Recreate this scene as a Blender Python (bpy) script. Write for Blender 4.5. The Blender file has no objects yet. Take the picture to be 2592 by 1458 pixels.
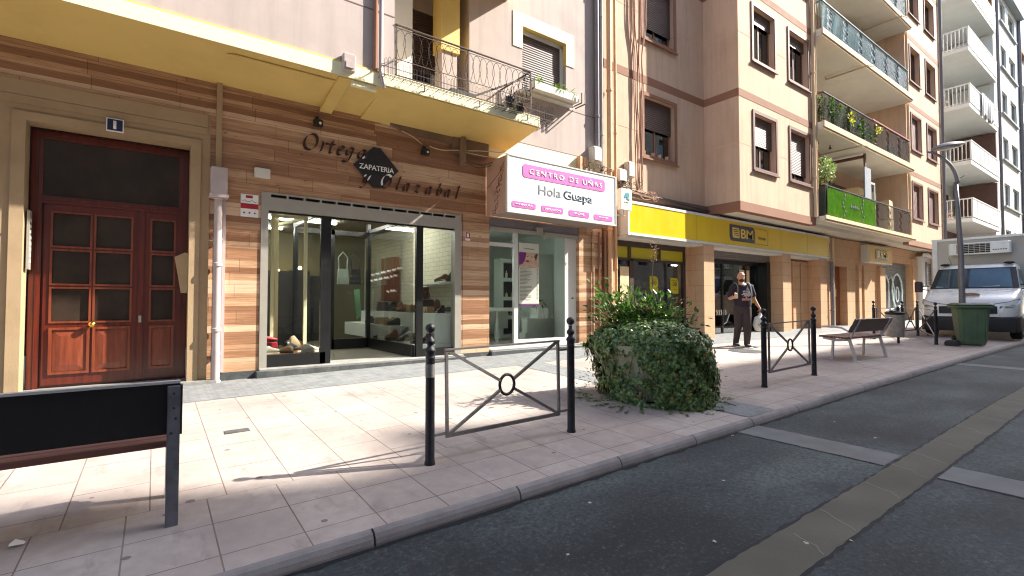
import bpy, bmesh, math, random
from mathutils import Vector, Matrix
R = math.radians
S = bpy.context.scene
COL = S.collection
random.seed(7)

# ------------------------------------------------------------------ camera
FPX = 1242.0; YAW = R(53.9); PITCH = math.atan(36/1242.0); ZC = 1.23
cd = bpy.data.cameras.new("camera"); cam = bpy.data.objects.new("camera", cd); COL.objects.link(cam)
cam.location = (0, 0, ZC)
cam.rotation_euler = (R(90)+PITCH, 0, YAW-R(90))
cd.sensor_width = 36; cd.lens = 36*FPX/2592; cd.clip_start = .05; cd.clip_end = 600
S.camera = cam
# ------------------------------------------------------------------ light
SUN = Vector((1.25, -.51, 1.08)).normalized()
ELEV = math.asin(SUN.z)
w = bpy.data.worlds.new("World"); S.world = w; w.use_nodes = True
nt = w.node_tree; nt.nodes.clear()
sky = nt.nodes.new("ShaderNodeTexSky"); sky.sky_type = 'NISHITA'; sky.sun_disc = False
sky.sun_elevation = ELEV; sky.sun_rotation = math.atan2(SUN.x, SUN.y); sky.air_density = 1.0; sky.dust_density = 1.6
bg = nt.nodes.new("ShaderNodeBackground"); bg.inputs[1].default_value = .15
wo = nt.nodes.new("ShaderNodeOutputWorld")
nt.links.new(sky.outputs[0], bg.inputs[0]); nt.links.new(bg.outputs[0], wo.inputs[0])
sd = bpy.data.lights.new("sun", 'SUN'); so = bpy.data.objects.new("sun", sd); COL.objects.link(so)
sd.energy = 4.0; sd.angle = R(.55); sd.color = (1, .93, .82)
so.rotation_euler = SUN.to_track_quat('Z', 'Y').to_euler()
S.view_settings.view_transform = 'Standard'; S.view_settings.look = 'None'
S.cycles.filter_width = 1.15
S.view_settings.exposure = 1.82; S.view_settings.gamma = 1
S.cycles.max_bounces = 10; S.cycles.transparent_max_bounces = 24; S.cycles.diffuse_bounces = 5
S.cycles.glossy_bounces = 4
S.cycles.use_denoising = True
S.cycles.sample_clamp_indirect = 6
S.cycles.caustics_reflective = False; S.cycles.caustics_refractive = False

# ------------------------------------------------------------------ survey helpers (photo pixel -> point on a real plane)
def ray(u, v):
    r = (u-1296)/FPX; up = -(v-729)/FPX
    f = math.cos(PITCH)-up*math.sin(PITCH); z = math.sin(PITCH)+up*math.cos(PITCH)
    return (r*math.sin(YAW)+f*math.cos(YAW), -r*math.cos(YAW)+f*math.sin(YAW), z)
def W(u, v, Y=8.0):
    d = ray(u, v); t = Y/d[1]; return (t*d[0], ZC+t*d[2])
def WX(u, v, X):
    d = ray(u, v); t = X/d[0]; return (t*d[1], ZC+t*d[2])
def gx(X):
    return .015*(X-1.7) if X < 8 else .0945+.007*(X-8)
KY0, KY1 = 2.60, 2.70          # kerb
def G(X, Y):                   # pavement height
    return gx(X)+.03*(Y-3.35)
def RD(X, Y):                  # road height
    return gx(X)-.0975+.006*(Y-2.6)

# ------------------------------------------------------------------ materials
def C(r, g, b):
    f = lambda c: (c/255/12.92) if c/255 <= .04045 else ((c/255+.055)/1.055)**2.4
    return (f(r), f(g), f(b), 1)
MATS = {}
class NT:
    def __init__(s, name):
        s.m = bpy.data.materials.new(name); s.m.use_nodes = True
        s.t = s.m.node_tree; s.b = s.t.nodes['Principled BSDF']; s.o = s.t.nodes['Material Output']
    def n(s, typ, **kw):
        nd = s.t.nodes.new('ShaderNode'+typ)
        for k, v in kw.items(): setattr(nd, k, v)
        return nd
    def l(s, a, b): s.t.links.new(a, b)
    def val(s, sock, v):
        if hasattr(v, 'links') or hasattr(v, 'is_linked'): s.l(v, sock)
        else: sock.default_value = v
    def pos(s): return s.n('NewGeometry').outputs['Position']
    def xyz(s, vec):
        q = s.n('SeparateXYZ'); s.l(vec, q.inputs[0]); return q.outputs
    def comb(s, x, y, z):
        q = s.n('CombineXYZ')
        for i, a in enumerate((x, y, z)): s.val(q.inputs[i], a)
        return q.outputs[0]
    def math(s, op, a, b=0.0, c=0.0):
        q = s.n('Math', operation=op); s.val(q.inputs[0], a); s.val(q.inputs[1], b); s.val(q.inputs[2], c); return q.outputs[0]
    def noise(s, vec, scale, detail=4, rough=.55, out=0):
        q = s.n('TexNoise'); s.l(vec, q.inputs['Vector']); q.inputs['Scale'].default_value = scale
        q.inputs['Detail'].default_value = detail; q.inputs['Roughness'].default_value = rough; return q.outputs[out]
    def scale(s, vec, v3):
        q = s.n('VectorMath', operation='MULTIPLY'); s.l(vec, q.inputs[0]); q.inputs[1].default_value = v3; return q.outputs[0]
    def mix(s, fac, a, b, typ='MIX'):
        q = s.n('Mix', data_type='RGBA', blend_type=typ); s.val(q.inputs[0], fac); s.val(q.inputs[6], a); s.val(q.inputs[7], b); return q.outputs[2]
    def ramp(s, fac, pts, interp='LINEAR'):
        q = s.n('ValToRGB'); s.l(fac, q.inputs[0]); cr = q.color_ramp; cr.interpolation = interp
        while len(cr.elements) < len(pts): cr.elements.new(.5)
        for e, (p, c) in zip(cr.elements, pts): e.position = p; e.color = c if len(c) == 4 else (*c, 1)
        return q.outputs[0]
    def bump(s, h, strength=.3, dist=.01):
        q = s.n('Bump'); q.inputs['Strength'].default_value = strength; q.inputs['Distance'].default_value = dist
        s.l(h, q.inputs['Height']); s.l(q.outputs[0], s.b.inputs['Normal']); return q
def mat(name, col, rough=.7, metal=0, var=.12, vs=3.0, bs=0, bscale=60, spec=None, coat=0, dirt=None, dscale=1.2, damt=.35, emit=None, estr=1, streak=0):
    """painted or plain surface: base colour with blotchy variation, optional dirt, vertical streaks and fine bump"""
    if name in MATS: return MATS[name]
    n = NT(name); p = n.pos()
    k = n.noise(p, vs, 5)
    dark = tuple(c*(1-var) for c in col[:3])+(1,); lite = tuple(min(1, c*(1+var)) for c in col[:3])+(1,)
    c = n.ramp(k, [(.3, dark), (.7, lite)])
    if dirt:
        d = n.noise(p, dscale, 6, .65); f = n.math('MULTIPLY', n.ramp(d, [(.48, (0, 0, 0)), (.7, (1, 1, 1))]), damt)
        c = n.mix(f, c, dirt)
    if streak:
        d = n.noise(n.scale(p, (7, 7, .5)), 1.0, 5, .6); f = n.math('MULTIPLY', n.ramp(d, [(.45, (0, 0, 0)), (.75, (1, 1, 1))]), streak)
        c = n.mix(f, c, tuple(x*.55 for x in col[:3])+(1,))
    n.l(c, n.b.inputs['Base Color'])
    rr = n.noise(p, vs*4, 3); rr2 = n.math('MULTIPLY_ADD', rr, .25, rough-.12); n.l(rr2, n.b.inputs['Roughness'])
    n.b.inputs['Metallic'].default_value = metal
    if spec is not None: n.b.inputs['Specular IOR Level'].default_value = spec
    if coat: n.b.inputs['Coat Weight'].default_value = coat; n.b.inputs['Coat Roughness'].default_value = .08
    if bs: n.bump(n.noise(p, bscale, 4, .6), bs, .006)
    if emit: n.b.inputs['Emission Color'].default_value = emit; n.b.inputs['Emission Strength'].default_value = estr
    MATS[name] = n.m; return n.m

def glassmat(name, tint=(1, 1, 1, 1), refl=.06, rough=.0):
    n = NT(name); t = n.t; t.nodes.remove(n.b)
    tr = n.n('BsdfTransparent'); tr.inputs[0].default_value = tint
    gl = n.n('BsdfGlossy'); gl.inputs['Roughness'].default_value = rough; gl.inputs[0].default_value = (1, 1, 1, 1)
    fr = n.n('LayerWeight'); fr.inputs[0].default_value = .18
    f = n.math('MULTIPLY_ADD', fr.outputs['Fresnel'], .6, refl)
    mx = n.n('MixShader'); n.l(f, mx.inputs[0]); n.l(tr.outputs[0], mx.inputs[1]); n.l(gl.outputs[0], mx.inputs[2])
    n.l(mx.outputs[0], n.o.inputs[0]); MATS[name] = n.m; return n.m

def wood_tiles():
    n = NT('wood_look_tile'); p = n.pos(); x, y, z = n.xyz(p)
    h = n.math('ADD', x, n.math('MULTIPLY', y, .97))
    HB = .185
    row = n.math('FLOOR', n.math('DIVIDE', z, HB))
    wn = n.n('TexWhiteNoise', noise_dimensions='1D'); n.l(row, wn.inputs['W'])
    hs = n.math('DIVIDE', n.math('ADD', h, n.math('MULTIPLY', wn.outputs[0], .9)), .92)
    cell = n.math('FLOOR', hs)
    wn2 = n.n('TexWhiteNoise', noise_dimensions='2D'); n.l(n.comb(row, cell, 0.0), wn2.inputs['Vector'])
    # sub-boards printed on the tile: alternating pale and dark
    sub = n.math('FLOOR', n.math('DIVIDE', n.math('ADD', z, n.math('MULTIPLY', n.noise(n.scale(p, (.5, .5, 0)), 1.0, 2), .06)), .0925))
    wn3 = n.n('TexWhiteNoise', noise_dimensions='2D'); n.l(n.comb(sub, n.math('FLOOR', n.math('DIVIDE', hs, 6.0)), 0.0), wn3.inputs['Vector'])
    grain = n.noise(n.scale(n.comb(h, n.math('ADD', n.math('MULTIPLY', row, .7), 0.0), z), (1.6, 1, 26)), 1.6, 6, .65)
    t = n.math('ADD', n.math('MULTIPLY', wn3.outputs[0], .50), n.math('MULTIPLY', grain, .50))
    t = n.math('ADD', n.math('MULTIPLY', t, .93), n.math('MULTIPLY', wn2.outputs[0], .07))
    c = n.ramp(t, [(.20, C(128, 90, 64)), (.4, C(156, 114, 84)), (.54, C(188, 150, 116)), (.70, C(214, 184, 154))])
    kn = n.n('TexVoronoi'); n.l(n.scale(n.comb(h, 0.0, z), (1.9, 1, 5.5)), kn.inputs['Vector']); kn.inputs['Scale'].default_value = 1.3
    c = n.mix(n.ramp(kn.outputs['Distance'], [(.03, (.75, .75, .75)), (.09, (0, 0, 0))]), c, C(84, 50, 32))
    jz = n.math('FRACT', n.math('DIVIDE', z, HB)); jx = n.math('FRACT', hs)
    j = n.math('ADD', n.math('LESS_THAN', jz, .022), n.math('LESS_THAN', jx, .006)); j = n.math('MINIMUM', j, 1.0)
    c = n.mix(n.math('MULTIPLY', j, .75), c, C(74, 50, 36)); n.l(c, n.b.inputs['Base Color'])
    n.b.inputs['Roughness'].default_value = .42
    n.bump(n.math('SUBTRACT', n.math('MULTIPLY', grain, .25), j), .35, .004)
    MATS[n.m.name] = n.m; return n.m

def paving():
    n = NT('beige_paving_slabs'); p = n.pos(); x, y, z = n.xyz(p)
    br = n.n('TexBrick'); br.offset = .5; br.offset_frequency = 2
    n.l(n.comb(y, x, 0.0), br.inputs['Vector'])
    br2 = n.n('TexBrick'); br2.offset = .0
    n.l(n.comb(n.math('ADD', x, .11), n.math('ADD', y, -.07), 0.0), br2.inputs['Vector'])
    for b, bw, rh in ((br, .60, .40), (br2, .40, .40)):
        b.inputs['Scale'].default_value = 1; b.inputs['Brick Width'].default_value = bw; b.inputs['Row Height'].default_value = rh
        b.inputs['Mortar Size'].default_value = .0042; b.inputs['Mortar Smooth'].default_value = .2
        b.inputs['Color1'].default_value = (0, 0, 0, 1); b.inputs['Color2'].default_value = (1, 1, 1, 1); b.inputs['Mortar'].default_value = (.5, .5, .5, 1)
        b.inputs['Bias'].default_value = 0
    near = n.math('LESS_THAN', y, 3.67)
    fac = n.mix(near, br.outputs['Fac'], br2.outputs['Fac']); col = n.mix(near, br.outputs['Color'], br2.outputs['Color'])
    a = n.noise(p, 9, 6, .7); b_ = n.noise(p, .9, 5, .6)
    base = n.ramp(a, [(.25, C(158, 147, 140)), (.75, C(183, 172, 163))])
    base = n.mix(n.math('MULTIPLY', n.xyz(col)[0], .28), base, C(152, 138, 131))
    base = n.mix(n.math('MULTIPLY', n.ramp(b_, [(.42, (0, 0, 0)), (.66, (1, 1, 1))]), .6), base, C(132, 120, 116))
    dd = n.noise(n.scale(p, (1, .35, 1)), 5, 7, .7); base = n.mix(n.ramp(dd, [(.56, (0, 0, 0)), (.74, (.6, .6, .6))]), base, C(112, 100, 96))
    # chewing gum and oil spots
    vo = n.n('TexVoronoi'); n.l(n.scale(p, (1, 1, 0)), vo.inputs['Vector']); vo.inputs['Scale'].default_value = 4.2
    wn = n.n('TexWhiteNoise', noise_dimensions='3D'); n.l(vo.outputs['Position'], wn.inputs['Vector'])
    sp = n.math('MULTIPLY', n.math('LESS_THAN', n.math('ADD', vo.outputs['Distance'], n.math('MULTIPLY', a, .04)), n.math('MULTIPLY_ADD', wn.outputs[0], .15, -.01)), n.math('GREATER_THAN', wn.outputs[0], .45))
    base = n.mix(n.math('MULTIPLY', sp, .72), base, C(84, 76, 74))
    mort = n.math('MULTIPLY', fac, n.math('MULTIPLY_ADD', n.noise(p, 1.7, 3), 1.1, .25))
    base = n.mix(mort, base, C(98, 84, 76))
    n.l(base, n.b.inputs['Base Color']); n.b.inputs['Roughness'].default_value = .8
    f2 = n.xyz(fac)[0]
    n.bump(n.math('SUBTRACT', n.math('MULTIPLY', n.noise(p, 130, 4, .7), .35), f2), .5, .004)
    MATS[n.m.name] = n.m; return n.m

def small_tiles():
    n = NT('grey_dimpled_tiles'); p = n.pos(); x, y, z = n.xyz(p)
    def fr(v, s): return n.math('ABSOLUTE', n.math('SUBTRACT', n.math('FRACT', n.math('DIVIDE', v, s)), .5))
    d = n.math('MULTIPLY', n.math('LESS_THAN', fr(x, .10), .17), n.math('LESS_THAN', fr(y, .10), .17))
    br = n.n('TexBrick'); br.offset = 0; n.l(n.comb(x, y, 0.0), br.inputs['Vector'])
    for k, v in (('Scale', 1), ('Brick Width', .3), ('Row Height', .3), ('Mortar Size', .003)): br.inputs[k].default_value = v
    a = n.noise(p, 6, 6, .65)
    base = n.ramp(a, [(.3, C(102, 106, 108)), (.72, C(138, 140, 140))])
    base = n.mix(n.math('MULTIPLY', d, .4), base, C(84, 86, 88)); base = n.mix(n.math('MULTIPLY', br.outputs['Fac'], .5), base, C(88, 88, 88))
    n.l(base, n.b.inputs['Base Color']); n.b.inputs['Roughness'].default_value = .75
    n.bump(d, .4, .004); MATS[n.m.name] = n.m; return n.m

def x_(n, p): return n.xyz(p)[0]
def y_(n, p): return n.xyz(p)[1]
def asphalt():
    n = NT('worn_asphalt'); p = n.pos()
    a = n.noise(n.scale(p, (.6, 1.1, 1)), .8, 7, .55); b = n.noise(p, 34, 8, .85); sp = n.n('TexVoronoi'); n.l(p, sp.inputs['Vector']); sp.inputs['Scale'].default_value = 75
    base = n.ramp(a, [(.36, C(28, 32, 35)), (.45, C(46, 53, 56)), (.53, C(60, 69, 71)), (.64, C(80, 91, 90))])
    base = n.mix(n.ramp(b, [(.38, (.9, .9, .9)), (.54, (0, 0, 0))]), base, C(22, 25, 28))
    base = n.mix(n.ramp(b, [(.56, (0, 0, 0)), (.70, (.8, .8, .8))]), base, C(112, 118, 116))
    ck = n.n('TexVoronoi', feature='DISTANCE_TO_EDGE'); n.l(n.comb(n.math('ADD', x_(n, p), n.math('MULTIPLY', a, .9)), n.math('ADD', y_(n, p), n.math('MULTIPLY', n.noise(p, 3, 5), .35)), 0.0), ck.inputs['Vector']); ck.inputs['Scale'].default_value = .55
    base = n.mix(n.ramp(ck.outputs['Distance'], [(.002, (.35, .35, .35)), (.006, (0, 0, 0))]), base, C(18, 20, 23))
    base = n.mix(n.math('MULTIPLY', n.ramp(sp.outputs['Color'], [(.86, (0, 0, 0)), (.99, (1, 1, 1))]), .16), base, C(130, 132, 130))
    cr = n.noise(p, 2.2, 9, .7); base = n.mix(n.ramp(cr, [(.60, (0, 0, 0)), (.66, (.7, .7, .7))]), base, C(38, 42, 47))
    s2 = n.n('TexVoronoi'); n.l(p, s2.inputs['Vector']); s2.inputs['Scale'].default_value = 5.5
    base = n.mix(n.ramp(n.math('ADD', s2.outputs['Distance'], n.math('MULTIPLY', b, .05)), [(.030, (.5, .5, .5)), (.042, (0, 0, 0))]), base, C(120, 122, 118))
    n.l(base, n.b.inputs['Base Color']); n.b.inputs['Roughness'].default_value = .85
    n.bump(n.math('ADD', n.noise(p, 210, 3, .7), n.math('MULTIPLY', b, .5)), .35, .004); MATS[n.m.name] = n.m; return n.m

def tiled_stone(name, col, tw, th, jc, ox=0, oz=0, var=.1):
    n = NT(name); p = n.pos(); x, y, z = n.xyz(p)
    br = n.n('TexBrick'); br.offset = .5; n.l(n.comb(n.math('ADD', n.math('ADD', x, y), ox), n.math('ADD', z, oz), 0.0), br.inputs['Vector'])
    for k, v in (('Scale', 1), ('Brick Width', tw), ('Row Height', th), ('Mortar Size', .005), ('Mortar Smooth', .2)): br.inputs[k].default_value = v
    br.inputs['Color1'].default_value = (0, 0, 0, 1); br.inputs['Color2'].default_value = (1, 1, 1, 1)
    a = n.noise(p, 5, 6, .65)
    base = n.ramp(a, [(.3, tuple(c*(1-var) for c in col[:3])+(1,)), (.7, tuple(c*(1+var) for c in col[:3])+(1,))])
    base = n.mix(n.math('MULTIPLY', n.xyz(br.outputs['Color'])[0], .22), base, tuple(c*.72 for c in col[:3])+(1,))
    base = n.mix(n.math('MULTIPLY', br.outputs['Fac'], .8), base, jc)
    n.l(base, n.b.inputs['Base Color']); n.b.inputs['Roughness'].default_value = .7
    n.bump(n.math('SUBTRACT', n.math('MULTIPLY', n.noise(p, 90, 3), .3), br.outputs['Fac']), .4, .004)
    MATS[name] = n.m; return n.m

def slatmat(name, col, pitch, axis='z', depth=.5, rough=.5, dark=.35, metal=0):
    """slats or corrugation: bump and thin joints every `pitch` metres"""
    n = NT(name); p = n.pos(); x, y, z = n.xyz(p)
    v = z if axis == 'z' else n.math('ADD', x, y)
    f = n.math('FRACT', n.math('DIVIDE', v, pitch))
    k = n.noise(p, 4, 4)
    base = n.ramp(k, [(.3, tuple(c*.88 for c in col[:3])+(1,)), (.7, tuple(min(1, c*1.1) for c in col[:3])+(1,))])
    base = n.mix(n.math('MULTIPLY', n.math('LESS_THAN', f, .16), 1-dark), base, tuple(c*.3 for c in col[:3])+(1,))
    n.l(base, n.b.inputs['Base Color']); n.b.inputs['Roughness'].default_value = rough; n.b.inputs['Metallic'].default_value = metal
    n.bump(n.math('SINE', n.math('MULTIPLY', f, math.pi)), depth, pitch*.3); MATS[name] = n.m; return n.m

def leafmat(name, a, b, c, scale=28, rough=.38, trans=.25):
    n = NT(name); p = n.pos()
    wn = n.noise(p, scale, 2, .5)
    col = n.ramp(wn, [(.3, a), (.5, b), (.72, c)])
    n.l(col, n.b.inputs['Base Color']); n.b.inputs['Roughness'].default_value = rough
    tl = n.n('BsdfTranslucent'); n.l(col, tl.inputs[0]); mx = n.n('MixShader'); mx.inputs[0].default_value = trans
    n.l(n.b.outputs[0], mx.inputs[1]); n.l(tl.outputs[0], mx.inputs[2]); n.l(mx.outputs[0], n.o.inputs[0])
    MATS[name] = n.m; return n.m

def woodmat(name, a, b, rough=.45, sc=(30, 30, 2.2), coat=0):
    n = NT(name); p = n.pos()
    g = n.noise(n.scale(p, sc), 1.0, 6, .6)
    n.l(n.ramp(g, [(.25, a), (.75, b)]), n.b.inputs['Base Color']); n.b.inputs['Roughness'].default_value = rough
    if coat: n.b.inputs['Coat Weight'].default_value = coat; n.b.inputs['Coat Roughness'].default_value = .15
    n.bump(g, .12, .003); MATS[name] = n.m; return n.m

M_WOODTILE = wood_tiles(); M_PAVE = paving(); M_STILE = small_tiles(); M_ASPH = asphalt()
M_KERB = mat('grey_concrete_kerb', C(138, 132, 130), .85, var=.15, vs=7, bs=.4, bscale=90, dirt=C(80, 76, 74))
M_STRIP = mat('pale_concrete_strip', C(106, 108, 108), .85, var=.16, vs=5, bs=.5, bscale=80, dirt=C(92, 88, 80), damt=.6)
M_STRIP2 = mat('ochre_concrete_channel', C(86, 83, 72), .85, var=.2, vs=2.2, bs=.5, bscale=80, dirt=C(74, 72, 62), damt=.7)
M_MAUVE = mat('mauve_grey_render', C(190, 176, 170), .85, var=.05, vs=1.2, bs=.25, bscale=120, streak=.36, dirt=C(150, 138, 134), dscale=.9, damt=.3)
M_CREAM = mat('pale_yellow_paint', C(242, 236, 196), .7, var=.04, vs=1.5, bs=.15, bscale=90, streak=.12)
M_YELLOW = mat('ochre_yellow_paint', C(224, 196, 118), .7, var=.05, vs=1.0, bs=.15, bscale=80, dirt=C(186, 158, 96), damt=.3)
M_BEIGE = mat('beige_stone_render', C(172, 148, 116), .8, var=.06, vs=1.4, bs=.25, bscale=70, dirt=C(132, 108, 82), damt=.4)
M_PLINTH = mat('dark_granite', C(70, 74, 76), .55, var=.25, vs=30, bs=.15, dirt=C(110, 110, 106), dscale=4, damt=.6)
M_STEP = mat('pale_granite_step', C(142, 142, 138), .6, var=.12, vs=18, bs=.15, dirt=C(90, 88, 84), dscale=3, damt=.5)
M_SALMON = mat('salmon_render', C(214, 184, 158), .85, var=.05, vs=1.0, bs=.3, bscale=110, dirt=C(184, 148, 122), dscale=.8, damt=.4, streak=.4)
M_SALM2 = mat('brown_rose_band', C(150, 108, 86), .85, var=.06, vs=1.5, bs=.2)
M_SOFFIT = mat('off_white_soffit', C(222, 218, 206), .85, var=.05, vs=1.0, bs=.1, dirt=C(190, 178, 156), damt=.3)
M_SLABW = mat('cream_slab_edge', C(222, 198, 160), .8, var=.06, vs=2, bs=.2, dirt=C(170, 140, 110), dscale=2, damt=.4)
M_SCORE = mat('scored_joint', C(222, 184, 152), .85, var=.05)
M_GLAZ = mat('mauve_joint', C(122, 108, 106), .85, var=.05)
M_SAND = tiled_stone('sandstone_tiles', C(204, 166, 130), .6, .42, C(150, 110, 78), var=.07)
M_WHITE = mat('white_render', C(226, 228, 224), .8, var=.04, vs=1.2, bs=.15, streak=.12)
M_BRICKD = tiled_stone('brown_brick', C(122, 90, 80), .24, .07, C(90, 70, 64), var=.12)
M_WPAINT = mat('white_paint_metal', C(214, 216, 212), .45, var=.04, vs=2)
M_ALU = mat('grey_aluminium', C(168, 164, 154), .45, metal=.25, var=.06, vs=3)
M_BLACKF = mat('black_frame', C(24, 25, 26), .35, var=.2, vs=4)
M_DARKM = mat('black_cast_iron', C(38, 38, 44), .42, metal=.5, var=.3, vs=20, bs=.5, bscale=160, dirt=C(62, 60, 62), dscale=9, damt=.5)
M_GREYM = mat('grey_galvanised_bar', C(112, 110, 110), .5, metal=.5, var=.2, vs=25, bs=.3, bscale=120)
M_RAILM = mat('wrought_iron', C(58, 46, 46), .55, metal=.4, var=.2)
M_SHUT = slatmat('brown_roller_slats', C(84, 66, 62), .05, 'z', .7)
M_SHUTG = slatmat('grey_roller_slats', C(112, 108, 106), .06, 'z', .7)
M_SHUTR = slatmat('maroon_roller_slats', C(104, 66, 66), .05, 'z', .6)
M_WINFR = mat('brown_window_frame', C(118, 86, 78), .6, var=.1)
M_WINGL = glassmat('window_glass', (.25, .27, .29, 1), .12)
M_GLASS = glassmat('shop_glass', (.92, .95, .93, 1), .02)
M_GLASSC = glassmat('tinted_glass', (.45, .5, .52, 1), .10)
M_MAHOG = woodmat('varnished_mahogany', C(66, 20, 11), C(112, 40, 22), .32, (26, 26, 2.0), .35)
M_MAHOGL = woodmat('pale_mahogany', C(96, 40, 24), C(146, 74, 46), .35, (22, 22, 2.2), .3)
M_DOORGL = mat('dark_door_glass', C(56, 46, 38), .18, var=.35, vs=2, spec=.35)
M_BRASS = mat('polished_brass', C(224, 178, 82), .22, metal=1, var=.05)
M_PIPE = mat('lilac_painted_pipe', C(186, 172, 170), .6, var=.08, vs=5)
M_PIPEG = mat('grey_drainpipe', C(120, 118, 124), .55, var=.1, vs=4)
M_PIPEO = mat('orange_beige_pipe', C(206, 166, 126), .6, var=.08, vs=4)
M_CABLE = mat('salmon_cable', C(176, 138, 116), .7, var=.15, vs=8)
M_CABLEB = mat('dusty_dark_cable', C(84, 70, 62), .7, var=.3, vs=9)
M_CABLEW = mat('pale_cable', C(206, 186, 156), .7, var=.1)
M_PLW = mat('white_plastic', C(222, 220, 210), .4, var=.03, vs=6)
M_PLB = mat('black_plastic', C(30, 28, 28), .45, var=.15)
M_SIGNW = mat('white_sign_panel', C(236, 238, 236), .35, var=.03, dirt=C(206, 200, 190), dscale=1.8, damt=.4, streak=.1)
M_PINK = mat('pink_vinyl', C(222, 110, 186), .4, var=.02)
M_SLATE = mat('slate_blue_vinyl', C(74, 90, 112), .4, var=.03)
M_TXTW = mat('white_vinyl', C(240, 240, 238), .4, var=.01)
M_TXTB = mat('black_vinyl', C(28, 26, 26), .4, var=.05)
M_LETTER = mat('dark_brown_letters', C(58, 32, 22), .5, var=.1)
M_BLK = mat('matt_black_panel', C(34, 32, 36), .45, var=.1)
M_YSIGN = mat('vivid_yellow_panel', C(226, 192, 14), .35, var=.05, vs=.8, spec=.35, streak=.16)
M_YSIGN2 = mat('yellow_green_vinyl', C(188, 176, 30), .4, var=.03)
M_NAVY = mat('navy_enamel', C(26, 34, 66), .3, var=.05)
M_LOGOB = mat('dark_blue_logo', C(48, 58, 76), .4, var=.04)
M_LOGOY = mat('pale_yellow_logo', C(236, 204, 92), .4, var=.03)
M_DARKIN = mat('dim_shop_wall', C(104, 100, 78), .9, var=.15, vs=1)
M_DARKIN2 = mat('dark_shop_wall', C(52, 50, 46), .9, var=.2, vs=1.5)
M_WHITEIN = mat('white_shop_wall', C(218, 222, 216), .85, var=.04)
M_FLOORIN = mat('grey_shop_floor', C(128, 124, 112), .5, var=.1, vs=3)
M_BRICKW = tiled_stone('white_painted_brick', C(206, 202, 180), .26, .09, C(150, 146, 128), var=.08)
M_TUBE = mat('lit_tube', (1, 1, 1, 1), .5, emit=(1, .98, .9, 1), estr=15)
M_TUBEB = mat('lit_tube_small', (1, 1, 1, 1), .5, emit=(1, .98, .9, 1), estr=14)
M_WARM = mat('warm_spot_lamp', (1, 1, 1, 1), .5, emit=(1, .7, .3, 1), estr=20)
M_SOIL = mat('dark_soil', C(60, 46, 36), .95, var=.3, vs=30, bs=.6)
M_POT = mat('weathered_concrete_pot', C(150, 148, 122), .85, var=.15, vs=5, bs=.5, bscale=50, dirt=C(92, 92, 70), dscale=3, damt=.6)
M_IVY = leafmat('ivy_leaves', C(44, 66, 34), C(86, 112, 62), C(146, 166, 96), 24, .30, .3)
M_SHRUB = leafmat('glossy_shrub_leaves', C(30, 60, 22), C(62, 104, 36), C(128, 160, 62), 20, .25, .3)
M_PLANT = leafmat('balcony_leaves', C(30, 54, 24), C(70, 104, 44), C(130, 158, 76), 14, .4, .3)
M_TWIG = mat('brown_twig', C(112, 88, 74), .8, var=.2, vs=30)
M_TWIGL = leafmat('reddish_bud_leaves', C(96, 60, 50), C(168, 124, 112), C(206, 176, 150), 30, .5, .3)
M_BENCHW = woodmat('dark_brown_slats', C(52, 34, 30), C(84, 56, 50), .5, (3, 40, 40))
M_BENCHK = mat('black_bench_back', C(24, 22, 24), .55, var=.2, vs=6)
M_BENCHS = woodmat('red_brown_slat', C(90, 56, 48), C(128, 84, 74), .55, (3, 40, 40))
M_BENCHL = mat('pale_grey_cast_leg', C(186, 184, 184), .5, metal=.3, var=.1, vs=9)
M_GREENB = mat('dull_green_plastic', C(84, 108, 80), .5, var=.12, vs=4, dirt=C(84, 92, 72), dscale=3, damt=.4)
M_BINM = mat('mottled_steel_bin', C(150, 144, 136), .6, metal=.15, var=.25, vs=12, bs=.2)
M_TRUCKW = mat('white_truck_paint', C(236, 236, 234), .28, var=.03, vs=1, coat=.6, dirt=C(180, 176, 166), dscale=1.5, damt=.25)
M_TRUCKB = mat('cream_box_panel', C(190, 186, 176), .5, var=.05, vs=1.5, dirt=C(160, 148, 130), damt=.35)
M_TRUCKK = mat('black_bumper_plastic', C(26, 27, 30), .55, var=.15, vs=6)
M_WSCR = mat('blue_windscreen', C(52, 78, 92), .05, var=.35, vs=1.2, spec=.8)
M_TYRE = mat('tyre_rubber', C(24, 24, 25), .85, var=.15, vs=20)
M_CHROME = mat('headlamp_glass', C(170, 176, 180), .1, metal=.6, var=.2, vs=10)

# ------------------------------------------------------------------ object helpers
def tag(o, label=None, cat=None, group=None, kind=None):
    if label: o['label'] = label
    if cat: o['category'] = cat
    if group: o['group'] = group
    if kind: o['kind'] = kind
    return o
def thing(name, label, cat, loc=(0, 0, 0), group=None):
    o = bpy.data.objects.new(name, None); COL.objects.link(o); o.location = loc; o.empty_display_size = .1
    return tag(o, label, cat, group)
def origin_of(o):
    while o.parent: o = o.parent
    return Vector(o.location)
def place(name, me, m, parent=None, origin=None):
    me.materials.clear(); me.materials.append(m)
    ob = bpy.data.objects.new(name, me); COL.objects.link(ob)
    if parent is not None:
        me.transform(Matrix.Translation(-origin_of(parent))); ob.parent = parent
    else:
        if origin is None:
            xs = [v.co for v in me.vertices]
            origin = Vector(((min(v.x for v in xs)+max(v.x for v in xs))/2, (min(v.y for v in xs)+max(v.y for v in xs))/2, min(v.z for v in xs)))
        origin = Vector(origin); me.transform(Matrix.Translation(-origin)); ob.location = origin
    return ob
def copy_tree(o, parent=None):
    c = o.copy(); COL.objects.link(c)
    if parent is not None: c.parent = parent
    for ch in [x for x in COL.objects if x.parent == o]: copy_tree(ch, c)
    return c

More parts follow.
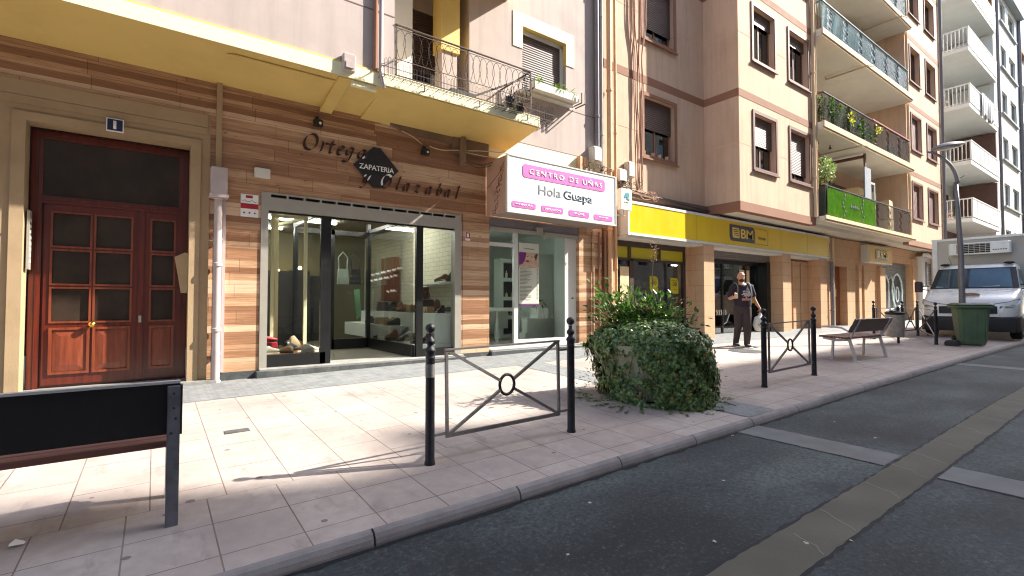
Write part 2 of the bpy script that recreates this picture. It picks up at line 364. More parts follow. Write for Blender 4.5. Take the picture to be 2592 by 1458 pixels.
class MB:
    def __init__(s): s.v = []; s.f = []; s.mx = None
    def add(s, vs, fs):
        k = len(s.v)
        if s.mx is not None: vs = [tuple(s.mx @ Vector(q)) for q in vs]
        s.v += [tuple(q) for q in vs]; s.f += [tuple(i+k for i in f) for f in fs]; return s
    def box(s, x0, x1, y0, y1, z0, z1):
        if x0 > x1: x0, x1 = x1, x0
        if y0 > y1: y0, y1 = y1, y0
        if z0 > z1: z0, z1 = z1, z0
        return s.add([(x0, y0, z0), (x1, y0, z0), (x1, y1, z0), (x0, y1, z0), (x0, y0, z1), (x1, y0, z1), (x1, y1, z1), (x0, y1, z1)],
                     [(0, 3, 2, 1), (4, 5, 6, 7), (0, 1, 5, 4), (1, 2, 6, 5), (2, 3, 7, 6), (3, 0, 4, 7)])
    def cham(s, x0, x1, y0, y1, z0, z1, c=.01):
        """box with chamfered vertical and top edges"""
        lay = []
        for z, k in ((z0, 0), (z1-c, 0), (z1, c)):
            a, b, d, e = x0+k, x1-k, y0+k, y1-k
            lay.append([(a+c, d, z), (b-c, d, z), (b, d+c, z), (b, e-c, z), (b-c, e, z), (a+c, e, z), (a, e-c, z), (a, d+c, z)])
        vs = sum(lay, []); fs = [tuple(reversed(range(8))), tuple(range(16, 24))]
        for L in (0, 8):
            for i in range(8): j = (i+1) % 8; fs.append((L+i, L+j, L+8+j, L+8+i))
        return s.add(vs, fs)
    def quad(s, *p): return s.add(p, [tuple(range(len(p)))])
    def prism(s, pts, a, b, ax='y'):
        """2-D outline swept between a and b. ax y: outline (x,z); ax x: outline (y,z); ax z: outline (x,y)"""
        def q(p, t): return {'y': (p[0], t, p[1]), 'x': (t, p[0], p[1]), 'z': (p[0], p[1], t)}[ax]
        n = len(pts); vs = [q(p, a) for p in pts]+[q(p, b) for p in pts]
        fs = [tuple(range(n)), tuple(range(2*n-1, n-1, -1))]+[(i, i+n, (i+1) % n+n, (i+1) % n) for i in range(n)]
        return s.add(vs, fs)
    def tube(s, pts, r, n=8, cap=True, sx=1.0):
        pts = [Vector(p) for p in pts]; m = len(pts); rs = r if isinstance(r, (list, tuple)) else [r]*m
        t0 = (pts[1]-pts[0]).normalized(); ref = Vector((0, 0, 1)) if abs(t0.z) < .9 else Vector((1, 0, 0))
        a = t0.cross(ref).normalized(); vs = []; fs = []
        for i, p in enumerate(pts):
            t = (pts[min(i+1, m-1)]-pts[max(i-1, 0)])
            if t.length < 1e-9: t = t0
            t.normalize(); a = (a-t*a.dot(t)); a.normalize(); b = t.cross(a)
            for k in range(n):
                an = 2*math.pi*k/n; vs.append(tuple(p+(a*math.cos(an)*sx+b*math.sin(an))*rs[i]))
        for i in range(m-1):
            for k in range(n): k2 = (k+1) % n; fs.append((i*n+k, i*n+k2, (i+1)*n+k2, (i+1)*n+k))
        if cap: fs += [tuple(reversed(range(n))), tuple(range((m-1)*n, m*n))]
        return s.add(vs, fs)
    def bar(s, p, q, w, h=None):
        """rectangular bar from p to q"""
        p, q = Vector(p), Vector(q); h = h or w; t = (q-p).normalized(); ref = Vector((0, 0, 1)) if abs(t.z) < .95 else Vector((0, 1, 0))
        a = t.cross(ref).normalized()*w/2; b = a.normalized().cross(t)*h/2
        vs = [tuple(e+sa*a+sb*b) for e in (p, q) for sa, sb in ((-1, -1), (1, -1), (1, 1), (-1, 1))]
        return s.add(vs, [(0, 1, 2, 3), (7, 6, 5, 4), (0, 4, 5, 1), (1, 5, 6, 2), (2, 6, 7, 3), (3, 7, 4, 0)])
    def lathe(s, cx, cy, prof, n=16, z0=0, sx=1, sy=1):
        vs = []; fs = []; m = len(prof)
        for r, z in prof:
            for k in range(n): an = 2*math.pi*k/n; vs.append((cx+r*math.cos(an)*sx, cy+r*math.sin(an)*sy, z0+z))
        for i in range(m-1):
            for k in range(n): k2 = (k+1) % n; fs.append((i*n+k, i*n+k2, (i+1)*n+k2, (i+1)*n+k))
        fs += [tuple(reversed(range(n))), tuple(range((m-1)*n, m*n))]
        return s.add(vs, fs)
    def ball(s, c, r, n=10, m=7, sc=(1, 1, 1)):
        vs = []; fs = []
        for i in range(m+1):
            a = math.pi*i/m
            for k in range(n):
                b = 2*math.pi*k/n; vs.append((c[0]+r*math.sin(a)*math.cos(b)*sc[0], c[1]+r*math.sin(a)*math.sin(b)*sc[1], c[2]-r*math.cos(a)*sc[2]))
        for i in range(m):
            for k in range(n): k2 = (k+1) % n; fs.append((i*n+k, i*n+k2, (i+1)*n+k2, (i+1)*n+k))
        return s.add(vs, fs)
    def leaf(s, p, d, nrm, L, wd, fold=.15):
        """pointed leaf: p base, d direction, nrm surface normal"""
        p, d, nrm = Vector(p), Vector(d).normalized(), Vector(nrm); sd_ = d.cross(nrm)
        if sd_.length < 1e-4: sd_ = d.cross(Vector((.3, .5, .8)))
        sd_.normalize(); up = sd_.cross(d)
        m = p+d*L*.45
        vs = [p, m+sd_*wd/2+up*wd*fold, p+d*L, m-sd_*wd/2+up*wd*fold, m]
        return s.add([tuple(x) for x in vs], [(0, 1, 4), (1, 2, 4), (4, 2, 3), (0, 4, 3)])
    def ivyleaf(s, p, d, nrm, L):
        p, d, nrm = Vector(p), Vector(d).normalized(), Vector(nrm); e = d.cross(nrm)
        if e.length < 1e-4: e = d.cross(Vector((.3, .5, .8)))
        e.normalize(); up = e.cross(d)
        P = lambda a, b, c=0: tuple(p+e*a*L+d*b*L+up*c*L)
        vs = [P(0, 0), P(.32, -.05, .02), P(.55, .3, -.05), P(.28, .45, .06), P(0, 1, -.08), P(-.28, .45, .06), P(-.55, .3, -.05), P(-.32, -.05, .02), P(0, .4, .1)]
        return s.add(vs, [(8, i, i+1) for i in range(7)]+[(8, 7, 0)])
    def wall(s, x0, x1, z0, z1, y0, y1, holes=()):
        """wall in the XZ plane between y0 (front) and y1 with rectangular holes (hx0,hx1,hz0,hz1)"""
        xs = sorted({x0, x1, *[max(x0, min(x1, h[i])) for h in holes for i in (0, 1)]})
        zs = sorted({z0, z1, *[max(z0, min(z1, h[i])) for h in holes for i in (2, 3)]})
        nx, nz = len(xs)-1, len(zs)-1
        def solid(i, k):
            if not (0 <= i < nx and 0 <= k < nz): return False
            cx, cz = (xs[i]+xs[i+1])/2, (zs[k]+zs[k+1])/2
            return not any(h[0] < cx < h[1] and h[2] < cz < h[3] for h in holes)
        for i in range(nx):
            for k in range(nz):
                if not solid(i, k): continue
                a, b, c, d = xs[i], xs[i+1], zs[k], zs[k+1]
                s.quad((a, y0, c), (b, y0, c), (b, y0, d), (a, y0, d)); s.quad((b, y1, c), (a, y1, c), (a, y1, d), (b, y1, d))
                if not solid(i-1, k): s.quad((a, y1, c), (a, y0, c), (a, y0, d), (a, y1, d))
                if not solid(i+1, k): s.quad((b, y0, c), (b, y1, c), (b, y1, d), (b, y0, d))
                if not solid(i, k-1): s.quad((a, y1, c), (b, y1, c), (b, y0, c), (a, y0, c))
                if not solid(i, k+1): s.quad((a, y0, d), (b, y0, d), (b, y1, d), (a, y1, d))
        return s
    def mesh(s, smooth=False):
        me = bpy.data.meshes.new('m'); me.from_pydata(s.v, [], s.f); me.update()
        if smooth:
            for p in me.polygons: p.use_smooth = True
        return me
    def build(s, name, m, parent=None, smooth=False, bevel=0, origin=None, fix=True):
        me = s.mesh()
        if fix or bevel:
            bm = bmesh.new(); bm.from_mesh(me)
            if fix and len(bm.faces) < 4000: bmesh.ops.recalc_face_normals(bm, faces=bm.faces)
            if bevel:
                bmesh.ops.remove_doubles(bm, verts=bm.verts, dist=1e-5)
                ed = [e for e in bm.edges if len(e.link_faces) == 2 and e.calc_face_angle(0) > .5]
                bmesh.ops.bevel(bm, geom=ed, offset=bevel, segments=2, affect='EDGES', clamp_overlap=True)
            bm.to_mesh(me); bm.free()
        if smooth:
            for p in me.polygons: p.use_smooth = True
            if smooth == 'auto': me.set_sharp_from_angle(angle=R(38))
        return place(name, me, m, parent, origin)

def parts(b, name, m, parent, **k):
    """build every connected piece of b as a mesh of its own"""
    par = list(range(len(b.v))); key = {}
    def find(i):
        while par[i] != i: par[i] = par[par[i]]; i = par[i]
        return i
    for i, v in enumerate(b.v):
        q = tuple(round(c, 5) for c in v)
        if q in key: par[find(i)] = find(key[q])
        else: key[q] = i
    for f in b.f:
        for i in f[1:]: par[find(i)] = find(f[0])
    groups = {}
    for f in b.f: groups.setdefault(find(f[0]), []).append(f)
    out = []
    for fs in groups.values():
        ids = sorted({i for f in fs for i in f}); mp = {i: n for n, i in enumerate(ids)}
        c = MB(); c.add([b.v[i] for i in ids], [tuple(mp[i] for i in f) for f in fs]); out.append(c.build(name, m, parent, **k))
    return out
def textmesh(body, x0, x1, z0, z1, y, thick=.004, bold=0.0, shear=0.0, space=1.0, plane='y', keep=False):
    cu = bpy.data.curves.new('t', 'FONT'); cu.body = body; cu.extrude = 0; cu.offset = bold; cu.shear = shear; cu.space_character = space; cu.resolution_u = 3
    ob = bpy.data.objects.new('t', cu); me = bpy.data.meshes.new_from_object(ob); bpy.data.objects.remove(ob); bpy.data.curves.remove(cu)
    xs = [v.co.x for v in me.vertices]; ys = [v.co.y for v in me.vertices]
    a, b, c, d = min(xs), max(xs), min(ys), max(ys); sx = (x1-x0)/(b-a); sz = (z1-z0)/(d-c)
    if keep: sx = sz = min(abs(sx), abs(sz))*(1 if sx > 0 else -1)
    for v in me.vertices:
        X = x0+(v.co.x-a)*sx; Z = z0+(v.co.y-c)*sz
        v.co = (X, y, Z) if plane == 'y' else ((y, X, Z) if plane == 'x' else (X, Z, y))
    bm = bmesh.new(); bm.from_mesh(me)
    n = {'y': (0, -thick, 0), 'x': (-thick, 0, 0), 'z': (0, 0, thick)}[plane]
    g = bmesh.ops.extrude_face_region(bm, geom=bm.faces[:]); bmesh.ops.translate(bm, verts=[e for e in g['geom'] if isinstance(e, bmesh.types.BMVert)], vec=n)
    bmesh.ops.recalc_face_normals(bm, faces=bm.faces); bm.to_mesh(me); bm.free()
    return me
def text(name, body, x0, x1, z0, z1, y, m, parent=None, **k):
    return place(name, textmesh(body, x0, x1, z0, z1, y, **k), m, parent)
def rrect(x0, x1, z0, z1, r, k=4, corners=(1, 1, 1, 1)):
    """rounded rectangle outline; corners BL, BR, TR, TL"""
    pts = []
    for (cx, cz, a), on in zip(((x0+r, z0+r, 180), (x1-r, z0+r, 270), (x1-r, z1-r, 0), (x0+r, z1-r, 90)), corners):
        if on:
            for i in range(k+1): t = R(a+90*i/k); pts.append((cx+r*math.cos(t), cz+r*math.sin(t)))
        else:
            pts.append({180: (x0, z0), 270: (x1, z0), 0: (x1, z1), 90: (x0, z1)}[a])
    return pts
def smoothpts(P, k=5):
    P = [Vector(p) for p in P]; out = []
    for i in range(len(P)-1):
        p0, p1, p2, p3 = P[max(i-1, 0)], P[i], P[i+1], P[min(i+2, len(P)-1)]
        for j in range(k):
            t = j/k; out.append(.5*((2*p1)+(p2-p0)*t+(2*p0-5*p1+4*p2-p3)*t*t+(3*p1-p0-3*p2+p3)*t*t*t))
    out.append(P[-1]); return out
rnd = random.Random(11)
def rv(a=1.0): return Vector((rnd.uniform(-a, a), rnd.uniform(-a, a), rnd.uniform(-a, a)))

# ------------------------------------------------------------------ the ground
def sheet(name, xs, ys, hf, m, lift=0.0, label=None):
    b = MB(); nx, ny = len(xs), len(ys)
    vs = [(x, y, hf(x, y)+lift) for x in xs for y in ys]
    fs = [(i*ny+k, (i+1)*ny+k, (i+1)*ny+k+1, i*ny+k+1) for i in range(nx-1) for k in range(ny-1)]
    b.add(vs, fs); o = b.build(name, m, fix=False, origin=(0, 0, 0)); o['kind'] = 'structure'; return o
XS = [-40, -20, -8, -4]+[i*1.0 for i in range(-2, 20)]+[22, 26, 30, 40, 60, 90, 140, 250]
sheet('road', XS, [-4.3, -2, 0, 1, 2, 2.66], RD, M_ASPH)
sheet('pavement', XS, [KY1, 3.6, 4.5, 5.5, 6.72, 7.4, 8.25], G, M_PAVE)
sheet('far_pavement', XS, [-9.5, -6, -4.3], lambda x, y: RD(x, y)+.1, M_PAVE)
sheet('tile_strip', XS, [6.74, 7.4, 8.24], G, M_STILE, .004)
# dark cross bands of grey tiles over the pavement
def band(name, x0, x1, y0, y1, m, lift):
    sheet(name, [x0+(x1-x0)*i/4 for i in range(5)], [y0+(y1-y0)*i/6 for i in range(7)], G if y0 >= KY1 else RD, m, lift)
band('cross_tile_band', 5.02, 5.58, KY1+.005, 6.735, M_STILE, .005)
# earth below everything, out to the horizon
sheet('ground', [-300, -40, 0, 60, 300], [-300, -60, -9.5, 0, 8.2, 60, 300], lambda x, y: gx(max(-40, min(x, 250)))-.6, M_STRIP2)
# kerb stones, a metre each, with open joints and a worn sloping face
kb = MB(); x = -14.0
while x < 140:
    L = 1.0 if x < 30 else 10.0; j = .012 if x < 30 else .0
    a, c = x+j/2, x+L-j/2
    prof = [(2.638, -.16), (2.640, -.062), (2.648, -.036), (2.662, -.014), (2.680, -.003), (KY1-.003, .001), (KY1-.003, -.16)]
    jr = random.Random(int(x*7)); j = j*jr.choice((.4, 1, 2.2))
    n = len(prof); vs = [(xx, y, G(xx, KY1)+z) for xx in (a, c) for y, z in prof]
    kb.add(vs, [tuple(range(n)), tuple(range(2*n-1, n-1, -1))]+[(i, i+n, (i+1) % n+n, (i+1) % n) for i in range(n)]); x += L
o = kb.build('kerb', M_KERB, origin=(0, 0, 0)); o['kind'] = 'structure'
kd = MB(); kr = random.Random(3); xx0 = -3.0; w0_ = .03
while xx0 < 24:
    w1_ = kr.uniform(.012, .05); a_, c_ = xx0, xx0+.09
    kd.quad((a_, 2.64-w0_, RD(a_, KY0)+.003), (c_, 2.64-w1_, RD(c_, KY0)+.003), (c_, 2.645, RD(c_, KY0)+.003), (a_, 2.645, RD(a_, KY0)+.003)); xx0 = c_; w0_ = w1_
o = kd.build('gutter_dirt', mat('black_gutter_dirt', C(20, 22, 24), .95), fix=False, origin=(0, 0, 0)); o['kind'] = 'structure'
# concrete channel along the road and cross strips
def wstrip(name, xs, y0f, y1f, m, lift):
    b = MB()
    for i in range(len(xs)-1):
        a, c = xs[i], xs[i+1]
        b.quad(*[(xx, yy, RD(xx, yy)+lift) for xx, yy in ((a, y0f(a)), (c, y0f(c)), (c, y1f(c)), (a, y1f(a)))])
    o = b.build(name, m, fix=False, origin=(0, 0, 0)); o['kind'] = 'structure'; return o
wr_ = random.Random(8); rag = {}
def wob(s, a): return lambda x: s+a*.5*math.sin(x*.9+s*5)+rag.setdefault((s, round(x, 3)), wr_.uniform(-a, a))
xs = [-2+.06*i for i in range(0, 420)]+[24+4*i for i in range(25)]
wstrip('channel_edge', xs, wob(1.105, .012), wob(1.422, .012), mat('dark_bitumen_joint', C(30, 32, 35), .9), .002)
wstrip('concrete_channel', xs, wob(1.125, .006), wob(1.402, .006), M_STRIP2, .004)
ck = MB()
for i in range(60):       # fine transverse cracks in the channel
    x0_ = -1+i*.62+wr_.uniform(-.2, .2); pts = [(x0_+wr_.uniform(-.012, .012)+.03*q, 1.14+.25*q/5*wr_.choice((1, 1, .6)), 0) for q in range(6)]
    for a_, c_ in zip(pts[:-1], pts[1:]):
        if c_[1] <= a_[1]: continue
        ck.quad(*[(xx, yy, RD(xx, yy)+.0058) for xx, yy in ((a_[0], a_[1]), (a_[0]+.006, a_[1]), (c_[0]+.006, c_[1]), (c_[0], c_[1]))])
o = ck.build('channel_crack', mat('pale_crack', C(128, 126, 118), .9), fix=False, origin=(0, 0, 0)); o['kind'] = 'structure'
for k, (xa, y0, y1) in enumerate(((4.67, 1.425, 2.63), (4.66, -1.2, 1.10), (12.45, 1.425, 2.63), (-4.2, 1.425, 2.63), (20.4, 1.425, 2.63), (12.45, -1.2, 1.10))):
    b = MB(); ys = [y0+(y1-y0)*i/24 for i in range(25)]
    for i in range(24):
        a, c = ys[i], ys[i+1]; f = lambda y, s: xa+s+rag.setdefault((k, s, round(y, 3)), wr_.uniform(-.008, .008))
        b.quad(*[(xx, yy, RD(xx, yy)+.0045) for xx, yy in ((f(a, 0), a), (f(a, .4), a), (f(c, .4), c), (f(c, 0), c))])
    o = b.build('concrete_strip', M_STRIP, fix=False, origin=(0, 0, 0)); o['kind'] = 'structure'
    b = MB()
    for i in range(24):
        a, c = ys[i], ys[i+1]; u0, u1 = wr_.uniform(.004, .022), wr_.uniform(.004, .022)
        b.quad(*[(xx, yy, RD(xx, yy)+.0025) for xx, yy in ((xa-u0, a), (xa+.05, a), (xa+.05, c), (xa-u1, c))])
    o = b.build('strip_edge', mat('dark_bitumen_joint', C(30, 32, 35), .9), fix=False, origin=(0, 0, 0)); o['kind'] = 'structure'

# ------------------------------------------------------------------ first building: mauve render, yellow cornice, shops below
FY = 8.0; UY = 7.0
B1 = thing('apartment_building', 'mauve grey building with yellow cornice and wood clad shop fronts', 'building', (-3, 9, 0))
def P(name, mb, m, par, **k): return mb.build(name, m, par, **k)
# upper wall
b = MB(); b.wall(-9, 2.89, 4.66, 16, UY, 7.3)
b.box(2.6, 2.89, 7.3, 8.9, 4.66, 16)
b.wall(4.82, 8.47, 4.50, 16, FY, 8.3, [(6.10, 7.32, 5.60, 6.98), (6.10, 7.32, 8.5, 10.0), (6.1, 7.32, 11.5, 13)])
b.box(4.82, 5.02, 8.3, 8.9, 4.5, 16); b.wall(2.89, 5.02, 4.5, 16, 8.72, 8.95, [(3.90, 4.50, 4.66, 6.95), (3.90, 4.50, 7.7, 9.7)])
b.box(8.22, 8.47, 8.3, 16, 0, 16); b.box(-9, -8.7, 8.3, 16, 0, 16); b.box(-9, 8.4, 15.7, 16, 0, 16)
P('wall', b, M_MAUVE, B1)
b = MB(); b.box(-9.2, 8.47, 6.9, 16.1, 16.0, 16.35); P('roof', b, M_PIPEG, B1)
# thin scored joints in the render
b = MB(); b.box(-9, 2.89, UY-.004, UY, 5.562, 5.578); b.box(7.36, 8.47, FY-.004, FY, 5.508, 5.522); b.box(4.9, 8.47, FY-.003, FY, 4.515, 4.53); parts(b, 'scored_joint', M_GLAZ, B1)
# cream band under the mauve wall at the right
b = MB(); b.box(5.05, 8.47, FY-.012, 8.2, 4.10, 4.50); P('cream_band', b, M_CREAM, B1)
# cornice: ochre soffit with a sunlit front
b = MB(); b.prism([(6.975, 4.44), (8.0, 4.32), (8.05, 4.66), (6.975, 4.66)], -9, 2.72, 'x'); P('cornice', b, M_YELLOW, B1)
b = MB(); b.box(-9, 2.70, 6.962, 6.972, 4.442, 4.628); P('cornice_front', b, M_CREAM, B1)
b = MB(); b.prism([(6.99, 4.425), (7.98, 4.24), (7.98, 4.33), (6.99, 4.45)], 2.06, 2.24, 'x'); P('bracket', b, M_YELLOW, B1)
b = MB(); b.tube([(.7, 7.16, 4.41), (.78, 7.12, 4.405), (2.1, 7.12, 4.405)], .014, 6); P('conduit', b, M_YELLOW, B1)
b = MB(); b.box(2.24, 2.62, 6.99, 7.06, 4.36, 4.43); P('drip_edge', b, M_CREAM, B1)
# loggia: white panel whose paint stands for a bright sky reflection, shuttered door, column
b = MB(); b.box(2.91, 3.62, 7.96, 8.0, 4.66, 7.3); b.box(3.5, 3.62, 8.0, 8.7, 4.66, 7.3); P('white_reflection_panel', b, M_WHITE, B1)
d = MB(); d.box(3.90, 4.50, 8.74, 8.78, 5.75, 6.95); ob = P('shutter', d, M_SHUT, B1)
d = MB(); d.box(3.92, 4.48, 8.8, 8.82, 4.67, 5.75); P('door', d, M_WINGL, B1)
d = MB(); d.box(4.40, 4.50, 8.70, 8.8, 4.66, 5.75); d.box(3.90, 3.95, 8.71, 8.8, 4.66, 5.75); P('door_frame', d, M_WPAINT, B1)
b = MB(); b.box(4.24, 4.56, 8.02, 8.30, 4.64, 5.92); P('column', b, M_MAUVE, B1)
b = MB(); b.box(4.21, 4.60, 7.99, 8.33, 5.92, 7.3); P('column_box', b, M_YELLOW, B1)
b = MB(); b.box(4.60, 4.74, 8.3, 8.34, 5.2, 5.55); P('meter_box', b, M_PLW, B1)
# window with cream surround
sx0, sx1, hx0, hx1 = 5.854, 7.556, 6.10, 7.32
b = MB(); b.wall(sx0, sx1, 6.50, 7.235, FY-.014, FY-.001, [(hx0, hx1, 6.0, 6.98)]); P('window_surround', b, M_CREAM, B1)
wn = MB(); wn.box(hx0, hx1, 8.17, 8.2, 5.60, 6.98); wn = P('window', wn, M_WPAINT, B1)
b = MB(); b.box(hx0+.02, hx1-.09, 8.11, 8.14, 5.62, 6.88); P('shutter', b, M_SHUT, wn)
b = MB(); b.box(hx1-.09, hx1-.02, 8.08, 8.16, 5.6, 6.93); b.box(hx0, hx1, 8.08, 8.16, 6.88, 6.96); P('frame', b, M_WPAINT, wn)
b = MB(); b.wall(hx0-.001, hx1+.001, 6.5, 6.985, 8.0, 8.17, [(hx0+.012, hx1-.012, 5, 6.968)]); P('reveal', b, M_YELLOW, wn)
b = MB(); b.box(6.03, 7.42, 7.86, 8.02, 5.555, 5.60); P('sill', b, M_WPAINT, wn)
# balcony with wrought iron railing
BX0, BX1 = 2.72, 5.70
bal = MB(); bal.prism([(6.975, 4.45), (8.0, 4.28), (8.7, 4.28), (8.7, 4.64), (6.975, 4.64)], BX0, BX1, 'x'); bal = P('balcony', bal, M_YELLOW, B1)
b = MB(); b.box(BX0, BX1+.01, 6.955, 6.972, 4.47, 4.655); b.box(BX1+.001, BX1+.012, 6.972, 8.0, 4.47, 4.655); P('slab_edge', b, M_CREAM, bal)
bal2 = MB(); bal2.prism([(6.975, 7.40), (8.0, 7.36), (8.7, 7.36), (8.7, 7.6), (6.975, 7.6)], BX0, BX1, 'x'); P('upper_balcony', bal2, M_YELLOW, B1)
rl = MB(); z0, z1 = 4.66, 5.47; ry = 7.0; rx1 = 5.53
rl.bar((2.9, ry, z1), (rx1, ry, z1), .035, .014); rl.bar((rx1, ry, z1), (rx1, 8.0, z1), .035, .014)
rl.bar((2.9, ry, z1-.045), (rx1, ry, z1-.045), .010)
rl.bar((2.9, ry, z0+.28), (rx1, ry, z0+.28), .010); rl.bar((2.9, ry, z0+.03), (rx1, ry, z0+.03), .014); rl.bar((rx1, ry, z0+.03), (rx1, 8, z0+.03), .014); rl.bar((rx1, ry, z0+.28), (rx1, 8, z0+.28), .01)
for xx in (2.92, 4.2, rx1): rl.bar((xx, ry, z0-.02), (xx, ry, z1), .022)
rl.bar((rx1, 7.98, z0), (rx1, 7.98, z1), .018)
n = 19; stepx = (rx1-2.92)/n
for i in range(n):              # interlaced loops
    c = 2.92+stepx*(i+.5); pts = []
    for k in range(17):
        a = 2*math.pi*k/16; pts.append((c+math.sin(a)*stepx*.62*(1.0 if math.cos(a) > -.3 else .7), ry+(.004 if i % 2 else -.004), z0+.52+math.cos(a)*.23))
    rl.tube(pts, .0045, 4, cap=False)
for i in range(7):
    c = 7.05+i*.135; pts = [(rx1, c+math.sin(2*math.pi*k/12)*.085, z0+.52+math.cos(2*math.pi*k/12)*.23) for k in range(13)]; rl.tube(pts, .0045, 4, cap=False)
P('railing', rl, M_RAILM, bal)
gd = MB()                        # low garden fence laid along the outside as a flower tray
fy = 6.80
for i in range(56):
    xx = 2.66+i*.058; h = .24+.03*math.sin(i*1.3); t = fy
    gd.tube([(xx, t, 4.54), (xx, t, 4.54+h), (xx+.019, t, 4.54+h+.028), (xx+.038, t, 4.54+h), (xx+.038, t, 4.54)], .0035, 4, cap=False)
for z in (4.56, 4.68): gd.bar((2.62, fy, z), (5.92, fy, z), .007)
for i in range(23):
    xx = 2.68+i*.145; gd.bar((xx, fy, 4.56), (xx, 6.97, 4.56), .006)
for q in (0, 1, 2): gd.bar((2.62, 6.84+q*.06, 4.56), (5.92, 6.84+q*.06, 4.56), .005)
for i in range(17):
    yy = 6.82+i*.058; gd.tube([(5.92, yy, 4.54), (5.92, yy, 4.8), (5.92, yy+.019, 4.83), (5.92, yy+.038, 4.8), (5.92, yy+.038, 4.54)], .0035, 4, cap=False)
gd.bar((5.92, fy, 4.56), (5.92, 7.9, 4.56), .007); gd.bar((5.92, fy, 4.68), (5.92, 7.9, 4.68), .007)
for xx in (3.3, 4.3, 5.3): gd.bar((xx, 6.99, 4.52), (xx, fy, 4.46), .014); gd.bar((xx, fy, 4.46), (xx, fy, 4.56), .014)
P('flower_tray', gd, M_RAILM, bal)
st = MB(); st.bar((5.47, ry+.02, 5.36), (4.25, ry+.02, 4.68), .03); st.bar((5.47, ry+.03, 5.2), (4.75, ry+.03, 4.70), .014); st.bar((2.92, ry, 4.93), (2.62, 6.82, 4.70), .014); parts(st, 'brace_bar', M_RAILM, bal)

# ---- ground floor
b = MB(); P_ = [(.81, .02)]
b.wall(.60, 8.43, .10, 4.33, FY, 8.22, [(1.25, 4.64, .0, 2.865), (5.285, 7.70, 0, 2.90)])
b.wall(-9, .60, 3.83, 4.33, FY, 8.22); P('wood_cladding', b, M_WOODTILE, B1)
# beige portal wall round the street door
dx0, dx1, dz1 = -1.25, .37, 3.37
b = MB(); b.wall(-9, .60, -.25, 3.83, FY-.02, 8.22, [(dx0, dx1, -.3, dz1)]); P('portal_wall', b, M_BEIGE, B1)
b = MB(); b.wall(dx0-.12, dx1+.12, -.1, 3.47, FY-.045, FY-.021, [(dx0, dx1, -.3, dz1)]); b.box(-9, .56, FY-.05, FY-.021, 3.66, 3.83); b.box(-9, .56, FY-.035, FY-.0205, 3.56, 3.655); P('portal_moulding', b, M_BEIGE, B1)
b = MB(); b.box(-9, .02, FY-.04, FY+.01, -.25, .10); b.box(-9, -1.42, FY-.03, FY, 2.0, 2.02); P('wall_plinth', b, M_PLINTH, B1)
b = MB(); b.box(dx0-.25, .72, FY-.17, 8.36, .02, .165); P('doorstep', b, M_STEP, B1, bevel=.012)
DY = 8.33; dz0 = .17
dr = MB(); dr.wall(dx0, dx1, dz0-.02, dz1, DY+.03, DY+.08, [(-1.0, .08, .9, 2.3)]); door = P('door', dr, M_MAHOG, B1)
# outer frame and transom
b = MB()
for q, y in ((0, 0), (.035, .012)):
    b.wall(dx0+q, dx1-q, dz0, dz1-q, DY-.03+y, DY+.03, [(dx0+q+.07, dx1-q-.07, 0, dz1-q-.07)])
b.box(dx0+.1, dx1-.1, DY-.03, DY+.03, 2.46, 2.56); b.box(dx0+.1, dx1-.1, DY-.045, DY-.03, 2.50, 2.535); P('door_frame', b, M_MAHOG, door, bevel=.006)
b = MB(); b.box(dx0+.1, dx1-.1, DY+.0, DY+.02, 2.56, 3.29); P('transom_glass', b, M_DOORGL, door)
# two leaves: wide with six panes, narrow with three
def leaf_(lx0, lx1, cols, par, wide):
    pan = MB(); gl = MB(); mould = MB(); y0 = DY-.005
    z_b, z_t = dz0+.03, 2.46
    holes = []; pw = (lx1-lx0-.15-.05*(cols-1))/cols
    for c in range(cols):
        a = lx0+.075+c*(pw+.05)
        for r_ in range(3):
            zz = .985+r_*.475; holes.append((a, a+pw, zz, zz+.42))
    pan.wall(lx0, lx1, z_b, z_t, y0, y0+.04, holes)
    for (a, c2, zz, zt) in holes:
        gl.box(a-.01, c2+.01, y0+.024, y0+.032, zz-.01, zt+.01)
        mould.wall(a-.018, c2+.018, zz-.018, zt+.018, y0-.012, y0+.012, [(a+.004, c2-.004, zz+.004, zt-.004)])
    for c in range(cols):
        a = lx0+.075+c*(pw+.05); zb, zt = .34, .90
        mould.wall(a-.012, a+pw+.012, zb-.012, zt+.012, y0-.02, y0, [(a+.018, a+pw-.018, zb+.018, zt-.018)])
        i1, i2 = .055, .10
        mould.add([(a+.02, y0-.001, zb+.02), (a+pw-.02, y0-.001, zb+.02), (a+pw-.02, y0-.001, zt-.02), (a+.02, y0-.001, zt-.02), (a+i2, y0-.016, zb+i2), (a+pw-i2, y0-.016, zb+i2), (a+pw-i2, y0-.016, zt-i2), (a+i2, y0-.016, zt-i2)],
                  [(4, 5, 6, 7), (0, 1, 5, 4), (1, 2, 6, 5), (2, 3, 7, 6), (3, 0, 4, 7)])
    P('door_leaf', pan, M_MAHOG, par); parts(gl, 'pane', M_DOORGL, par); P('panel_moulding', mould, M_MAHOGL, par)
leaf_(-1.115, -.185, 2, door, True); leaf_(-.115, .29, 1, door, False)
b = MB(); b.box(-.185, -.115, DY-.035, DY+.02, dz0+.03, 2.46); P('meeting_stile', b, M_MAHOG, door, bevel=.008)
b = MB(); b.lathe(0, 0, [(.0, -.01), (.016, 0), (.016, .03), (.034, .045), (.04, .06), (.034, .078), (.0, .085)], 14); b.v = [(x_-.64, DY-.012-z_, .95+y_) for x_, y_, z_ in b.v]; P('knob', b, M_BRASS, door, smooth=True)
b = MB(); b.box(-.165, -.135, DY-.06, DY-.035, .96, 1.05); P('lock', b, M_ALU, door)
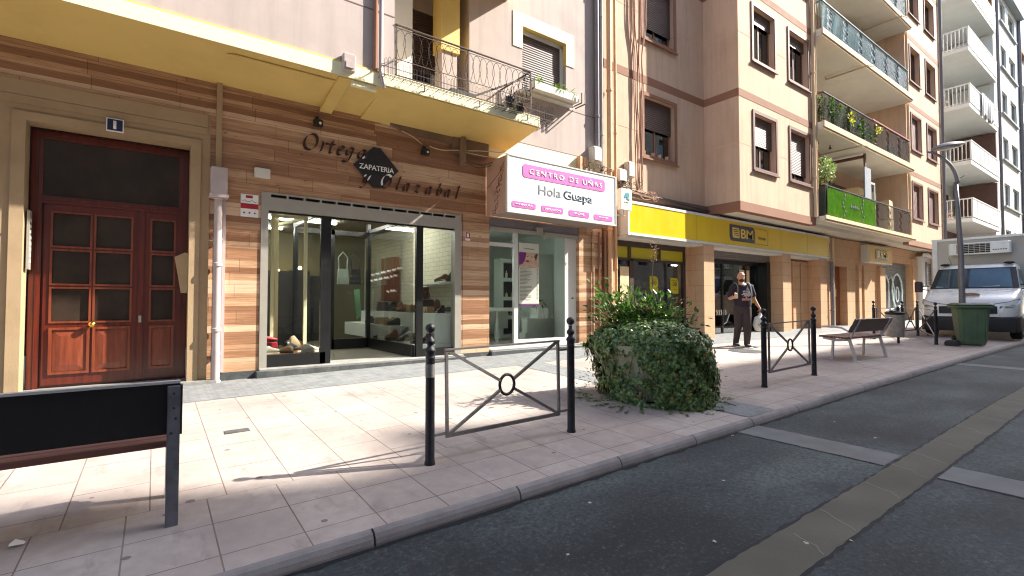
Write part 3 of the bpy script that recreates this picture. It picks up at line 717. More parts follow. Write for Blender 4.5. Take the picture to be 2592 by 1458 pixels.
# lower part of walls: granite plinth and shop steps
b = MB(); b.box(.72, 1.24, FY-.025, FY+.2, .0, .24); b.box(4.64, 5.30, FY-.025, FY+.2, .0, .27); b.box(7.70, 8.5, FY-.025, FY+.2, .05, .31); parts(b, 'plinth', M_PLINTH, B1)
b = MB(); b.cham(1.2, 4.7, FY-.12, 8.4, .0, .235, .012); b.cham(5.28, 7.75, FY-.1, 8.5, .0, .285, .012); parts(b, 'shop_step', M_PLINTH, B1)
b = MB(); b.cham(1.24, 4.66, FY-.10, 8.4, .2, .262, .01); b.cham(5.3, 7.72, FY-.02, 8.5, .24, .31, .01); parts(b, 'threshold', M_STEP, B1)

# ---- shoe shop front
sf = thing_ = None
SF0, SF1, SZ = 1.252, 4.64, 2.865
fr = MB(); fr.wall(SF0, SF1, .262, SZ, FY-.018, 8.14, [(SF0+.10, SF1-.13, .2, 2.60), *[(SF0+.13+i*.2432, SF0+.13+i*.2432+.215, 2.795, 2.84) for i in range(13)]])
shop = P('shop_front', fr, M_ALU, B1)
b = MB(); b.box(SF0+.1, SF1-.1, 8.145, 8.155, 2.7, 2.86); P('shutter_slot_back', b, M_BLACKF, shop)
b = MB(); fy0, fy1 = 8.03, 8.10
b.box(1.352, 2.2, fy0, fy1, .262, .43); b.box(1.352, 2.2, fy0, fy1, .43, .445); b.box(2.12, 2.28, fy0, fy1, .262, 2.60)
b.box(3.76, 3.885, fy0, fy1, .262, 2.6); b.box(3.885, 4.51, fy0, fy1, .262, .40); b.box(1.352, 4.51, fy0+.01, fy1, 2.575, 2.6)
# side frames running back to the inner doors
b.box(2.2, 2.24, 8.1, 10.2, .262, .44); b.box(3.70, 3.75, 8.1, 10.35, .262, .47); b.box(2.2, 2.24, 8.1, 10.2, 2.70, 2.77); b.box(3.70, 3.75, 8.1, 10.35, 2.70, 2.77)
b.box(3.68, 3.75, 10.3, 10.4, .262, 2.9); b.box(2.2, 3.70, 10.3, 10.36, 2.62, 2.72); b.box(2.2, 2.26, 10.2, 10.36, .262, 2.9); b.box(2.95, 3.70, 10.3, 10.36, .262, .47); b.box(2.93, 2.99, 10.3, 10.36, .262, 2.72)
P('black_frame', b, M_BLACKF, shop)
g = MB(); g.box(1.352, 2.12, 8.05, 8.058, .445, 2.575); g.box(3.885, 4.51, 8.05, 8.058, .40, 2.575); parts(g, 'glass_front', M_GLASS, shop)
g = MB(); g.box(3.72, 3.728, 8.1, 10.3, .47, 2.70); g.box(2.99, 3.68, 10.32, 10.328, .47, 2.62); parts(g, 'glass_inner', M_GLASS, shop)
# inside
b = MB(); b.box(.7, 4.78, 8.23, 13.6, .15, .25); b.box(.7, 4.78, 8.6, 8.605, .249, .2495); P('shop_floor', b, M_FLOORIN, shop)
b = MB(); b.box(.68, .72, 8.23, 13.6, .2, 3.1); b.box(.7, 4.78, 13.5, 13.6, .2, 3.1); P('shop_wall', b, M_DARKIN, shop)
b = MB(); b.box(.7, 4.78, 8.23, 13.6, 3.0, 3.1); P('shop_ceiling', b, M_DARKIN, shop)
b = MB(); b.box(4.74, 4.80, 8.23, 13.6, .2, 3.1); P('white_brick_wall', b, M_BRICKW, shop)
b = MB(); b.box(3.76, 4.74, 8.12, 10.2, .25, .46); b.box(4.2, 4.74, 8.16, 12.2, .46, 1.02); b.box(3.8, 4.74, 9.4, 12.2, .46, .75); b.box(4.35, 4.74, 8.16, 9.6, 1.58, 1.62); P('display_steps', b, M_WHITEIN, shop)
b = MB(); b.box(1.352, 2.2, 8.12, 9.1, .28, .44); P('display_platform', b, woodmat('orange_pine', C(176, 108, 48), C(214, 150, 84), .4), shop)
b = MB()
for xx, yy in ((1.62, 8.95), (1.5, 8.6), (1.98, 8.5), (1.75, 9.6)): b.box(xx, xx+.05, yy, yy+.05, .44, 3.0)
b.bar((1.52, 8.62, 2.62), (2.0, 8.52, 2.62), .05); b.bar((1.52, 8.62, 2.62), (1.64, 8.97, 2.62), .05); b.bar((2.0, 8.52, 2.62), (1.77, 9.62, 2.62), .05); parts(b, 'cream_post', M_CREAM, shop)
b = MB(); b.box(4.52, 4.70, 11.0, 11.7, 1.25, 2.3); b.box(4.6, 4.73, 9.5, 9.75, 1.3, 1.55); P('red_brown_poster', b, mat('red_brown_print', C(120, 62, 40), .6), shop)
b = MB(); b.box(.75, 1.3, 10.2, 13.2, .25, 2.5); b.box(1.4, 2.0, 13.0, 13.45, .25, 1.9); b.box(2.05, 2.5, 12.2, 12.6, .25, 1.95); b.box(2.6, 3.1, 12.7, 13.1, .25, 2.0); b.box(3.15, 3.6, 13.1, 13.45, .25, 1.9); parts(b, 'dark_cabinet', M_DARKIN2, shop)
for i, (x0, x1, y, z) in enumerate(((1.0, 2.2, 9.6, 2.97), (1.7, 3.2, 10.9, 2.97), (2.4, 3.5, 9.3, 2.97), (1.6, 2.4, 12.4, 2.97))):
    b = MB(); b.box(x0, x1, y, y+.09, z-.035, z); o = b.build('tube_lamp', M_TUBE); tag(o, ('%s lit ceiling tube inside the shoe shop' % ('leftmost', 'long middle', 'right hand', 'farthest')[i]), 'ceiling lamp', 'lit tubes on the shoe shop ceiling')
b = MB(); b.box(3.95, 4.05, 9.2, 10.3, 2.965, 3.0); o = b.build('tube_lamp', M_TUBE); tag(o, 'lit ceiling tube above the white brick wall, pointing to the street', 'ceiling lamp', 'lit tubes on the shoe shop ceiling')
for i, (x0, z) in enumerate(((2.45, 1.95), (2.95, 2.05))):
    b = MB(); b.lathe(x0, 13.1, [(.02, 0), (.045, .03), (.02, .08)], 8, z); o = b.build('spot_lamp', M_WARM); tag(o, 'small warm spot lamp glowing at the back of the shoe shop, %s of the two' % ('left', 'right')[i], 'spot lamp', 'warm spots inside the shoe shop')
# unreadable white script lettering on the inner glass
sq = MB()
for row, (z, ya, yb) in enumerate(((1.80, 10.15, 8.75), (1.68, 10.2, 8.85), (1.44, 9.3, 8.95))):
    y = ya; k = 0
    while y > yb:
        L = rnd.uniform(.12, .3); pts = []
        for q in range(int(L/.018)): pts.append((3.714, y-q*.018, z+.022*math.sin(q*2.1+k)+.008*math.sin(q*.9)+(ya-y)*.05))
        if len(pts) > 2: sq.tube(pts, .006, 4)
        y -= L+.05; k += 1.7
P('window_script', sq, M_TXTW, shop)

# ---- nail salon front
NX0, NX1 = 5.285, 7.70
fr = MB(); fy0, fy1 = 8.10, 8.17
fr.box(5.96, 6.06, fy0, fy1, .31, 2.70); fr.box(NX0, NX0+.04, fy0, fy1, .31, 2.70); fr.box(NX0+.04, 5.96, fy0, fy1, 2.36, 2.43); fr.box(7.36, 7.46, fy0, fy1, .31, 2.7)
fr.box(7.46, NX1, fy0, fy1+.4, .31, 2.7); fr.box(6.06, 7.36, fy0, fy1, .31, .46); fr.box(NX0, 5.96, fy0, fy1, .31, .345)
salon = P('salon_front', fr, M_WPAINT, B1)
b = MB(); b.box(NX0, NX1, 8.02, 8.22, 2.70, 2.9); P('shutter_box', b, M_PIPEG, salon)
b = MB(); b.box(NX0+.02, NX1-.02, 8.0, 8.03, 2.64, 2.72); b.box(6.45, 6.62, 7.97, 8.03, 2.70, 2.80); b.box(6.66, 6.72, 7.96, 8.02, 2.58, 2.68); P('shutter_bar', b, M_ALU, salon)
g = MB(); g.box(NX0+.04, 5.96, 8.13, 8.138, .345, 2.36); g.box(NX0+.04, 5.96, 8.13, 8.138, 2.43, 2.70); g.box(6.06, 7.36, 8.13, 8.138, .46, 2.70); P('glass', g, M_GLASS, salon)
b = MB(); b.box(4.82, 8.2, 8.23, 12.2, .22, .30); P('salon_floor', b, M_FLOORIN, salon)
b = MB(); b.box(4.80, 4.84, 8.23, 12.2, .3, 3.1); b.box(4.82, 8.2, 12.0, 12.2, .3, 3.1); b.box(8.16, 8.2, 8.23, 12.2, .3, 3.1); b.box(4.82, 8.2, 8.23, 12.2, 3.0, 3.1); P('salon_wall', b, M_WHITEIN, salon)
# shelf unit at the back (white frames, dark bays)
def shelf_unit(name, label, x0, x1, y, z0, z1, cols, rows, t=.07, back=M_DARKIN2):
    th = thing(name, label, 'shelf unit', ((x0+x1)/2, y, z0))
    b = MB(); hs = []; cw = (x1-x0-t*(cols+1))/cols; rh = (z1-z0-t*(rows+1))/rows
    for c in range(cols):
        for r_ in range(rows): hs.append((x0+t+c*(cw+t), x0+t+c*(cw+t)+cw, z0+t+r_*(rh+t), z0+t+r_*(rh+t)+rh))
    b.wall(x0, x1, z0, z1, y, y+.3, hs); b.build('frame', M_WHITEIN, th)
    b = MB(); b.box(x0+.02, x1-.02, y+.3, y+.31, z0, z1); b.build('back_panel', back, th); return hs
h1 = shelf_unit('shelf_unit', 'white shelf unit on the left at the back of the nail salon, behind the lamp', 5.4, 7.1, 11.2, .3, 2.35, 3, 4)
h2 = shelf_unit('shelf_unit', 'white shelf unit beside the tall white cabinet in the nail salon', 7.15, 8.05, 10.3, .3, 2.35, 1, 4, .09)
b = MB(); b.box(7.62, 8.14, 9.4, 10.25, .3, 2.42); o = b.build('cabinet', M_WHITEIN, bevel=.01); tag(o, 'tall plain white cabinet on the right inside the nail salon', 'cabinet')
rn = random.Random(3)
nb = 0
for h in h1[4:10]+h2[1:4]:
    for q in range(3):
        x = h[0]+.08+(h[1]-h[0]-.16)*(q+rn.uniform(0, .5))/3; hh = rn.uniform(.08, .2); yy = (11.25 if h in h1 else 10.36)
        b = MB(); b.lathe(x, yy, [(.03, 0), (.034, hh*.6), (.014, hh*.75), (.014, hh)], 8, h[2])
        o = b.build('bottle', M_PLW if q != 1 else M_BRASS); tag(o, 'small bottle standing on the white shelves inside the nail salon', 'bottle', 'bottles on the salon shelves')
t = thing('manicure_table', 'white manicure table inside the nail salon window', 'table', (6.2, 9.5, .3))
b = MB(); b.box(5.3, 7.0, 9.2, 9.75, 1.02, 1.10); b.build('tabletop', M_WHITEIN, t)
b = MB(); b.box(5.35, 6.95, 9.7, 9.73, .6, 1.02); b.build('modesty_panel', M_WHITEIN, t)
for x in (5.34, 6.3, 6.9):
    b = MB(); b.box(x, x+.06, 9.24, 9.30, .3, 1.02); b.build('leg', M_WHITEIN, t)
b = MB(); b.box(6.95, 7.9, 9.0, 9.4, .3, .52); b.box(7.0, 7.85, 9.0, 9.2, .52, .86); o = b.build('display_plinth', M_WHITEIN); tag(o, 'low white stepped plinth under the salon pot plant', 'plinth')
t = thing('pendant_lamp', 'pale green bell shaped pendant lamp in the nail salon', 'lamp', (5.62, 9.0, 2.1))
b = MB(); b.lathe(5.62, 9.0, [(.17, 0), (.15, .06), (.10, .17), (.05, .23), (.03, .30), (.02, .31)], 20, 2.12); b.build('lamp_shade', mat('pale_green_shade', C(190, 216, 196), .4, emit=(.8, .95, .85, 1), estr=4), t, smooth=True)
b = MB(); b.ball((5.62, 9.0, 2.16), .05, 10, 8); b.build('bulb', mat('bright_bulb', (1, 1, 1, 1), .5, emit=(.95, 1, .95, 1), estr=260), t)
b = MB(); b.tube([(5.62, 9, 2.42), (5.62, 9, 3.0)], .006, 5); b.build('cord', M_PLW, t)
# poster on the salon glass
px0, px1, pz0, pz1 = 6.09, 6.62, 1.17, 2.47
t = thing('price_poster', 'tall white beauty poster with a face and a price list on the salon glass', 'poster', (6.35, 8.11, 1.17))
b = MB(); b.box(px0, px1, 8.108, 8.112, pz0, pz1); b.build('sheet', mat('poster_paper', C(206, 210, 196), .5, var=.02), t)
b = MB(); b.box(px0, px1, 8.104, 8.1075, 1.95, 2.27); b.build('photo_print', mat('skin_tone_print', C(200, 172, 150), .5, var=.2, vs=9), t)
b = MB(); b.prism([(px0, 2.0), (px0+.08, 2.02), (px0+.14, 2.08), (px0+.17, 2.17), (px0+.20, 2.27), (px0, 2.27)], 8.1025, 8.104); b.box(px0, px1, 8.104, 8.1075, pz0, pz0+.03); parts(b, 'purple_flower', mat('purple_print', C(120, 40, 120), .5), t)
b = MB(); b.prism([(px0+.22+.05*math.cos(a*.628), 2.09+.022*math.sin(a*.628)) for a in range(10)], 8.1, 8.103); parts(b, 'lips', mat('lip_red', C(150, 50, 50), .4), t)
b = MB(); b.tube([(px0+.20, 8.102, 2.19), (px0+.25, 8.102, 2.2)], .007, 4); b.tube([(px0+.32, 8.102, 2.19), (px0+.37, 8.102, 2.18)], .007, 4); b.prism([(px0+.40, 2.2), (px0+.47, 2.27), (px0+.5, 2.24), (px0+.45, 2.1)], 8.1025, 8.104)
z = 1.93
while z > 1.27:
    if not 1.58 < z < 1.61:
        L = rn.uniform(.16, .33); b.box(px0+.02, px0+.02+L, 8.103, 8.1078, z-.007, z); b.box(px1-.055, px1-.03, 8.103, 8.1078, z-.007, z)
    z -= .028
b.build('printed_lines', mat('grey_ink', C(70, 70, 64), .6), t)
text('heading', 'HolaGuapa', px0+.12, px1-.12, 2.33, 2.37, 8.107, M_SLATE, t, thick=.002)
# spiky plant in the salon window
def spiky(name, label, x, y, z, n, L, pot=True, m=None, grp=None, up=.5, potm=None, wd=.03):
    t = thing(name, label, 'plant', (x, y, z), grp); b = MB()
    for i in range(n):
        a = rnd.uniform(0, 6.28); u = rnd.uniform(.1, 1); l = L*rnd.uniform(.6, 1.1); d0 = Vector((math.cos(a), math.sin(a), 0)); p = Vector((x, y, z+.12)); pts = []
        e = d0.cross(Vector((0, 0, 1)))
        for k in range(5):
            s_ = k/4; q = p+d0*l*s_*(1-up*u*.6)+Vector((0, 0, l*(u*1.1*s_-(1-u*.5)*s_*s_*1.1))); w2 = wd*(1-s_)*.5*(1 if k else .5)+.001
            pts += [tuple(q-e*w2), tuple(q+e*w2)]
        b.add(pts, [(2*k, 2*k+1, 2*k+3, 2*k+2) for k in range(4)])
    b.build('leaves', m or M_PLANT, t, fix=False)
    if pot: b = MB(); b.lathe(x, y, [(.06, 0), (.085, .12), (.085, .14), (.07, .14)], 12, z); b.build('pot', potm or M_PLW, t, smooth='auto')
    return t
spiky('spider_plant', 'drooping green spider plant in a white pot inside the salon window', 7.15, 8.75, 1.1, 46, .38)
b = MB(); b.cham(7.0, 7.3, 8.6, 8.9, .86, 1.10, .01); o = b.build('plant_stand', M_WHITEIN); tag(o, 'small white stand carrying the spider plant in the salon', 'stand')

# ---- nail salon sign: shallow white box standing out from the wall
SYF = 7.27
t = thing('salon_sign', 'white box sign with pink panels reading Hola Guapa over the nail salon', 'sign', (6.65, 7.6, 2.9))
b = MB(); b.wall(5.20, 8.10, 2.895, 3.955, SYF, SYF+.06); b.build('front_panel', M_SIGNW, t)
b = MB(); b.box(5.205, 5.225, SYF+.061, 7.99, 2.90, 3.95); b.box(8.075, 8.095, SYF+.061, 7.99, 2.90, 3.95); parts(b, 'side_panel', mat('pinkish_weathered_board', C(204, 166, 144), .7, var=.08, vs=4, dirt=C(150, 110, 90), dscale=3, damt=.4), t)
b = MB(); b.box(5.225, 8.075, SYF+.061, 7.99, 2.925, 2.94); b.build('underside', mat('dusty_underside', C(150, 138, 128), .85, var=.1), t)
b = MB(); b.wall(5.19, 8.11, 2.885, 3.965, SYF-.012, SYF-.0005, [(5.215, 8.085, 2.915, 3.94)]); b.build('edge_frame', M_WPAINT, t)
b = MB()
for i in range(9):               # scribbled graffiti on the side panel
    z = 3.84-i*.10; pts = [(5.201, 7.36+.03*i+.2*k/7+.03*math.sin(k*2+i*3), z-.035*k*(.6+.4*math.sin(i))+.03*math.sin(k*3.1+i)) for k in range(7)]
    b.tube(smoothpts(pts, 3), .005, 4)
b.tube([(5.201, 7.95, 3.45), (5.201, 7.6, 3.62), (5.201, 7.42, 3.75)], .006, 4); b.build('scribble', mat('red_brown_scribble', C(120, 60, 44), .7), t)
yb = SYF-.001
b = MB(); b.prism(rrect(5.55, 7.76, 3.585, 3.835, .06), yb-.006, yb); b.build('pink_panel', M_PINK, t)
text('lettering', 'CENTRO DE UÑAS', 5.70, 7.66, 3.655, 3.785, yb-.006, M_TXTW, t, bold=.006, space=1.35, thick=.006)
text('lettering', 'Hola', 5.93, 6.50, 3.30, 3.48, yb-.001, mat('thin_grey_vinyl', C(128, 134, 142), .4), t, thick=.004)
text('lettering', 'Guapa', 6.58, 7.38, 3.24, 3.475, yb-.001, M_SLATE, t, bold=.014, thick=.005)
for x0, x1, s_, z0, z1 in ((5.30, 5.86, 'MANICURA', 2.995, 3.105), (6.0, 6.565, 'DEPILACIÓN', 2.985, 3.10), (6.72, 7.285, 'FACIAL', 2.975, 3.09), (7.43, 7.99, 'MASAJE', 2.965, 3.08)):
    b = MB(); b.prism(rrect(x0, x1, z0, z1, .03), yb-.006, yb); b.build('pink_tab', M_PINK, t)
    w_ = (x1-x0)*(.72 if len(s_) > 6 else .5); c = (x0+x1)/2
    text('lettering', s_, c-w_/2, c+w_/2, z0+.036, z1-.034, yb-.006, M_TXTW, t, bold=.004, thick=.004)

# ---- shoe shop sign: dark script letters and a black lozenge
NIB = Vector((.62, .0, .50))
def script(strokes, ox, oz, h, wid, y, inside):
    """broad-nib strokes; returns two builders: outside and inside the lozenge"""
    A, B = MB(), MB(); k = 0
    for st in strokes:
        pts = smoothpts([(p[0], 0, p[1]) for p in st], 6) if len(st) > 2 else [Vector((p[0], 0, p[1])) for p in st]
        q = [Vector((ox+(p.x+.25*p.z)*h, 0, oz+p.z*h)) for p in pts]; n_ = NIB*wid*h; k += 1
        for a, c in zip(q[:-1], q[1:]):
            if (c-a).length < 1e-6: continue
            ins = inside((a.x+c.x)/2, (a.z+c.z)/2); T = B if ins else A
            y0 = y-(.045 if ins else .012)-k*.0006; y1 = y0+.010
            vs = [(a.x-n_.x/2, y0, a.z-n_.z/2), (a.x+n_.x/2, y0, a.z+n_.z/2), (c.x+n_.x/2, y0, c.z+n_.z/2), (c.x-n_.x/2, y0, c.z-n_.z/2)]
            T.add(vs+[(v[0], y1, v[2]) for v in vs], [(0, 1, 2, 3), (7, 6, 5, 4), (0, 4, 5, 1), (1, 5, 6, 2), (2, 6, 7, 3), (3, 7, 4, 0)])
    return A, B
def circ(cx, cz, rx, rz, a0, a1, n=12): return [(cx+rx*math.cos(R(a0+(a1-a0)*i/n)), cz+rz*math.sin(R(a0+(a1-a0)*i/n))) for i in range(n+1)]
LET = {  # glyph: (advance, strokes) x-height = 1, cap = 1.7
 'O': (1.75, [circ(.75, .85, .62, .85, 110, 470, 20)]),
 'r': (.85, [[(.15, .95), (.3, 1), (.28, .1), (.18, .0)], [(.28, .6), (.5, .95), (.7, .98), (.78, .88)]]),
 't': (.75, [[(.35, 1.4), (.28, .25), (.4, .02), (.62, .15)], [(.05, .98), (.65, .98)]]),
 'e': (.9, [[(.2, .5), (.6, .62), (.68, .85), (.45, 1.0), (.2, .75), (.12, .4), (.25, .05), (.5, .02), (.78, .25)]]),
 'g': (1.0, [[(.72, .9), (.45, 1.0), (.15, .7), (.12, .35), (.3, .15), (.6, .35), (.74, .75)], [(.78, 1.0), (.68, .1), (.5, -.5), (.15, -.62), (-.05, -.5)]]),
 'a': (1.0, [[(.72, .9), (.45, 1.0), (.15, .65), (.1, .25), (.3, .02), (.58, .3), (.74, .8)], [(.78, 1.0), (.68, .3), (.72, .02), (.95, .2)]]),
 'y': (.95, [[(.05, .9), (.2, 1.0), (.25, .3), (.42, .1), (.62, .4), (.78, .98)], [(.82, 1.0), (.6, .1), (.3, -.5), (-.05, -.55)]]),
 'l': (.55, [[(.15, 1.55), (.34, 1.72), (.22, .25), (.3, .02), (.5, .15)]]),
 'z': (.85, [[(.08, .85), (.25, 1.0), (.45, .9), (.7, .98)], [(.7, .98), (.1, .05)], [(.1, .05), (.35, .12), (.5, .0), (.72, .1)]]),
 'b': (.95, [[(.15, 1.55), (.36, 1.72), (.2, .9), (.14, .3), (.3, .02), (.6, .2), (.72, .65), (.6, .95), (.4, .9), (.22, .55)]]),
}
t = thing('shoe_shop_sign', 'dark script letters with a black lozenge reading ZAPATERIA on the wood cladding', 'sign', (3.0, 7.95, 3.1))
DCX, DCZ, DH = 2.985, 3.49, .388
def in_dia(x, z): return abs(x-DCX)+abs(z-DCZ) < DH-.012 and abs(z-DCZ) < DH-.05
ox = 1.745
for wd_, oz, h, xs_ in (('Ortega', 3.605, .150, (1.79, 2.04, 2.17, 2.31, 2.45, 2.65)), ('y', 3.20, .135, (2.73,)), ('Olazabal', 3.172, .134, (3.03, 3.32, 3.45, 3.67, 3.88, 4.10, 4.26, 4.49))):
    for ch, ox in zip(wd_, xs_):
        adv, st = LET[ch]; A, B = script(st, ox, oz, h, .40, 7.985, in_dia)
        if A.v: A.build('letter', M_LETTER, t)
        if B.v: B.build('letter', M_TXTW, t)
b = MB()
c_ = [(DCX-DH, DCZ), (DCX-.06, DCZ-DH+.05), (DCX+.06, DCZ-DH+.05), (DCX+DH, DCZ), (DCX+.06, DCZ+DH-.05), (DCX-.06, DCZ+DH-.05)]
b.prism(c_, 7.945, 7.975); parts(b, 'black_lozenge', M_BLK, t)
text('lettering', 'ZAPATERIA', DCX-.30, DCX+.30, DCZ-.055, DCZ+.03, 7.9445, M_TXTW, t, bold=.012, thick=.006)

# ---- small things fixed on the first building
t = thing('house_number', 'small navy plate with a white 1 above the street door', 'number plate', (-.44, 7.97, 3.4))
b = MB(); b.box(-.525, -.350, 7.935, 7.954, 3.390, 3.555); b.build('plate', M_TXTW, t); b = MB(); b.box(-.513, -.362, 7.930, 7.9345, 3.402, 3.543); b.build('enamel', M_NAVY, t)
text('numeral', '1', -.455, -.424, 3.42, 3.525, 7.930, M_TXTW, t, bold=.02)
b = MB(); b.cham(1.15, 1.36, 7.93, 7.999, 3.06, 3.20, .01); b.box(1.30, 1.32, 7.925, 7.93, 3.12, 3.15); o = b.build('junction_box', M_PLW); tag(o, 'white rectangular box on the wood cladding above the red sticker', 'electrical box')
t = thing('alarm_sticker', 'white and red notice at the top of the wood pillar beside the shoe shop', 'notice', (1.09, 7.99, 2.5))
b = MB(); b.box(.985, 1.215, 7.994, 7.9985, 2.47, 2.80); b.build('sheet', M_TXTW, t)
b = MB(); b.box(.985, 1.215, 7.992, 7.9938, 2.59, 2.665); b.box(1.05, 1.14, 7.992, 7.9938, 2.745, 2.785); b.build('red_print', mat('red_print', C(170, 36, 52), .5), t)
b = MB(); b.tube([(1.01+.03*i, 7.993, 2.70+.015*math.sin(i*2)) for i in range(7)], .003, 4)
for i in range(3): b.ball((1.03+i*.07, 7.9935, 2.53), .012, 6, 4)
b.build('dark_print', M_TXTB, t)
t = thing('warning_plate', 'tiny red and white plate on the wood pillar right of the shoe shop', 'notice', (4.79, 7.99, 2.45))
b = MB(); b.box(4.74, 4.84, 7.993, 7.998, 2.40, 2.56); b.build('sheet', M_TXTW, t); b = MB(); b.wall(4.745, 4.835, 2.44, 2.555, 7.989, 7.9925, [(4.765, 4.815, 2.46, 2.535)]); b.build('red_print', mat('red_print', C(170, 36, 52), .5), t)
# downpipe with box cap beside the street door
def wpipe(name, label, pts, r, m, joints=(), grp=None, brk=()):
    t = thing(name, label, 'drainpipe', (pts[-1][0], pts[-1][1], min(p[2] for p in pts)), grp)
    b = MB(); b.tube(pts, r, 12); b.build('pipe', m, t, smooth='auto')
    for (x, y, z) in joints:
        b = MB(); b.lathe(x, y, [(r*1.0, 0), (r*1.28, .008), (r*1.28, .05), (r, .058)], 12, z); b.build('joint', m, t, smooth='auto')
    for (x, y, z) in brk:
        b = MB(); b.box(x-r*1.2, x+r*1.2, y, y+r*1.6, z, z+.025); b.build('clamp', m, t)
    return t
t = wpipe('downpipe', 'lilac painted downpipe with a box top between the street door and the wood cladding', [(.70, 7.90, 2.72), (.70, 7.90, .02)], .05, M_PIPE, [(.70, 7.90, z) for z in (2.66, 1.72, .82, .10)], brk=[(.70, 7.9, 2.1), (.70, 7.9, .5)])
b = MB(); b.cham(.60, .80, 7.80, 7.995, 2.72, 3.10, .012); b.box(.585, .815, 7.785, 7.998, 2.68, 2.72); b.build('box_cap', M_PIPE, t)
b = MB(); b.box(.665, .735, 7.95, 7.99, 3.12, 4.33); b.build('duct', M_BEIGE, t)
b = MB(); b.box(.76, .80, 7.955, 7.998, .25, 2.68); b.build('edge_strip', M_PIPE, t)
# entry phone panel left, hanging flyer right of the street door
t = thing('intercom', 'grey metal entry phone panel in the reveal left of the street door', 'intercom', (-1.22, 8.1, 1.6))
b = MB(); b.box(-1.229, -1.205, 8.03, 8.16, 1.62, 2.32); b.build('panel', M_ALU, t)
b = MB()
for i in range(8): b.box(-1.205, -1.2, 8.07, 8.12, 1.7+i*.07, 1.735+i*.07)
b.build('buttons', M_PLW, t)
b = MB(); b.add([(.22, 8.285, 1.86), (.34, 8.27, 1.93), (.40, 8.26, 1.90), (.40, 8.27, 1.36), (.30, 8.285, 1.36)], [(0, 1, 2, 3, 4)]); b.add([(.22, 8.288, 1.86), (.34, 8.273, 1.93), (.40, 8.263, 1.90), (.40, 8.273, 1.36), (.30, 8.288, 1.36)], [(4, 3, 2, 1, 0)])
o = b.build('flyer', mat('beige_paper', C(196, 170, 132), .8), fix=False); tag(o, 'torn beige flyer tucked in the right side of the door frame', 'flyer')
# two little cameras / spotlights under the soffit
for k, (x, z, lb) in enumerate(((2.02, 3.98, 'small dark spotlight above the letter O of the shoe shop sign'), (3.86, 3.86, 'small dark spotlight among the loose cables left of the round post'))):
    t = thing('spotlight', lb, 'spotlight', (x, 7.95, z), 'spotlights above the shop sign')
    b = MB(); b.cham(x-.07, x+.07, 7.86, 7.96, z, z+.10, .015); b.build('housing', M_PLB, t); b = MB(); b.box(x-.025, x+.025, 7.95, 8.0, z+.03, z+.16); b.build('arm', M_PLB, t)
    b = MB(); b.ball((x+.02, 7.855, z+.035), .022, 8, 6); b.build('lens', M_PLW, t, smooth=True)
# beige beam end and round post under the soffit, loose cables
b = MB(); b.prism([(4.42, 4.30), (4.42, 4.02), (5.2, 4.02), (5.2, 4.30)], 7.90, 7.999); b.prism([(3.15, 4.31), (3.4, 4.22), (4.42, 4.17), (4.42, 4.30)], 7.92, 7.999); o = b.build('fascia_board', mat('dusty_brown_board', C(124, 100, 78), .8, var=.12)); tag(o, 'dusty brown board under the yellow balcony soffit', 'board')
b = MB(); b.lathe(4.60, 7.86, [(.0, .0), (.062, 0), (.062, .50), (.05, .515), (0, .52)], 14, 3.78); o = b.build('round_post_end', mat('dusty_brown_post', C(136, 112, 90), .8, var=.12), smooth='auto'); tag(o, 'short round beige post end under the balcony, left of the white sign', 'post')
def cable(label, pts, r, m, grp='loose cables on the facades', name='cable', k=6):
    b = MB(); b.tube(smoothpts(pts, k), r, 6); o = b.build(name, m, smooth=True); tag(o, label, 'cable', grp); return o
cable('pale sagging cable left of the second spotlight', [(3.42, 7.93, 4.20), (3.62, 7.9, 4.12), (3.80, 7.93, 4.04)], .008, M_CABLEW)
cable('pale cable sagging from the second spotlight to the round post', [(3.93, 7.9, 4.02), (4.15, 7.88, 3.99), (4.4, 7.88, 4.03), (4.56, 7.88, 4.06)], .009, M_CABLEW)
cable('upper pale cable running from the round post to the white sign', [(4.66, 7.86, 4.06), (4.9, 7.7, 4.06), (5.22, 7.45, 4.02), (5.35, 7.35, 3.98)], .008, M_CABLEW)
cable('lower pale cable running from the round post to the white sign', [(4.66, 7.86, 4.03), (4.95, 7.75, 3.99), (5.25, 7.6, 3.95)], .008, M_CABLEW)
cable('dark cable drooping behind the white sign', [(4.66, 7.9, 3.95), (4.85, 7.9, 3.86), (5.1, 7.85, 3.88), (5.3, 7.7, 3.97)], .009, M_CABLEB)
cable('second dark cable drooping behind the white sign', [(4.66, 7.92, 3.9), (4.9, 7.9, 3.80), (5.15, 7.85, 3.84), (5.3, 7.75, 3.96)], .008, M_CABLEB)
cable('thin wire running down the corner of the wood pillar', [(4.67, 7.99, 2.9), (4.675, 7.985, 2.0), (4.67, 7.985, 1.2), (4.675, 7.99, .4)], .004, M_CABLEB)
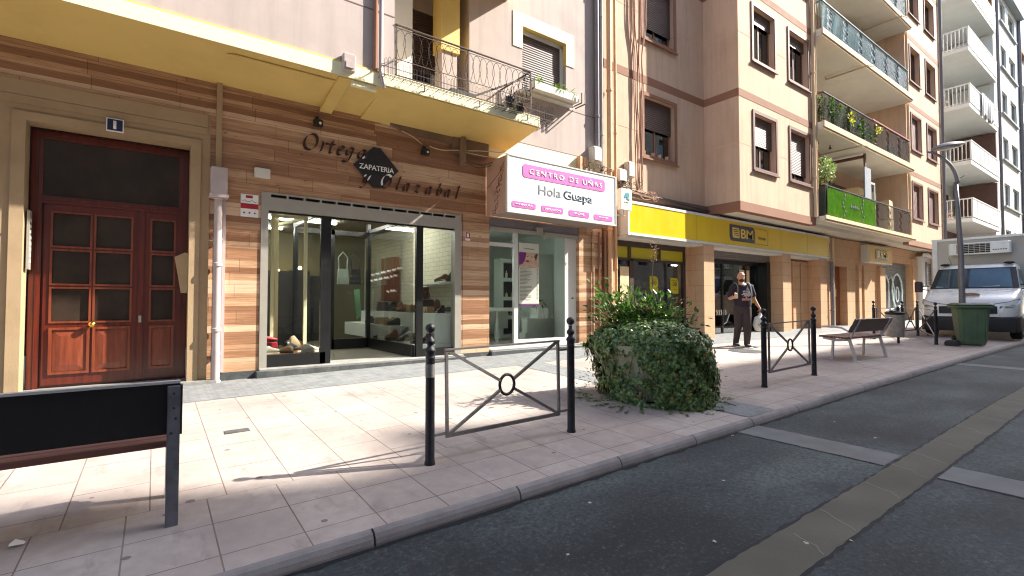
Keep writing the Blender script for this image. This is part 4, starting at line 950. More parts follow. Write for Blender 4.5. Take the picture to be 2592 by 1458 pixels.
# pipes and ducts at the junction of both buildings
wpipe('drainpipe', 'dark grey drainpipe down the right edge of the mauve building', [(8.22, 7.93, 15.5), (8.22, 7.93, 4.55)], .055, M_PIPEG, [(8.22, 7.93, z) for z in (5.5, 8.4)], 'drainpipes between the buildings')
wpipe('drainpipe', 'thinner lilac drainpipe next to the dark one at the building joint', [(8.36, 7.92, 15.5), (8.36, 7.92, 4.0), (8.40, 7.9, 3.7)], .04, M_PIPE, [(8.36, 7.92, z) for z in (5.1, 7.9)], 'drainpipes between the buildings')
wpipe('drainpipe', 'orange beige pipe running from the roof to the pavement at the building joint', [(8.60, 7.90, 15.5), (8.60, 7.90, .2)], .06, M_PIPEO, [(8.60, 7.90, z) for z in (2.9, 4.3, 6.2, 8.8)], 'drainpipes between the buildings')
wpipe('drainpipe', 'narrow sunlit orange pipe in front of the supermarket glass edge', [(8.76, 7.86, 15.5), (8.76, 7.86, .2)], .035, M_PIPEO, [(8.76, 7.86, z) for z in (2.0, 3.4, 5.2)], 'drainpipes between the buildings')
wpipe('drainpipe', 'brown pipe behind the orange ones beside the striped wood pillar', [(8.49, 7.95, 2.9), (8.49, 7.95, .2)], .035, M_SALM2, [], 'drainpipes between the buildings')
wpipe('drainpipe', 'first wood coloured duct on the right hand wood pillar', [(8.10, 7.96, 2.86), (8.10, 7.96, .3)], .03, M_WOODTILE, [], 'drainpipes between the buildings')
wpipe('drainpipe', 'second wood coloured duct on the right hand wood pillar', [(8.30, 7.96, 2.86), (8.30, 7.96, .3)], .022, M_SALM2, [], 'drainpipes between the buildings')
wpipe('rain_pipe', 'thin downpipe on the mauve wall left of the iron balcony', [(2.66, 6.95, 15), (2.66, 6.95, 4.66), (2.70, 6.93, 4.40)], .03, M_PIPE, [(2.66, 6.95, 5.72)])
wpipe('rain_pipe', 'dark recessed downpipe beside the thin one left of the iron balcony', [(2.58, 6.965, 15), (2.58, 6.965, 4.66)], .035, M_SALM2, [])
b = MB(); b.cham(2.10, 2.27, 6.90, 6.998, 4.52, 4.76, .01); b.box(2.13, 2.24, 6.885, 6.90, 4.55, 4.64); o = b.build('wall_box', M_MAUVE); tag(o, 'small mauve junction box on the cream cornice', 'electrical box')
for i, (x0, x1, y, z0, z1, lb) in enumerate(((7.98, 8.24, 7.80, 4.44, 4.78, 'white junction box above the right end of the salon sign'), (8.86, 9.15, 7.84, 4.12, 4.42, 'lower white junction box above the supermarket sign'), (9.18, 9.42, 7.82, 4.26, 4.64, 'higher grey white junction box beside the salmon cables'))):
    t = thing('junction_box', lb, 'electrical box', ((x0+x1)/2, y, z0), 'junction boxes at the building joint')
    b = MB(); b.cham(x0, x1, y, 7.99, z0, z1, .02); b.build('case', M_PLW if i != 2 else mat('grey_white_plastic', C(190, 188, 176), .5), t)
    b = MB(); b.box(x0+.02, x1-.02, y-.012, y, z0+.02, z1-.04); b.build('lid', M_PLW, t)
b = MB()
for x in (7.62, 7.78): b.cham(x, x+.09, 7.88, 7.99, 4.10, 4.50, .01)
o = b.build('terminal_blocks', M_PIPEO); tag(o, 'pair of narrow ochre ducts sticking up behind the salon sign', 'duct')
rb = random.Random(5)
def tangle(label, x0, x1, z0, z1, n, m, y=7.86, r=.007):
    b = MB()
    for i in range(n):
        cx, cz = rb.uniform(x0, x1), rb.uniform(z0, z1); rr = rb.uniform(.05, .16); pts = []
        for k in range(9): a = k*.9+i; pts.append((cx+rr*math.cos(a)*1.5+k*.02, y+rb.uniform(-.05, .05), cz+rr*.6*math.sin(a)))
        b.tube(smoothpts(pts, 3), r, 5)
    o = b.build('cable_tangle', m, smooth=True); tag(o, label, 'cable tangle', 'cable tangles at the building joint')
tangle('pale cable tangle on top of the salon sign under the white box', 7.65, 8.3, 4.02, 4.3, 9, M_CABLEB, 7.75)
tangle('dark cable tangle below the two white boxes above the supermarket sign', 8.75, 9.5, 3.86, 4.12, 12, M_CABLEB)
tangle('dusty salmon cable tangle running along the ledge above the supermarket sign', 9.3, 10.3, 3.82, 3.98, 8, M_CABLE, 7.82)
# sky-blue maintenance plate between the two signs
t = thing('clinic_sign', 'small white light box with a teal emblem between the salon and supermarket signs', 'sign', (8.66, 7.45, 3.3))
b = MB(); b.cham(8.42, 8.80, 7.40, 7.52, 3.32, 3.80, .01); b.build('case', M_PLW, t)
b = MB(); b.prism([(8.52, 3.60), (8.58, 3.70), (8.66, 3.72), (8.70, 3.66), (8.66, 3.58), (8.70, 3.57), (8.70, 3.54), (8.62, 3.56), (8.60, 3.62), (8.56, 3.58)], 7.392, 7.3995); b.build('emblem', mat('teal_print', C(60, 150, 160), .4), t)
b = MB(); [b.box(8.54+i*.05, 8.56+i*.05, 7.394, 7.3995, 3.48, 3.5) for i in range(3)]; b.build('small_print', M_TXTB, t)
b = MB(); b.bar((8.12, 7.6, 3.22), (8.72, 7.55, 3.22), .03); b.bar((8.6, 7.5, 3.2), (8.6, 7.5, 3.34), .03); b.build('bracket', M_WPAINT, t)
# flower box on the mauve window
t = thing('flower_box', 'white flower box on the sill of the cream framed window', 'flower box', (6.75, 7.83, 5.60))
b = MB(); b.wall(6.20, 7.44, 5.605, 5.76, 7.72, 7.735); b.box(6.20, 7.44, 7.735, 7.90, 5.605, 5.62); b.wall(6.2, 7.44, 5.605, 5.76, 7.885, 7.9); b.box(6.2, 6.215, 7.735, 7.885, 5.62, 5.76); b.box(7.425, 7.44, 7.735, 7.885, 5.62, 5.76); b.build('trough', M_PLW, t)
b = MB(); b.box(6.215, 7.425, 7.735, 7.885, 5.62, 5.73); b.build('soil', M_SOIL, t)
b = MB()
for x in (6.15, 7.47, 7.58): b.bar((x, 7.66, 5.58), (x, 7.98, 5.58), .02); b.bar((x, 7.66, 5.58), (x, 7.66, 5.80), .02)
b.build('bracket', M_RAILM, t)
sun_leaf = leafmat('sunlit_strap_leaves', C(70, 110, 40), C(120, 160, 60), C(170, 196, 96), 12, .4, .35)
for i, (x, n, L, lb) in enumerate(((6.36, 34, .26, 'leafy green plant at the left end of the white flower box'), (6.86, 26, .34, 'strap leaved plant in the middle of the white flower box'), (7.25, 26, .34, 'strap leaved plant at the right end of the white flower box'))):
    spiky('window_plant', lb, x, 7.81, 5.64, n, L, False, sun_leaf, 'plants in the flower box', .6, wd=.035)
# pots on the iron balcony
for i, (x, y, z, L, lb) in enumerate(((4.98, 6.88, 4.66, .25, 'cactus like plant hanging in the balcony flower tray'), (5.35, 7.3, 4.66, .38, 'tall spiky plant inside the iron balcony corner'), (5.2, 6.88, 4.6, .18, 'small red flowering plant on the balcony flower tray'))):
    spiky('balcony_plant', lb, x, y, z, 24, L, True, M_RAILM if i == 0 else (leafmat('dull_red_leaves', C(110, 40, 36), C(160, 70, 60), C(120, 110, 60), 25) if i == 2 else M_PLANT), None, .5, M_PLB, .025)
t = thing('storage_crate', 'black crate standing on the iron balcony floor', 'crate', (4.35, 7.5, 4.64)); b = MB(); b.wall(4.1, 4.6, 4.645, 4.95, 7.4, 7.42); b.box(4.1, 4.12, 7.42, 7.7, 4.645, 4.95); b.box(4.58, 4.6, 7.42, 7.7, 4.645, 4.95); b.box(4.1, 4.6, 7.7, 7.72, 4.645, 4.95); b.build('side', M_PLB, t)
b = MB(); b.box(4.12, 4.58, 7.42, 7.7, 4.65, 4.67); b.build('base', M_PLB, t)

# ---- shoes and bags in the shop window
def shoe_mesh(L=.27, h=.10, heel=.0):
    b = MB(); secs = []
    prof = [(0, .035, .055, .075), (.12, .038, .06, .10), (.3, .036, .055, .105), (.5, .040, .05, .075), (.75, .046, .04, .055), (.92, .035, .03, .042), (1.0, .012, .02, .03)]
    n = 10; vs = []; fs = []
    for s_, wd, lo, hi in prof:
        hz = hi*h/.1
        for k in range(n):
            a = 2*math.pi*k/n; vs.append((s_*L-L/2, math.cos(a)*wd, .022+hz/2+math.sin(a)*hz/2+heel*(1-s_)))
    m = len(prof)
    for i in range(m-1):
        for k in range(n): k2 = (k+1) % n; fs.append((i*n+k, (i+1)*n+k, (i+1)*n+k2, i*n+k2))
    fs += [tuple(range(n)), tuple(reversed(range((m-1)*n, m*n)))]; b.add(vs, fs); return b
def sole_mesh(L=.27, heel=.0):
    b = MB(); pts = [(-L/2, -.03), (-L/2+.02, -.038), (0, -.03), (L*.25, -.048), (L*.45, -.03), (L/2, 0), (L*.45, .03), (L*.25, .048), (0, .03), (-L/2+.02, .038), (-L/2, .03)]
    b.prism(pts, 0, .022, 'z')
    if heel: b.v = [(x, y, z+heel*(.5-x/L)*.9) for x, y, z in b.v]; b.box(-L/2, -L/2+.04, -.025, .025, 0, heel)
    return b
rs = random.Random(9)
shoe_cols = {'brown': mat('tan_leather', C(124, 74, 46), .5), 'black': mat('black_leather', C(30, 28, 28), .4), 'white': mat('white_leather', C(220, 216, 206), .5), 'red': mat('red_leather', C(170, 36, 50), .45), 'beige': mat('beige_suede', C(168, 144, 116), .8), 'grey': mat('grey_leather', C(90, 84, 80), .5)}
def shoe(label, x, y, z, rz, col, h=.10, heel=0.0):
    t = thing('shoe', label, 'shoe', (0, 0, 0), 'shoes on display in the shop window')
    shoe_mesh(.27, h, heel).build('upper', shoe_cols[col], t, smooth=True); sole_mesh(.27, heel).build('sole', M_PLW if col in ('white', 'grey') else M_PLB, t)
    t.location = (x, y, z); t.rotation_euler = (0, 0, rz)
shoe('white and red trainer at the left end of the orange shelf', 1.47, 8.24, .442, .3, 'white'); shoe('red shoe at the left back of the orange shelf', 1.46, 8.5, .60, .1, 'red')
shoe('beige shoe beside the red box on the orange shelf', 1.64, 8.25, .442, 2.7, 'beige'); shoe('black ankle boot left of the beige high boot', 1.78, 8.42, .442, .6, 'black', .16)
shoe('beige high boot in the middle of the orange shelf', 1.90, 8.55, .442, .2, 'beige', .22); shoe('black and white trainer at the right end of the orange shelf', 2.02, 8.22, .442, .15, 'white', .11)
shoe('grey shoe behind the right hand trainer on the orange shelf', 1.93, 8.34, .442, 2.9, 'grey')
b = MB(); b.cham(1.38, 1.58, 8.42, 8.62, .442, .60, .006); o = b.build('shoe_box', shoe_cols['red']); tag(o, 'bright red box at the left of the orange shelf', 'box')
k = 0
words_ = ['first', 'second', 'third', 'fourth', 'fifth', 'sixth']
for row, (x, z, ys, cols) in enumerate(((3.98, .462, (8.45, 8.75, 9.1, 9.45, 9.8, 10.1), ('black', 'grey', 'white', 'brown', 'black', 'grey')), (4.4, 1.022, (8.4, 8.75, 9.15, 9.55, 10.1, 10.7), ('black', 'brown', 'black', 'grey', 'brown', 'black')), (4.02, .752, (9.6, 10.0, 10.5, 11.0), ('black', 'beige', 'grey', 'black')))):
    for i, y in enumerate(ys):
        shoe('%s shoe from the street on the %s white step, %s' % (words_[i], ('lowest', 'long upper', 'middle')[row], cols[i]), x+rs.uniform(-.05, .05), y, z, math.pi+rs.uniform(-.7, .7), cols[i], rs.choice((.09, .1, .14)), rs.choice((0, 0, .05)))
shoe('brown shoe with heel on the high glass side shelf', 4.52, 8.55, 1.622, 2.9, 'brown', .1, .05); shoe('dark upright shoe on the high shelf by the brick wall', 4.6, 8.32, 1.622, 1.6, 'black', .2)
def bag(label, x, y, z, s_, m):
    t = thing('handbag', label, 'handbag', (x, y, z), 'handbags in the shoe shop window')
    b = MB(); b.prism([(x-.17*s_, z), (x+.17*s_, z), (x+.14*s_, z+.24*s_), (x-.14*s_, z+.24*s_)], y-.05, y+.05); b.build('body', m, t, bevel=.015)
    b = MB(); b.tube([(x-.08*s_, y, z+.24*s_), (x-.07*s_, y, z+.34*s_), (x, y, z+.38*s_), (x+.07*s_, y, z+.34*s_), (x+.08*s_, y, z+.24*s_)], .008, 6); b.build('handle', m, t)
bag('black handbag on the upper white step by the brick wall', 4.42, 9.0, 1.022, 1.1, shoe_cols['black']); bag('brown handbag low on the white step behind the bollard', 4.2, 8.28, .462, .8, mat('plum_leather', C(84, 40, 40), .5)); bag('grey handbag at the far end of the upper white step', 4.45, 11.4, 1.022, .9, shoe_cols['grey'])

# more goods: rows of shoes at the back of the steps and boxes below
rq = random.Random(77); pos_ = ('near the street', 'by the glass corner', 'in the middle', 'past the middle', 'towards the back', 'at the far back')
for row, (x, z, y0_) in enumerate(((4.12, .462, 8.5), (4.58, 1.022, 8.5), (3.86, .462, 8.9))):
    for i in range(6):
        y = y0_+.55*i+rq.uniform(-.08, .08)
        if row != 1 and y > 9.35 and x > 3.95: y = min(y, 9.3+.02*i)
        if row == 2 and y > 10.1: continue
        shoe('%s shoe in the %s row of the white steps, %s' % (('grey', 'tan', 'black', 'beige', 'brown', 'dark')[i], ('inner low', 'wall side upper', 'glass side low')[row], pos_[i]), x, y, z, math.pi+rq.uniform(-.5, .5), ('grey', 'brown', 'black', 'beige', 'brown', 'black')[i], rq.choice((.1, .13, .2)), rq.choice((0, .05)))
for i, (x, y, z, w_) in enumerate(((4.35, 8.75, 1.022, .16), (4.3, 9.35, 1.022, .22), (3.95, 9.75, .752, .2), (4.0, 10.3, .752, .24))):
    b = MB(); b.cham(x-w_/2, x+w_/2, y-.1, y+.1, z, z+.12+.03*(i % 2), .004); o = b.build('display_block', mat('tan_card', C(168, 140, 104), .8)); tag(o, '%s tan card block among the shoes on the white steps' % ('first', 'second', 'third', 'fourth')[i], 'display block', 'card blocks among the shoes')
for i, (x, y) in enumerate(((2.95, 10.6), (3.3, 10.75), (3.55, 10.7))):
    b = MB(); b.tube([(x-.09, y, 1.95), (x-.10, y, 2.2), (x, y, 2.32), (x+.10, y, 2.2), (x+.09, y, 1.95)], .014, 6); b.prism([(x-.12, 1.62), (x+.12, 1.62), (x+.10, 1.95), (x-.10, 1.95)], y-.04, y+.04); o = b.build('hanging_bag', M_PLB if i != 1 else mat('pale_bag', C(150, 160, 150), .6)); tag(o, '%s bag hanging on straps behind the inner shop door' % ('left black', 'pale middle', 'right black')[i], 'bag', 'bags hanging in the shoe shop')
b = MB(); b.add([(3.5, 10.62, 1.5), (3.62, 10.62, 1.52), (3.66, 10.6, .95), (3.56, 10.6, .85)], [(0, 1, 2, 3)]); b.add([(3.5, 10.63, 1.5), (3.62, 10.63, 1.52), (3.66, 10.61, .95), (3.56, 10.61, .85)], [(3, 2, 1, 0)]); o = b.build('green_scarf', mat('mint_green_cloth', C(120, 170, 130), .8), fix=False); tag(o, 'mint green scarf hanging behind the inner shop door', 'scarf')

# ------------------------------------------------------------------ second building: salmon block with bay, balconies and supermarket
B2 = thing('apartment_building', 'salmon apartment building with brown bands, a projecting bay and stacked balconies over the supermarket', 'building', (19, 9, 0))
BAYY = 6.96; TOP = 19.2
zf = [3.95+3.06*i for i in range(6)]           # storey base lines
def win_rows(z0=4.98, z1=6.50): return [(z0+3.06*i, z1+3.06*i) for i in range(5)]
flat = [(9.97, 11.25, a, c) for a, c in win_rows()]
bayw = [(13.42, 14.63, a, c) for a, c in win_rows()]+[(15.54, 16.81, a, c) for a, c in win_rows()]
rgt = [(26.93, 28.25, a, c) for a, c in win_rows()]+[(29.2, 30.6, a, c) for a, c in win_rows()]
b = MB()
b.wall(8.47, 12.64, 3.93, TOP, FY, 8.3, flat)
b.wall(12.64, 17.2, 3.95, TOP, BAYY, BAYY+.25, bayw)
b.box(12.64, 12.88, BAYY+.25, 8.3, 3.95, TOP); b.box(16.95, 17.2, BAYY+.25, 9.0, 3.95, TOP)
b.wall(17.2, 26.2, 3.95, TOP, 8.6, 8.85, [])
b.wall(26.2, 31.42, 3.95, TOP, BAYY, BAYY+.25, rgt); b.box(26.2, 26.45, BAYY+.25, 8.85, 3.95, TOP)
b.box(31.2, 31.42, BAYY+.25, 15, 0, TOP); b.box(8.47, 31.4, 15, 15.3, 0, TOP); b.box(8.47, 8.7, 8.3, 15, 3.93, TOP)
b.build('wall', M_SALMON, B2)
b = MB(); b.box(8.3, 31.6, 6.7, 15.5, TOP, TOP+.3); b.build('roof', M_SALM2, B2)
# brown bands, 4 mm proud
b = MB()
for i in range(5):
    z = 6.81+3.06*i; a, c = z, z+.21
    b.wall(8.47, 12.636, a, c, FY-.006, FY-.001); b.box(12.632, 12.639, BAYY-.006, FY-.006, a, c); b.wall(12.639, 17.2, a, c, BAYY-.006, BAYY-.001); b.wall(26.2, 31.42, a, c, BAYY-.006, BAYY-.001)
b.wall(12.63, 17.2, 3.70, 3.95, BAYY-.012, BAYY+.2); b.box(12.63, 12.83, BAYY+.2, 8.0, 3.70, 3.95); b.wall(26.2, 31.42, 3.72, 3.95, BAYY-.012, BAYY+.2)
parts(b, 'brown_band', M_SALM2, B2)
b = MB()
for i in range(5):
    z = 5.53+3.06*i
    b.wall(8.7, 9.86, z, z+.018, FY-.004, FY); b.wall(11.36, 12.62, z, z+.018, FY-.004, FY); b.box(12.637, 12.64, BAYY, FY, z, z+.018)
    for a, c in ((12.64, 13.3), (14.75, 15.42), (16.93, 17.2)): b.wall(a, c, z, z+.018, BAYY-.004, BAYY)
    for a, c in ((26.2, 26.8), (28.37, 29.05), (30.72, 31.4)): b.wall(a, c, z, z+.018, BAYY-.004, BAYY)
parts(b, 'scored_joint', M_SCORE, B2)
b = MB(); b.prism([(BAYY+.19, 3.71), (8.3, 3.71), (8.3, 3.94), (BAYY+.19, 3.94)], 12.83, 31.42, 'x'); b.build('soffit', M_SOFFIT, B2)
# windows
def window(par, x0, x1, z0, z1, y, shut=.55, sm=None, frame=True, fm=None, lab=None, depth=.16):
    fm = fm or M_WINFR
    w_ = MB(); w_.wall(x0-.09, x1+.09, z0-.09, z1+.09, y-.03, y-.001, [(x0, x1, z0, z1)]) if frame else None
    w_.wall(x0, x1, z0, z1, y+depth, y+depth+.04, [(x0+.06, (x0+x1)/2-.03, z0+.06, z1-.06), ((x0+x1)/2+.03, x1-.06, z0+.06, z1-.06)])
    wo_ = w_.build('window', fm, par)
    if lab: wo_['label'] = lab
    g = MB(); g.box(x0+.05, x1-.05, y+depth+.015, y+depth+.02, z0+.05, z1-.05); g.build('pane', M_WINGL, wo_)
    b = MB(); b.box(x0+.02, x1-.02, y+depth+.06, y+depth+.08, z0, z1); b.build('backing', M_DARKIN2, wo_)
    if shut > 0: b = MB(); b.box(x0+.01, x1-.01, y+depth-.05, y+depth-.03, z1-(z1-z0)*shut, z1); b.build('shutter', sm or M_SHUT, wo_)
    b = MB(); b.box(x0-.11, x1+.11, y-.07, y-.031, z0-.12, z0-.085); parts(b, 'sill', fm, wo_)
    return wo_
for i, (h, s_) in enumerate(zip(flat, (.52, .78, .6, .5, .7))): window(B2, *h, FY, s_, frame=True, fm=M_SALM2)
for i, (h, s_) in enumerate(zip(bayw, (.55, .25, .9, .5, .6, .85, .22, .6, .4, .8))): window(B2, *h, BAYY, s_)
for i, h in enumerate(rgt): window(B2, *h, BAYY, 0 if i in (2, 3, 7, 8) else 1.0, M_SHUTR)
# concrete ledge over the ground floor
b = MB(); b.box(8.47, 12.64, 7.90, 8.25, 3.78, 3.93); b.box(12.9, 31.2, 8.08, 8.3, 3.5, 3.70); b.build('ledge', mat('dusty_ledge', C(120, 98, 84), .9, var=.15, vs=4, bs=.3), B2)

# ---- balconies
BY0 = 6.70
lev = [(3.83, 3.99), (6.80, 7.03), (9.83, 10.06), (12.98, 13.2), (16.05, 16.28)]
green_scr = slatmat('bright_green_reed_screen', C(104, 206, 34), .045, 'x', .8, .6, .4)
dk = mat('dark_balcony_bars', C(56, 52, 58), .5, metal=.3); tealr = mat('teal_balcony_bars', C(44, 92, 104), .5, metal=.3)
bx0, bx1 = 17.42, 25.75
for i, (za, zb) in enumerate(lev):
    s_ = MB(); s_.box(17.2, 26.15, BY0, 8.6, za, zb); bo = s_.build('balcony', M_SOFFIT, B2)
    b = MB(); b.box(17.21, 26.17, BY0-.05, BY0-.002, za+.06, zb+.02); b.box(17.2, 26.14, BY0-.02, BY0-.001, za-.012, za+.045); b.build('slab_edge', M_SLABW, bo)
    rt = zb+1.02; r = MB(); y = BY0+.05
    r.bar((bx0-.05, y, rt), (bx1+.05, y, rt), .05, .03); r.bar((bx0, y, zb+.06), (bx1, y, zb+.06), .03); r.bar((bx0, y, rt), (bx0, 6.95, rt), .04); r.bar((bx0, y, zb+.06), (bx0, 6.95, zb+.06), .03); r.bar((bx1, y, rt), (bx1, 6.95, rt), .04)
    xx = bx0; k = 0
    while xx < bx1:
        if k % 14 in (6, 7, 8):      # panel of curls
            pts = [(xx+.03*math.sin(q*1.2), y, zb+.1+q*.055) for q in range(16)]; r.tube(pts, .009, 4, cap=False)
        else: r.bar((xx, y, zb+.04), (xx, y, rt), .014)
        xx += .092; k += 1
    for q in range(3): r.bar((bx0, y+.06+q*.07, zb+.04), (bx0, y+.06+q*.07, rt), .014)
    r.build('railing', tealr if i in (2, 3) else dk, bo)
    if i == 2: b = MB(); b.box(bx0, bx1, BY0+.075, BY0+.08, zb+.08, rt-.05); b.build('screen', glassmat('teal_mesh', (.30, .42, .45, 1), .08), bo)
    if i == 3: b = MB(); b.box(bx0, bx1, BY0+.075, BY0+.08, zb+.08, rt-.05); b.build('screen', glassmat('teal_mesh2', (.2, .40, .40, 1), .05), bo)
    if i == 0:
        b = MB()
        for q in range(58):
            xx = bx0+.1+q*.0715; h0 = zb+.06+.03*math.sin(q*2.3); b.tube([(xx, BY0+.022, h0), (xx+.006*math.sin(q), BY0+.018, zb+.5), (xx, BY0+.022, rt-.07-.02*math.sin(q*1.7))], .017, 6)
        for (cx_, cz_) in ((18.9, .5), (20.6, .4)):
            pass
        b.build('green_screen', mat('bright_green_reeds', C(140, 190, 70), .5, var=.2, vs=6), bo)
        b = MB()
        for cx_ in (18.75, 20.35):
            for q in range(6): b.prism([(cx_+.11*math.sin(q*1.7), zb+.17+q*.14-.07), (cx_+.11*math.sin(q*1.7)+.06, zb+.17+q*.14), (cx_+.11*math.sin(q*1.7), zb+.17+q*.14+.07), (cx_+.11*math.sin(q*1.7)-.06, zb+.17+q*.14)], BY0-.008, BY0-.002)
        for q in range(5): b.prism([(19.35+q*.16, zb+.62-.06*math.sin(q*2)), (19.43+q*.16, zb+.56), (19.35+q*.16, zb+.46), (19.27+q*.16, zb+.54)], BY0-.008, BY0-.002)
        b.build('leaf_motif', mat('dark_motif', C(30, 52, 24), .6), bo)
        b = MB(); b.box(bx0, 21.5, BY0+.075, BY0+.08, zb+.06, rt-.06); b.build('screen_back', mat('dark_green_mesh', C(26, 58, 24), .7), bo)
        b = MB(); b.box(bx0-.02, bx0-.01, BY0+.05, 6.94, zb+.02, rt); b.build('side_screen', mat('dark_green_board', C(28, 44, 40), .6), bo)
    b = MB(); b.box(17.2, 26.2, 8.585, 8.6, zb, zb+.001) if False else None
    # doors on the back wall
    for (a, c) in ((18.6, 20.2), (22.6, 24.2)):
        d = MB(); d.wall(a, c, zb+.02, zb+2.2, 8.55, 8.6, [(a+.08, (a+c)/2-.04, zb+.12, zb+2.1), ((a+c)/2+.04, c-.08, zb+.12, zb+2.1)]); do = d.build('balcony_door', M_WINFR, bo); b = MB(); b.box(a+.05, c-.05, 8.57, 8.58, zb+.05, zb+2.15); b.build('pane', M_WINGL, do)
# balcony furniture
def cabinet(label, x0, x1, y0, y1, z0, z1, m=None):
    t = thing('balcony_cabinet', label, 'cabinet', ((x0+x1)/2, (y0+y1)/2, z0), 'cabinets on the salmon balconies')
    b = MB(); b.cham(x0, x1, y0, y1, z0, z1, .02); b.build('body', m or M_SLABW, t); b = MB(); b.box(x0+.03, (x0+x1)/2-.01, y0-.015, y0-.001, z0+.08, z1-.06); b.box((x0+x1)/2+.01, x1-.03, y0-.015, y0-.001, z0+.08, z1-.06); b.build('door', m or M_SLABW, t)
cabinet('cream cabinet on the balcony with the green screen', 22.7, 24.6, 7.6, 8.2, 3.99, 5.85)
cabinet('white cabinet on the balcony full of plants', 18.7, 19.7, 7.9, 8.4, 7.03, 8.7)
cabinet('white cabinet on the balcony with the teal mesh railing', 22.6, 24.0, 7.7, 8.3, 10.06, 12.0)
b = MB(); b.add([(24.75, 7.2, 3.99+.75), (25.25, 7.2, 4.72), (25.4, 7.25, 5.5), (24.95, 7.25, 5.55), (24.78, 7.6, 4.74), (25.28, 7.6, 4.71), (25.43, 7.65, 5.49), (24.98, 7.65, 5.54)], [(0, 1, 2, 3), (7, 6, 5, 4), (0, 4, 5, 1), (1, 5, 6, 2), (2, 6, 7, 3), (3, 7, 4, 0)]); b.box(24.8, 25.3, 7.2, 7.6, 3.991, 4.70); o = b.build('cloth_bag', M_SLABW); tag(o, 'pale cloth sack standing at the right end of the green screened balcony', 'sack')
t = thing('glass_partition', 'grey steel and glass partition across the green screened balcony', 'partition', (21.4, 7.5, 3.99))
b = MB(); b.box(21.2, 21.3, 6.86, 6.92, 4.0, 6.75); b.box(19.0, 21.3, 8.0, 8.06, 6.55, 6.68); b.bar((21.25, 6.9, 6.65), (21.25, 8.1, 6.65), .1); b.build('frame', M_WINFR, t)
b = MB(); b.box(20.95, 21.55, 6.80, 6.845, 4.2, 6.2); b.build('panel', mat('grey_blue_panel', C(150, 156, 164), .5), t)
b = MB(); b.wall(21.6, 22.1, 4.1, 5.75, 6.85, 6.88, [(21.66, 22.04, 4.2, 5.68)]); b.build('open_frame', mat('pale_teal_frame', C(180, 206, 206), .5), t)
def bushy(name, label, x, y, z, rx, ry, rz, n, L, m, pot=None, grp=None, wd=.5, cat='plant', stem=True):
    t = thing(name, label, cat, (x, y, z), grp); b = MB(); zc = z+(pot or 0)+rz
    cl = [(rv(1), rnd.uniform(.35, .6)) for _ in range(9)]
    for i in range(n):
        c, s_ = cl[i % 9]; d = rv(1).normalized(); q = Vector((c.x*rx*.6+d.x*rx*s_, c.y*ry*.6+d.y*ry*s_, c.z*rz*.6+d.z*rz*s_))
        b.leaf(Vector((x, y, zc))+q, (d+rv(.6)+Vector((0, 0, .2))), (d+rv(.5)), L*rnd.uniform(.6, 1.2), L*wd)
    b.build('foliage', m, t, fix=False)
    if stem:
        b = MB()
        for k in range(4): b.tube([(x+.02*k, y, z+(pot or 0)*.5), (x+cl[k][0].x*rx*.4, y+cl[k][0].y*ry*.4, zc+cl[k][0].z*rz*.3)], .01, 5)
        b.build('stem', M_TWIG, t)
    if pot: b = MB(); b.lathe(x, y, [(pot*.3, 0), (pot*.42, pot*.9), (pot*.46, pot), (pot*.36, pot)], 12, z); b.build('pot', M_PLW, t, smooth='auto')
    return t
bushy('balcony_plant', 'pale green round shrub in a white pot above the green screen', 18.15, 7.05, 5.0, .5, .3, .42, 420, .13, leafmat('pale_olive_leaves', C(92, 120, 60), C(150, 172, 104), C(190, 204, 140), 12), .22, 'plants on the salmon balconies')
bushy('balcony_plant', 'large dark climber behind the green screen balcony partition', 19.7, 7.7, 4.2, .9, .35, 1.0, 900, .14, M_IVY, None, 'plants on the salmon balconies')
bushy('balcony_plant', 'small leafy plant peeping over the railing at the right end of the green screen', 20.9, 6.95, 4.3, .35, .15, .4, 160, .12, M_PLANT, None, 'plants on the salmon balconies')
for k, (x, l) in enumerate(((17.9, 'leftmost'), (18.7, 'second'), (19.5, 'third'), (20.4, 'fourth'), (21.4, 'fifth'))):
    bushy('balcony_plant', '%s leafy plant behind the bars of the second floor balcony' % l, x, 6.9, 7.05, .5, .16, .5, 420, .13, (M_PLANT, M_SHRUB)[k % 2], None, 'plants on the salmon balconies')
yl = leafmat('yellow_leaves', C(190, 190, 20), C(214, 214, 40), C(228, 226, 80), 5)
for k, (x, z, l) in enumerate(((19.4, 7.55, 'small yellow leaved plant in the railing of the second floor balcony'), (21.9, 7.7, 'yellow leaves hanging over the red rail end of the second floor balcony'))):
    bushy('balcony_plant', l, x, 6.66, z-.15, .18, .06, .16, 22, .13, yl, None, 'plants on the salmon balconies', stem=False)
bushy('balcony_plant', 'grey green plant low at the right of the second floor balcony', 24.3, 6.95, 7.05, .5, .12, .3, 120, .1, leafmat('grey_green_leaves', C(84, 96, 96), C(130, 140, 136), C(160, 168, 160), 9), None, 'plants on the salmon balconies')
b = MB(); b.bar((21.6, BY0+.05, 8.07), (25.8, BY0+.05, 8.07), .07, .045); o = b.build('red_rail', mat('faded_red_rail', C(170, 90, 84), .5)); tag(o, 'faded red hand rail cover on the second floor balcony', 'rail cover')
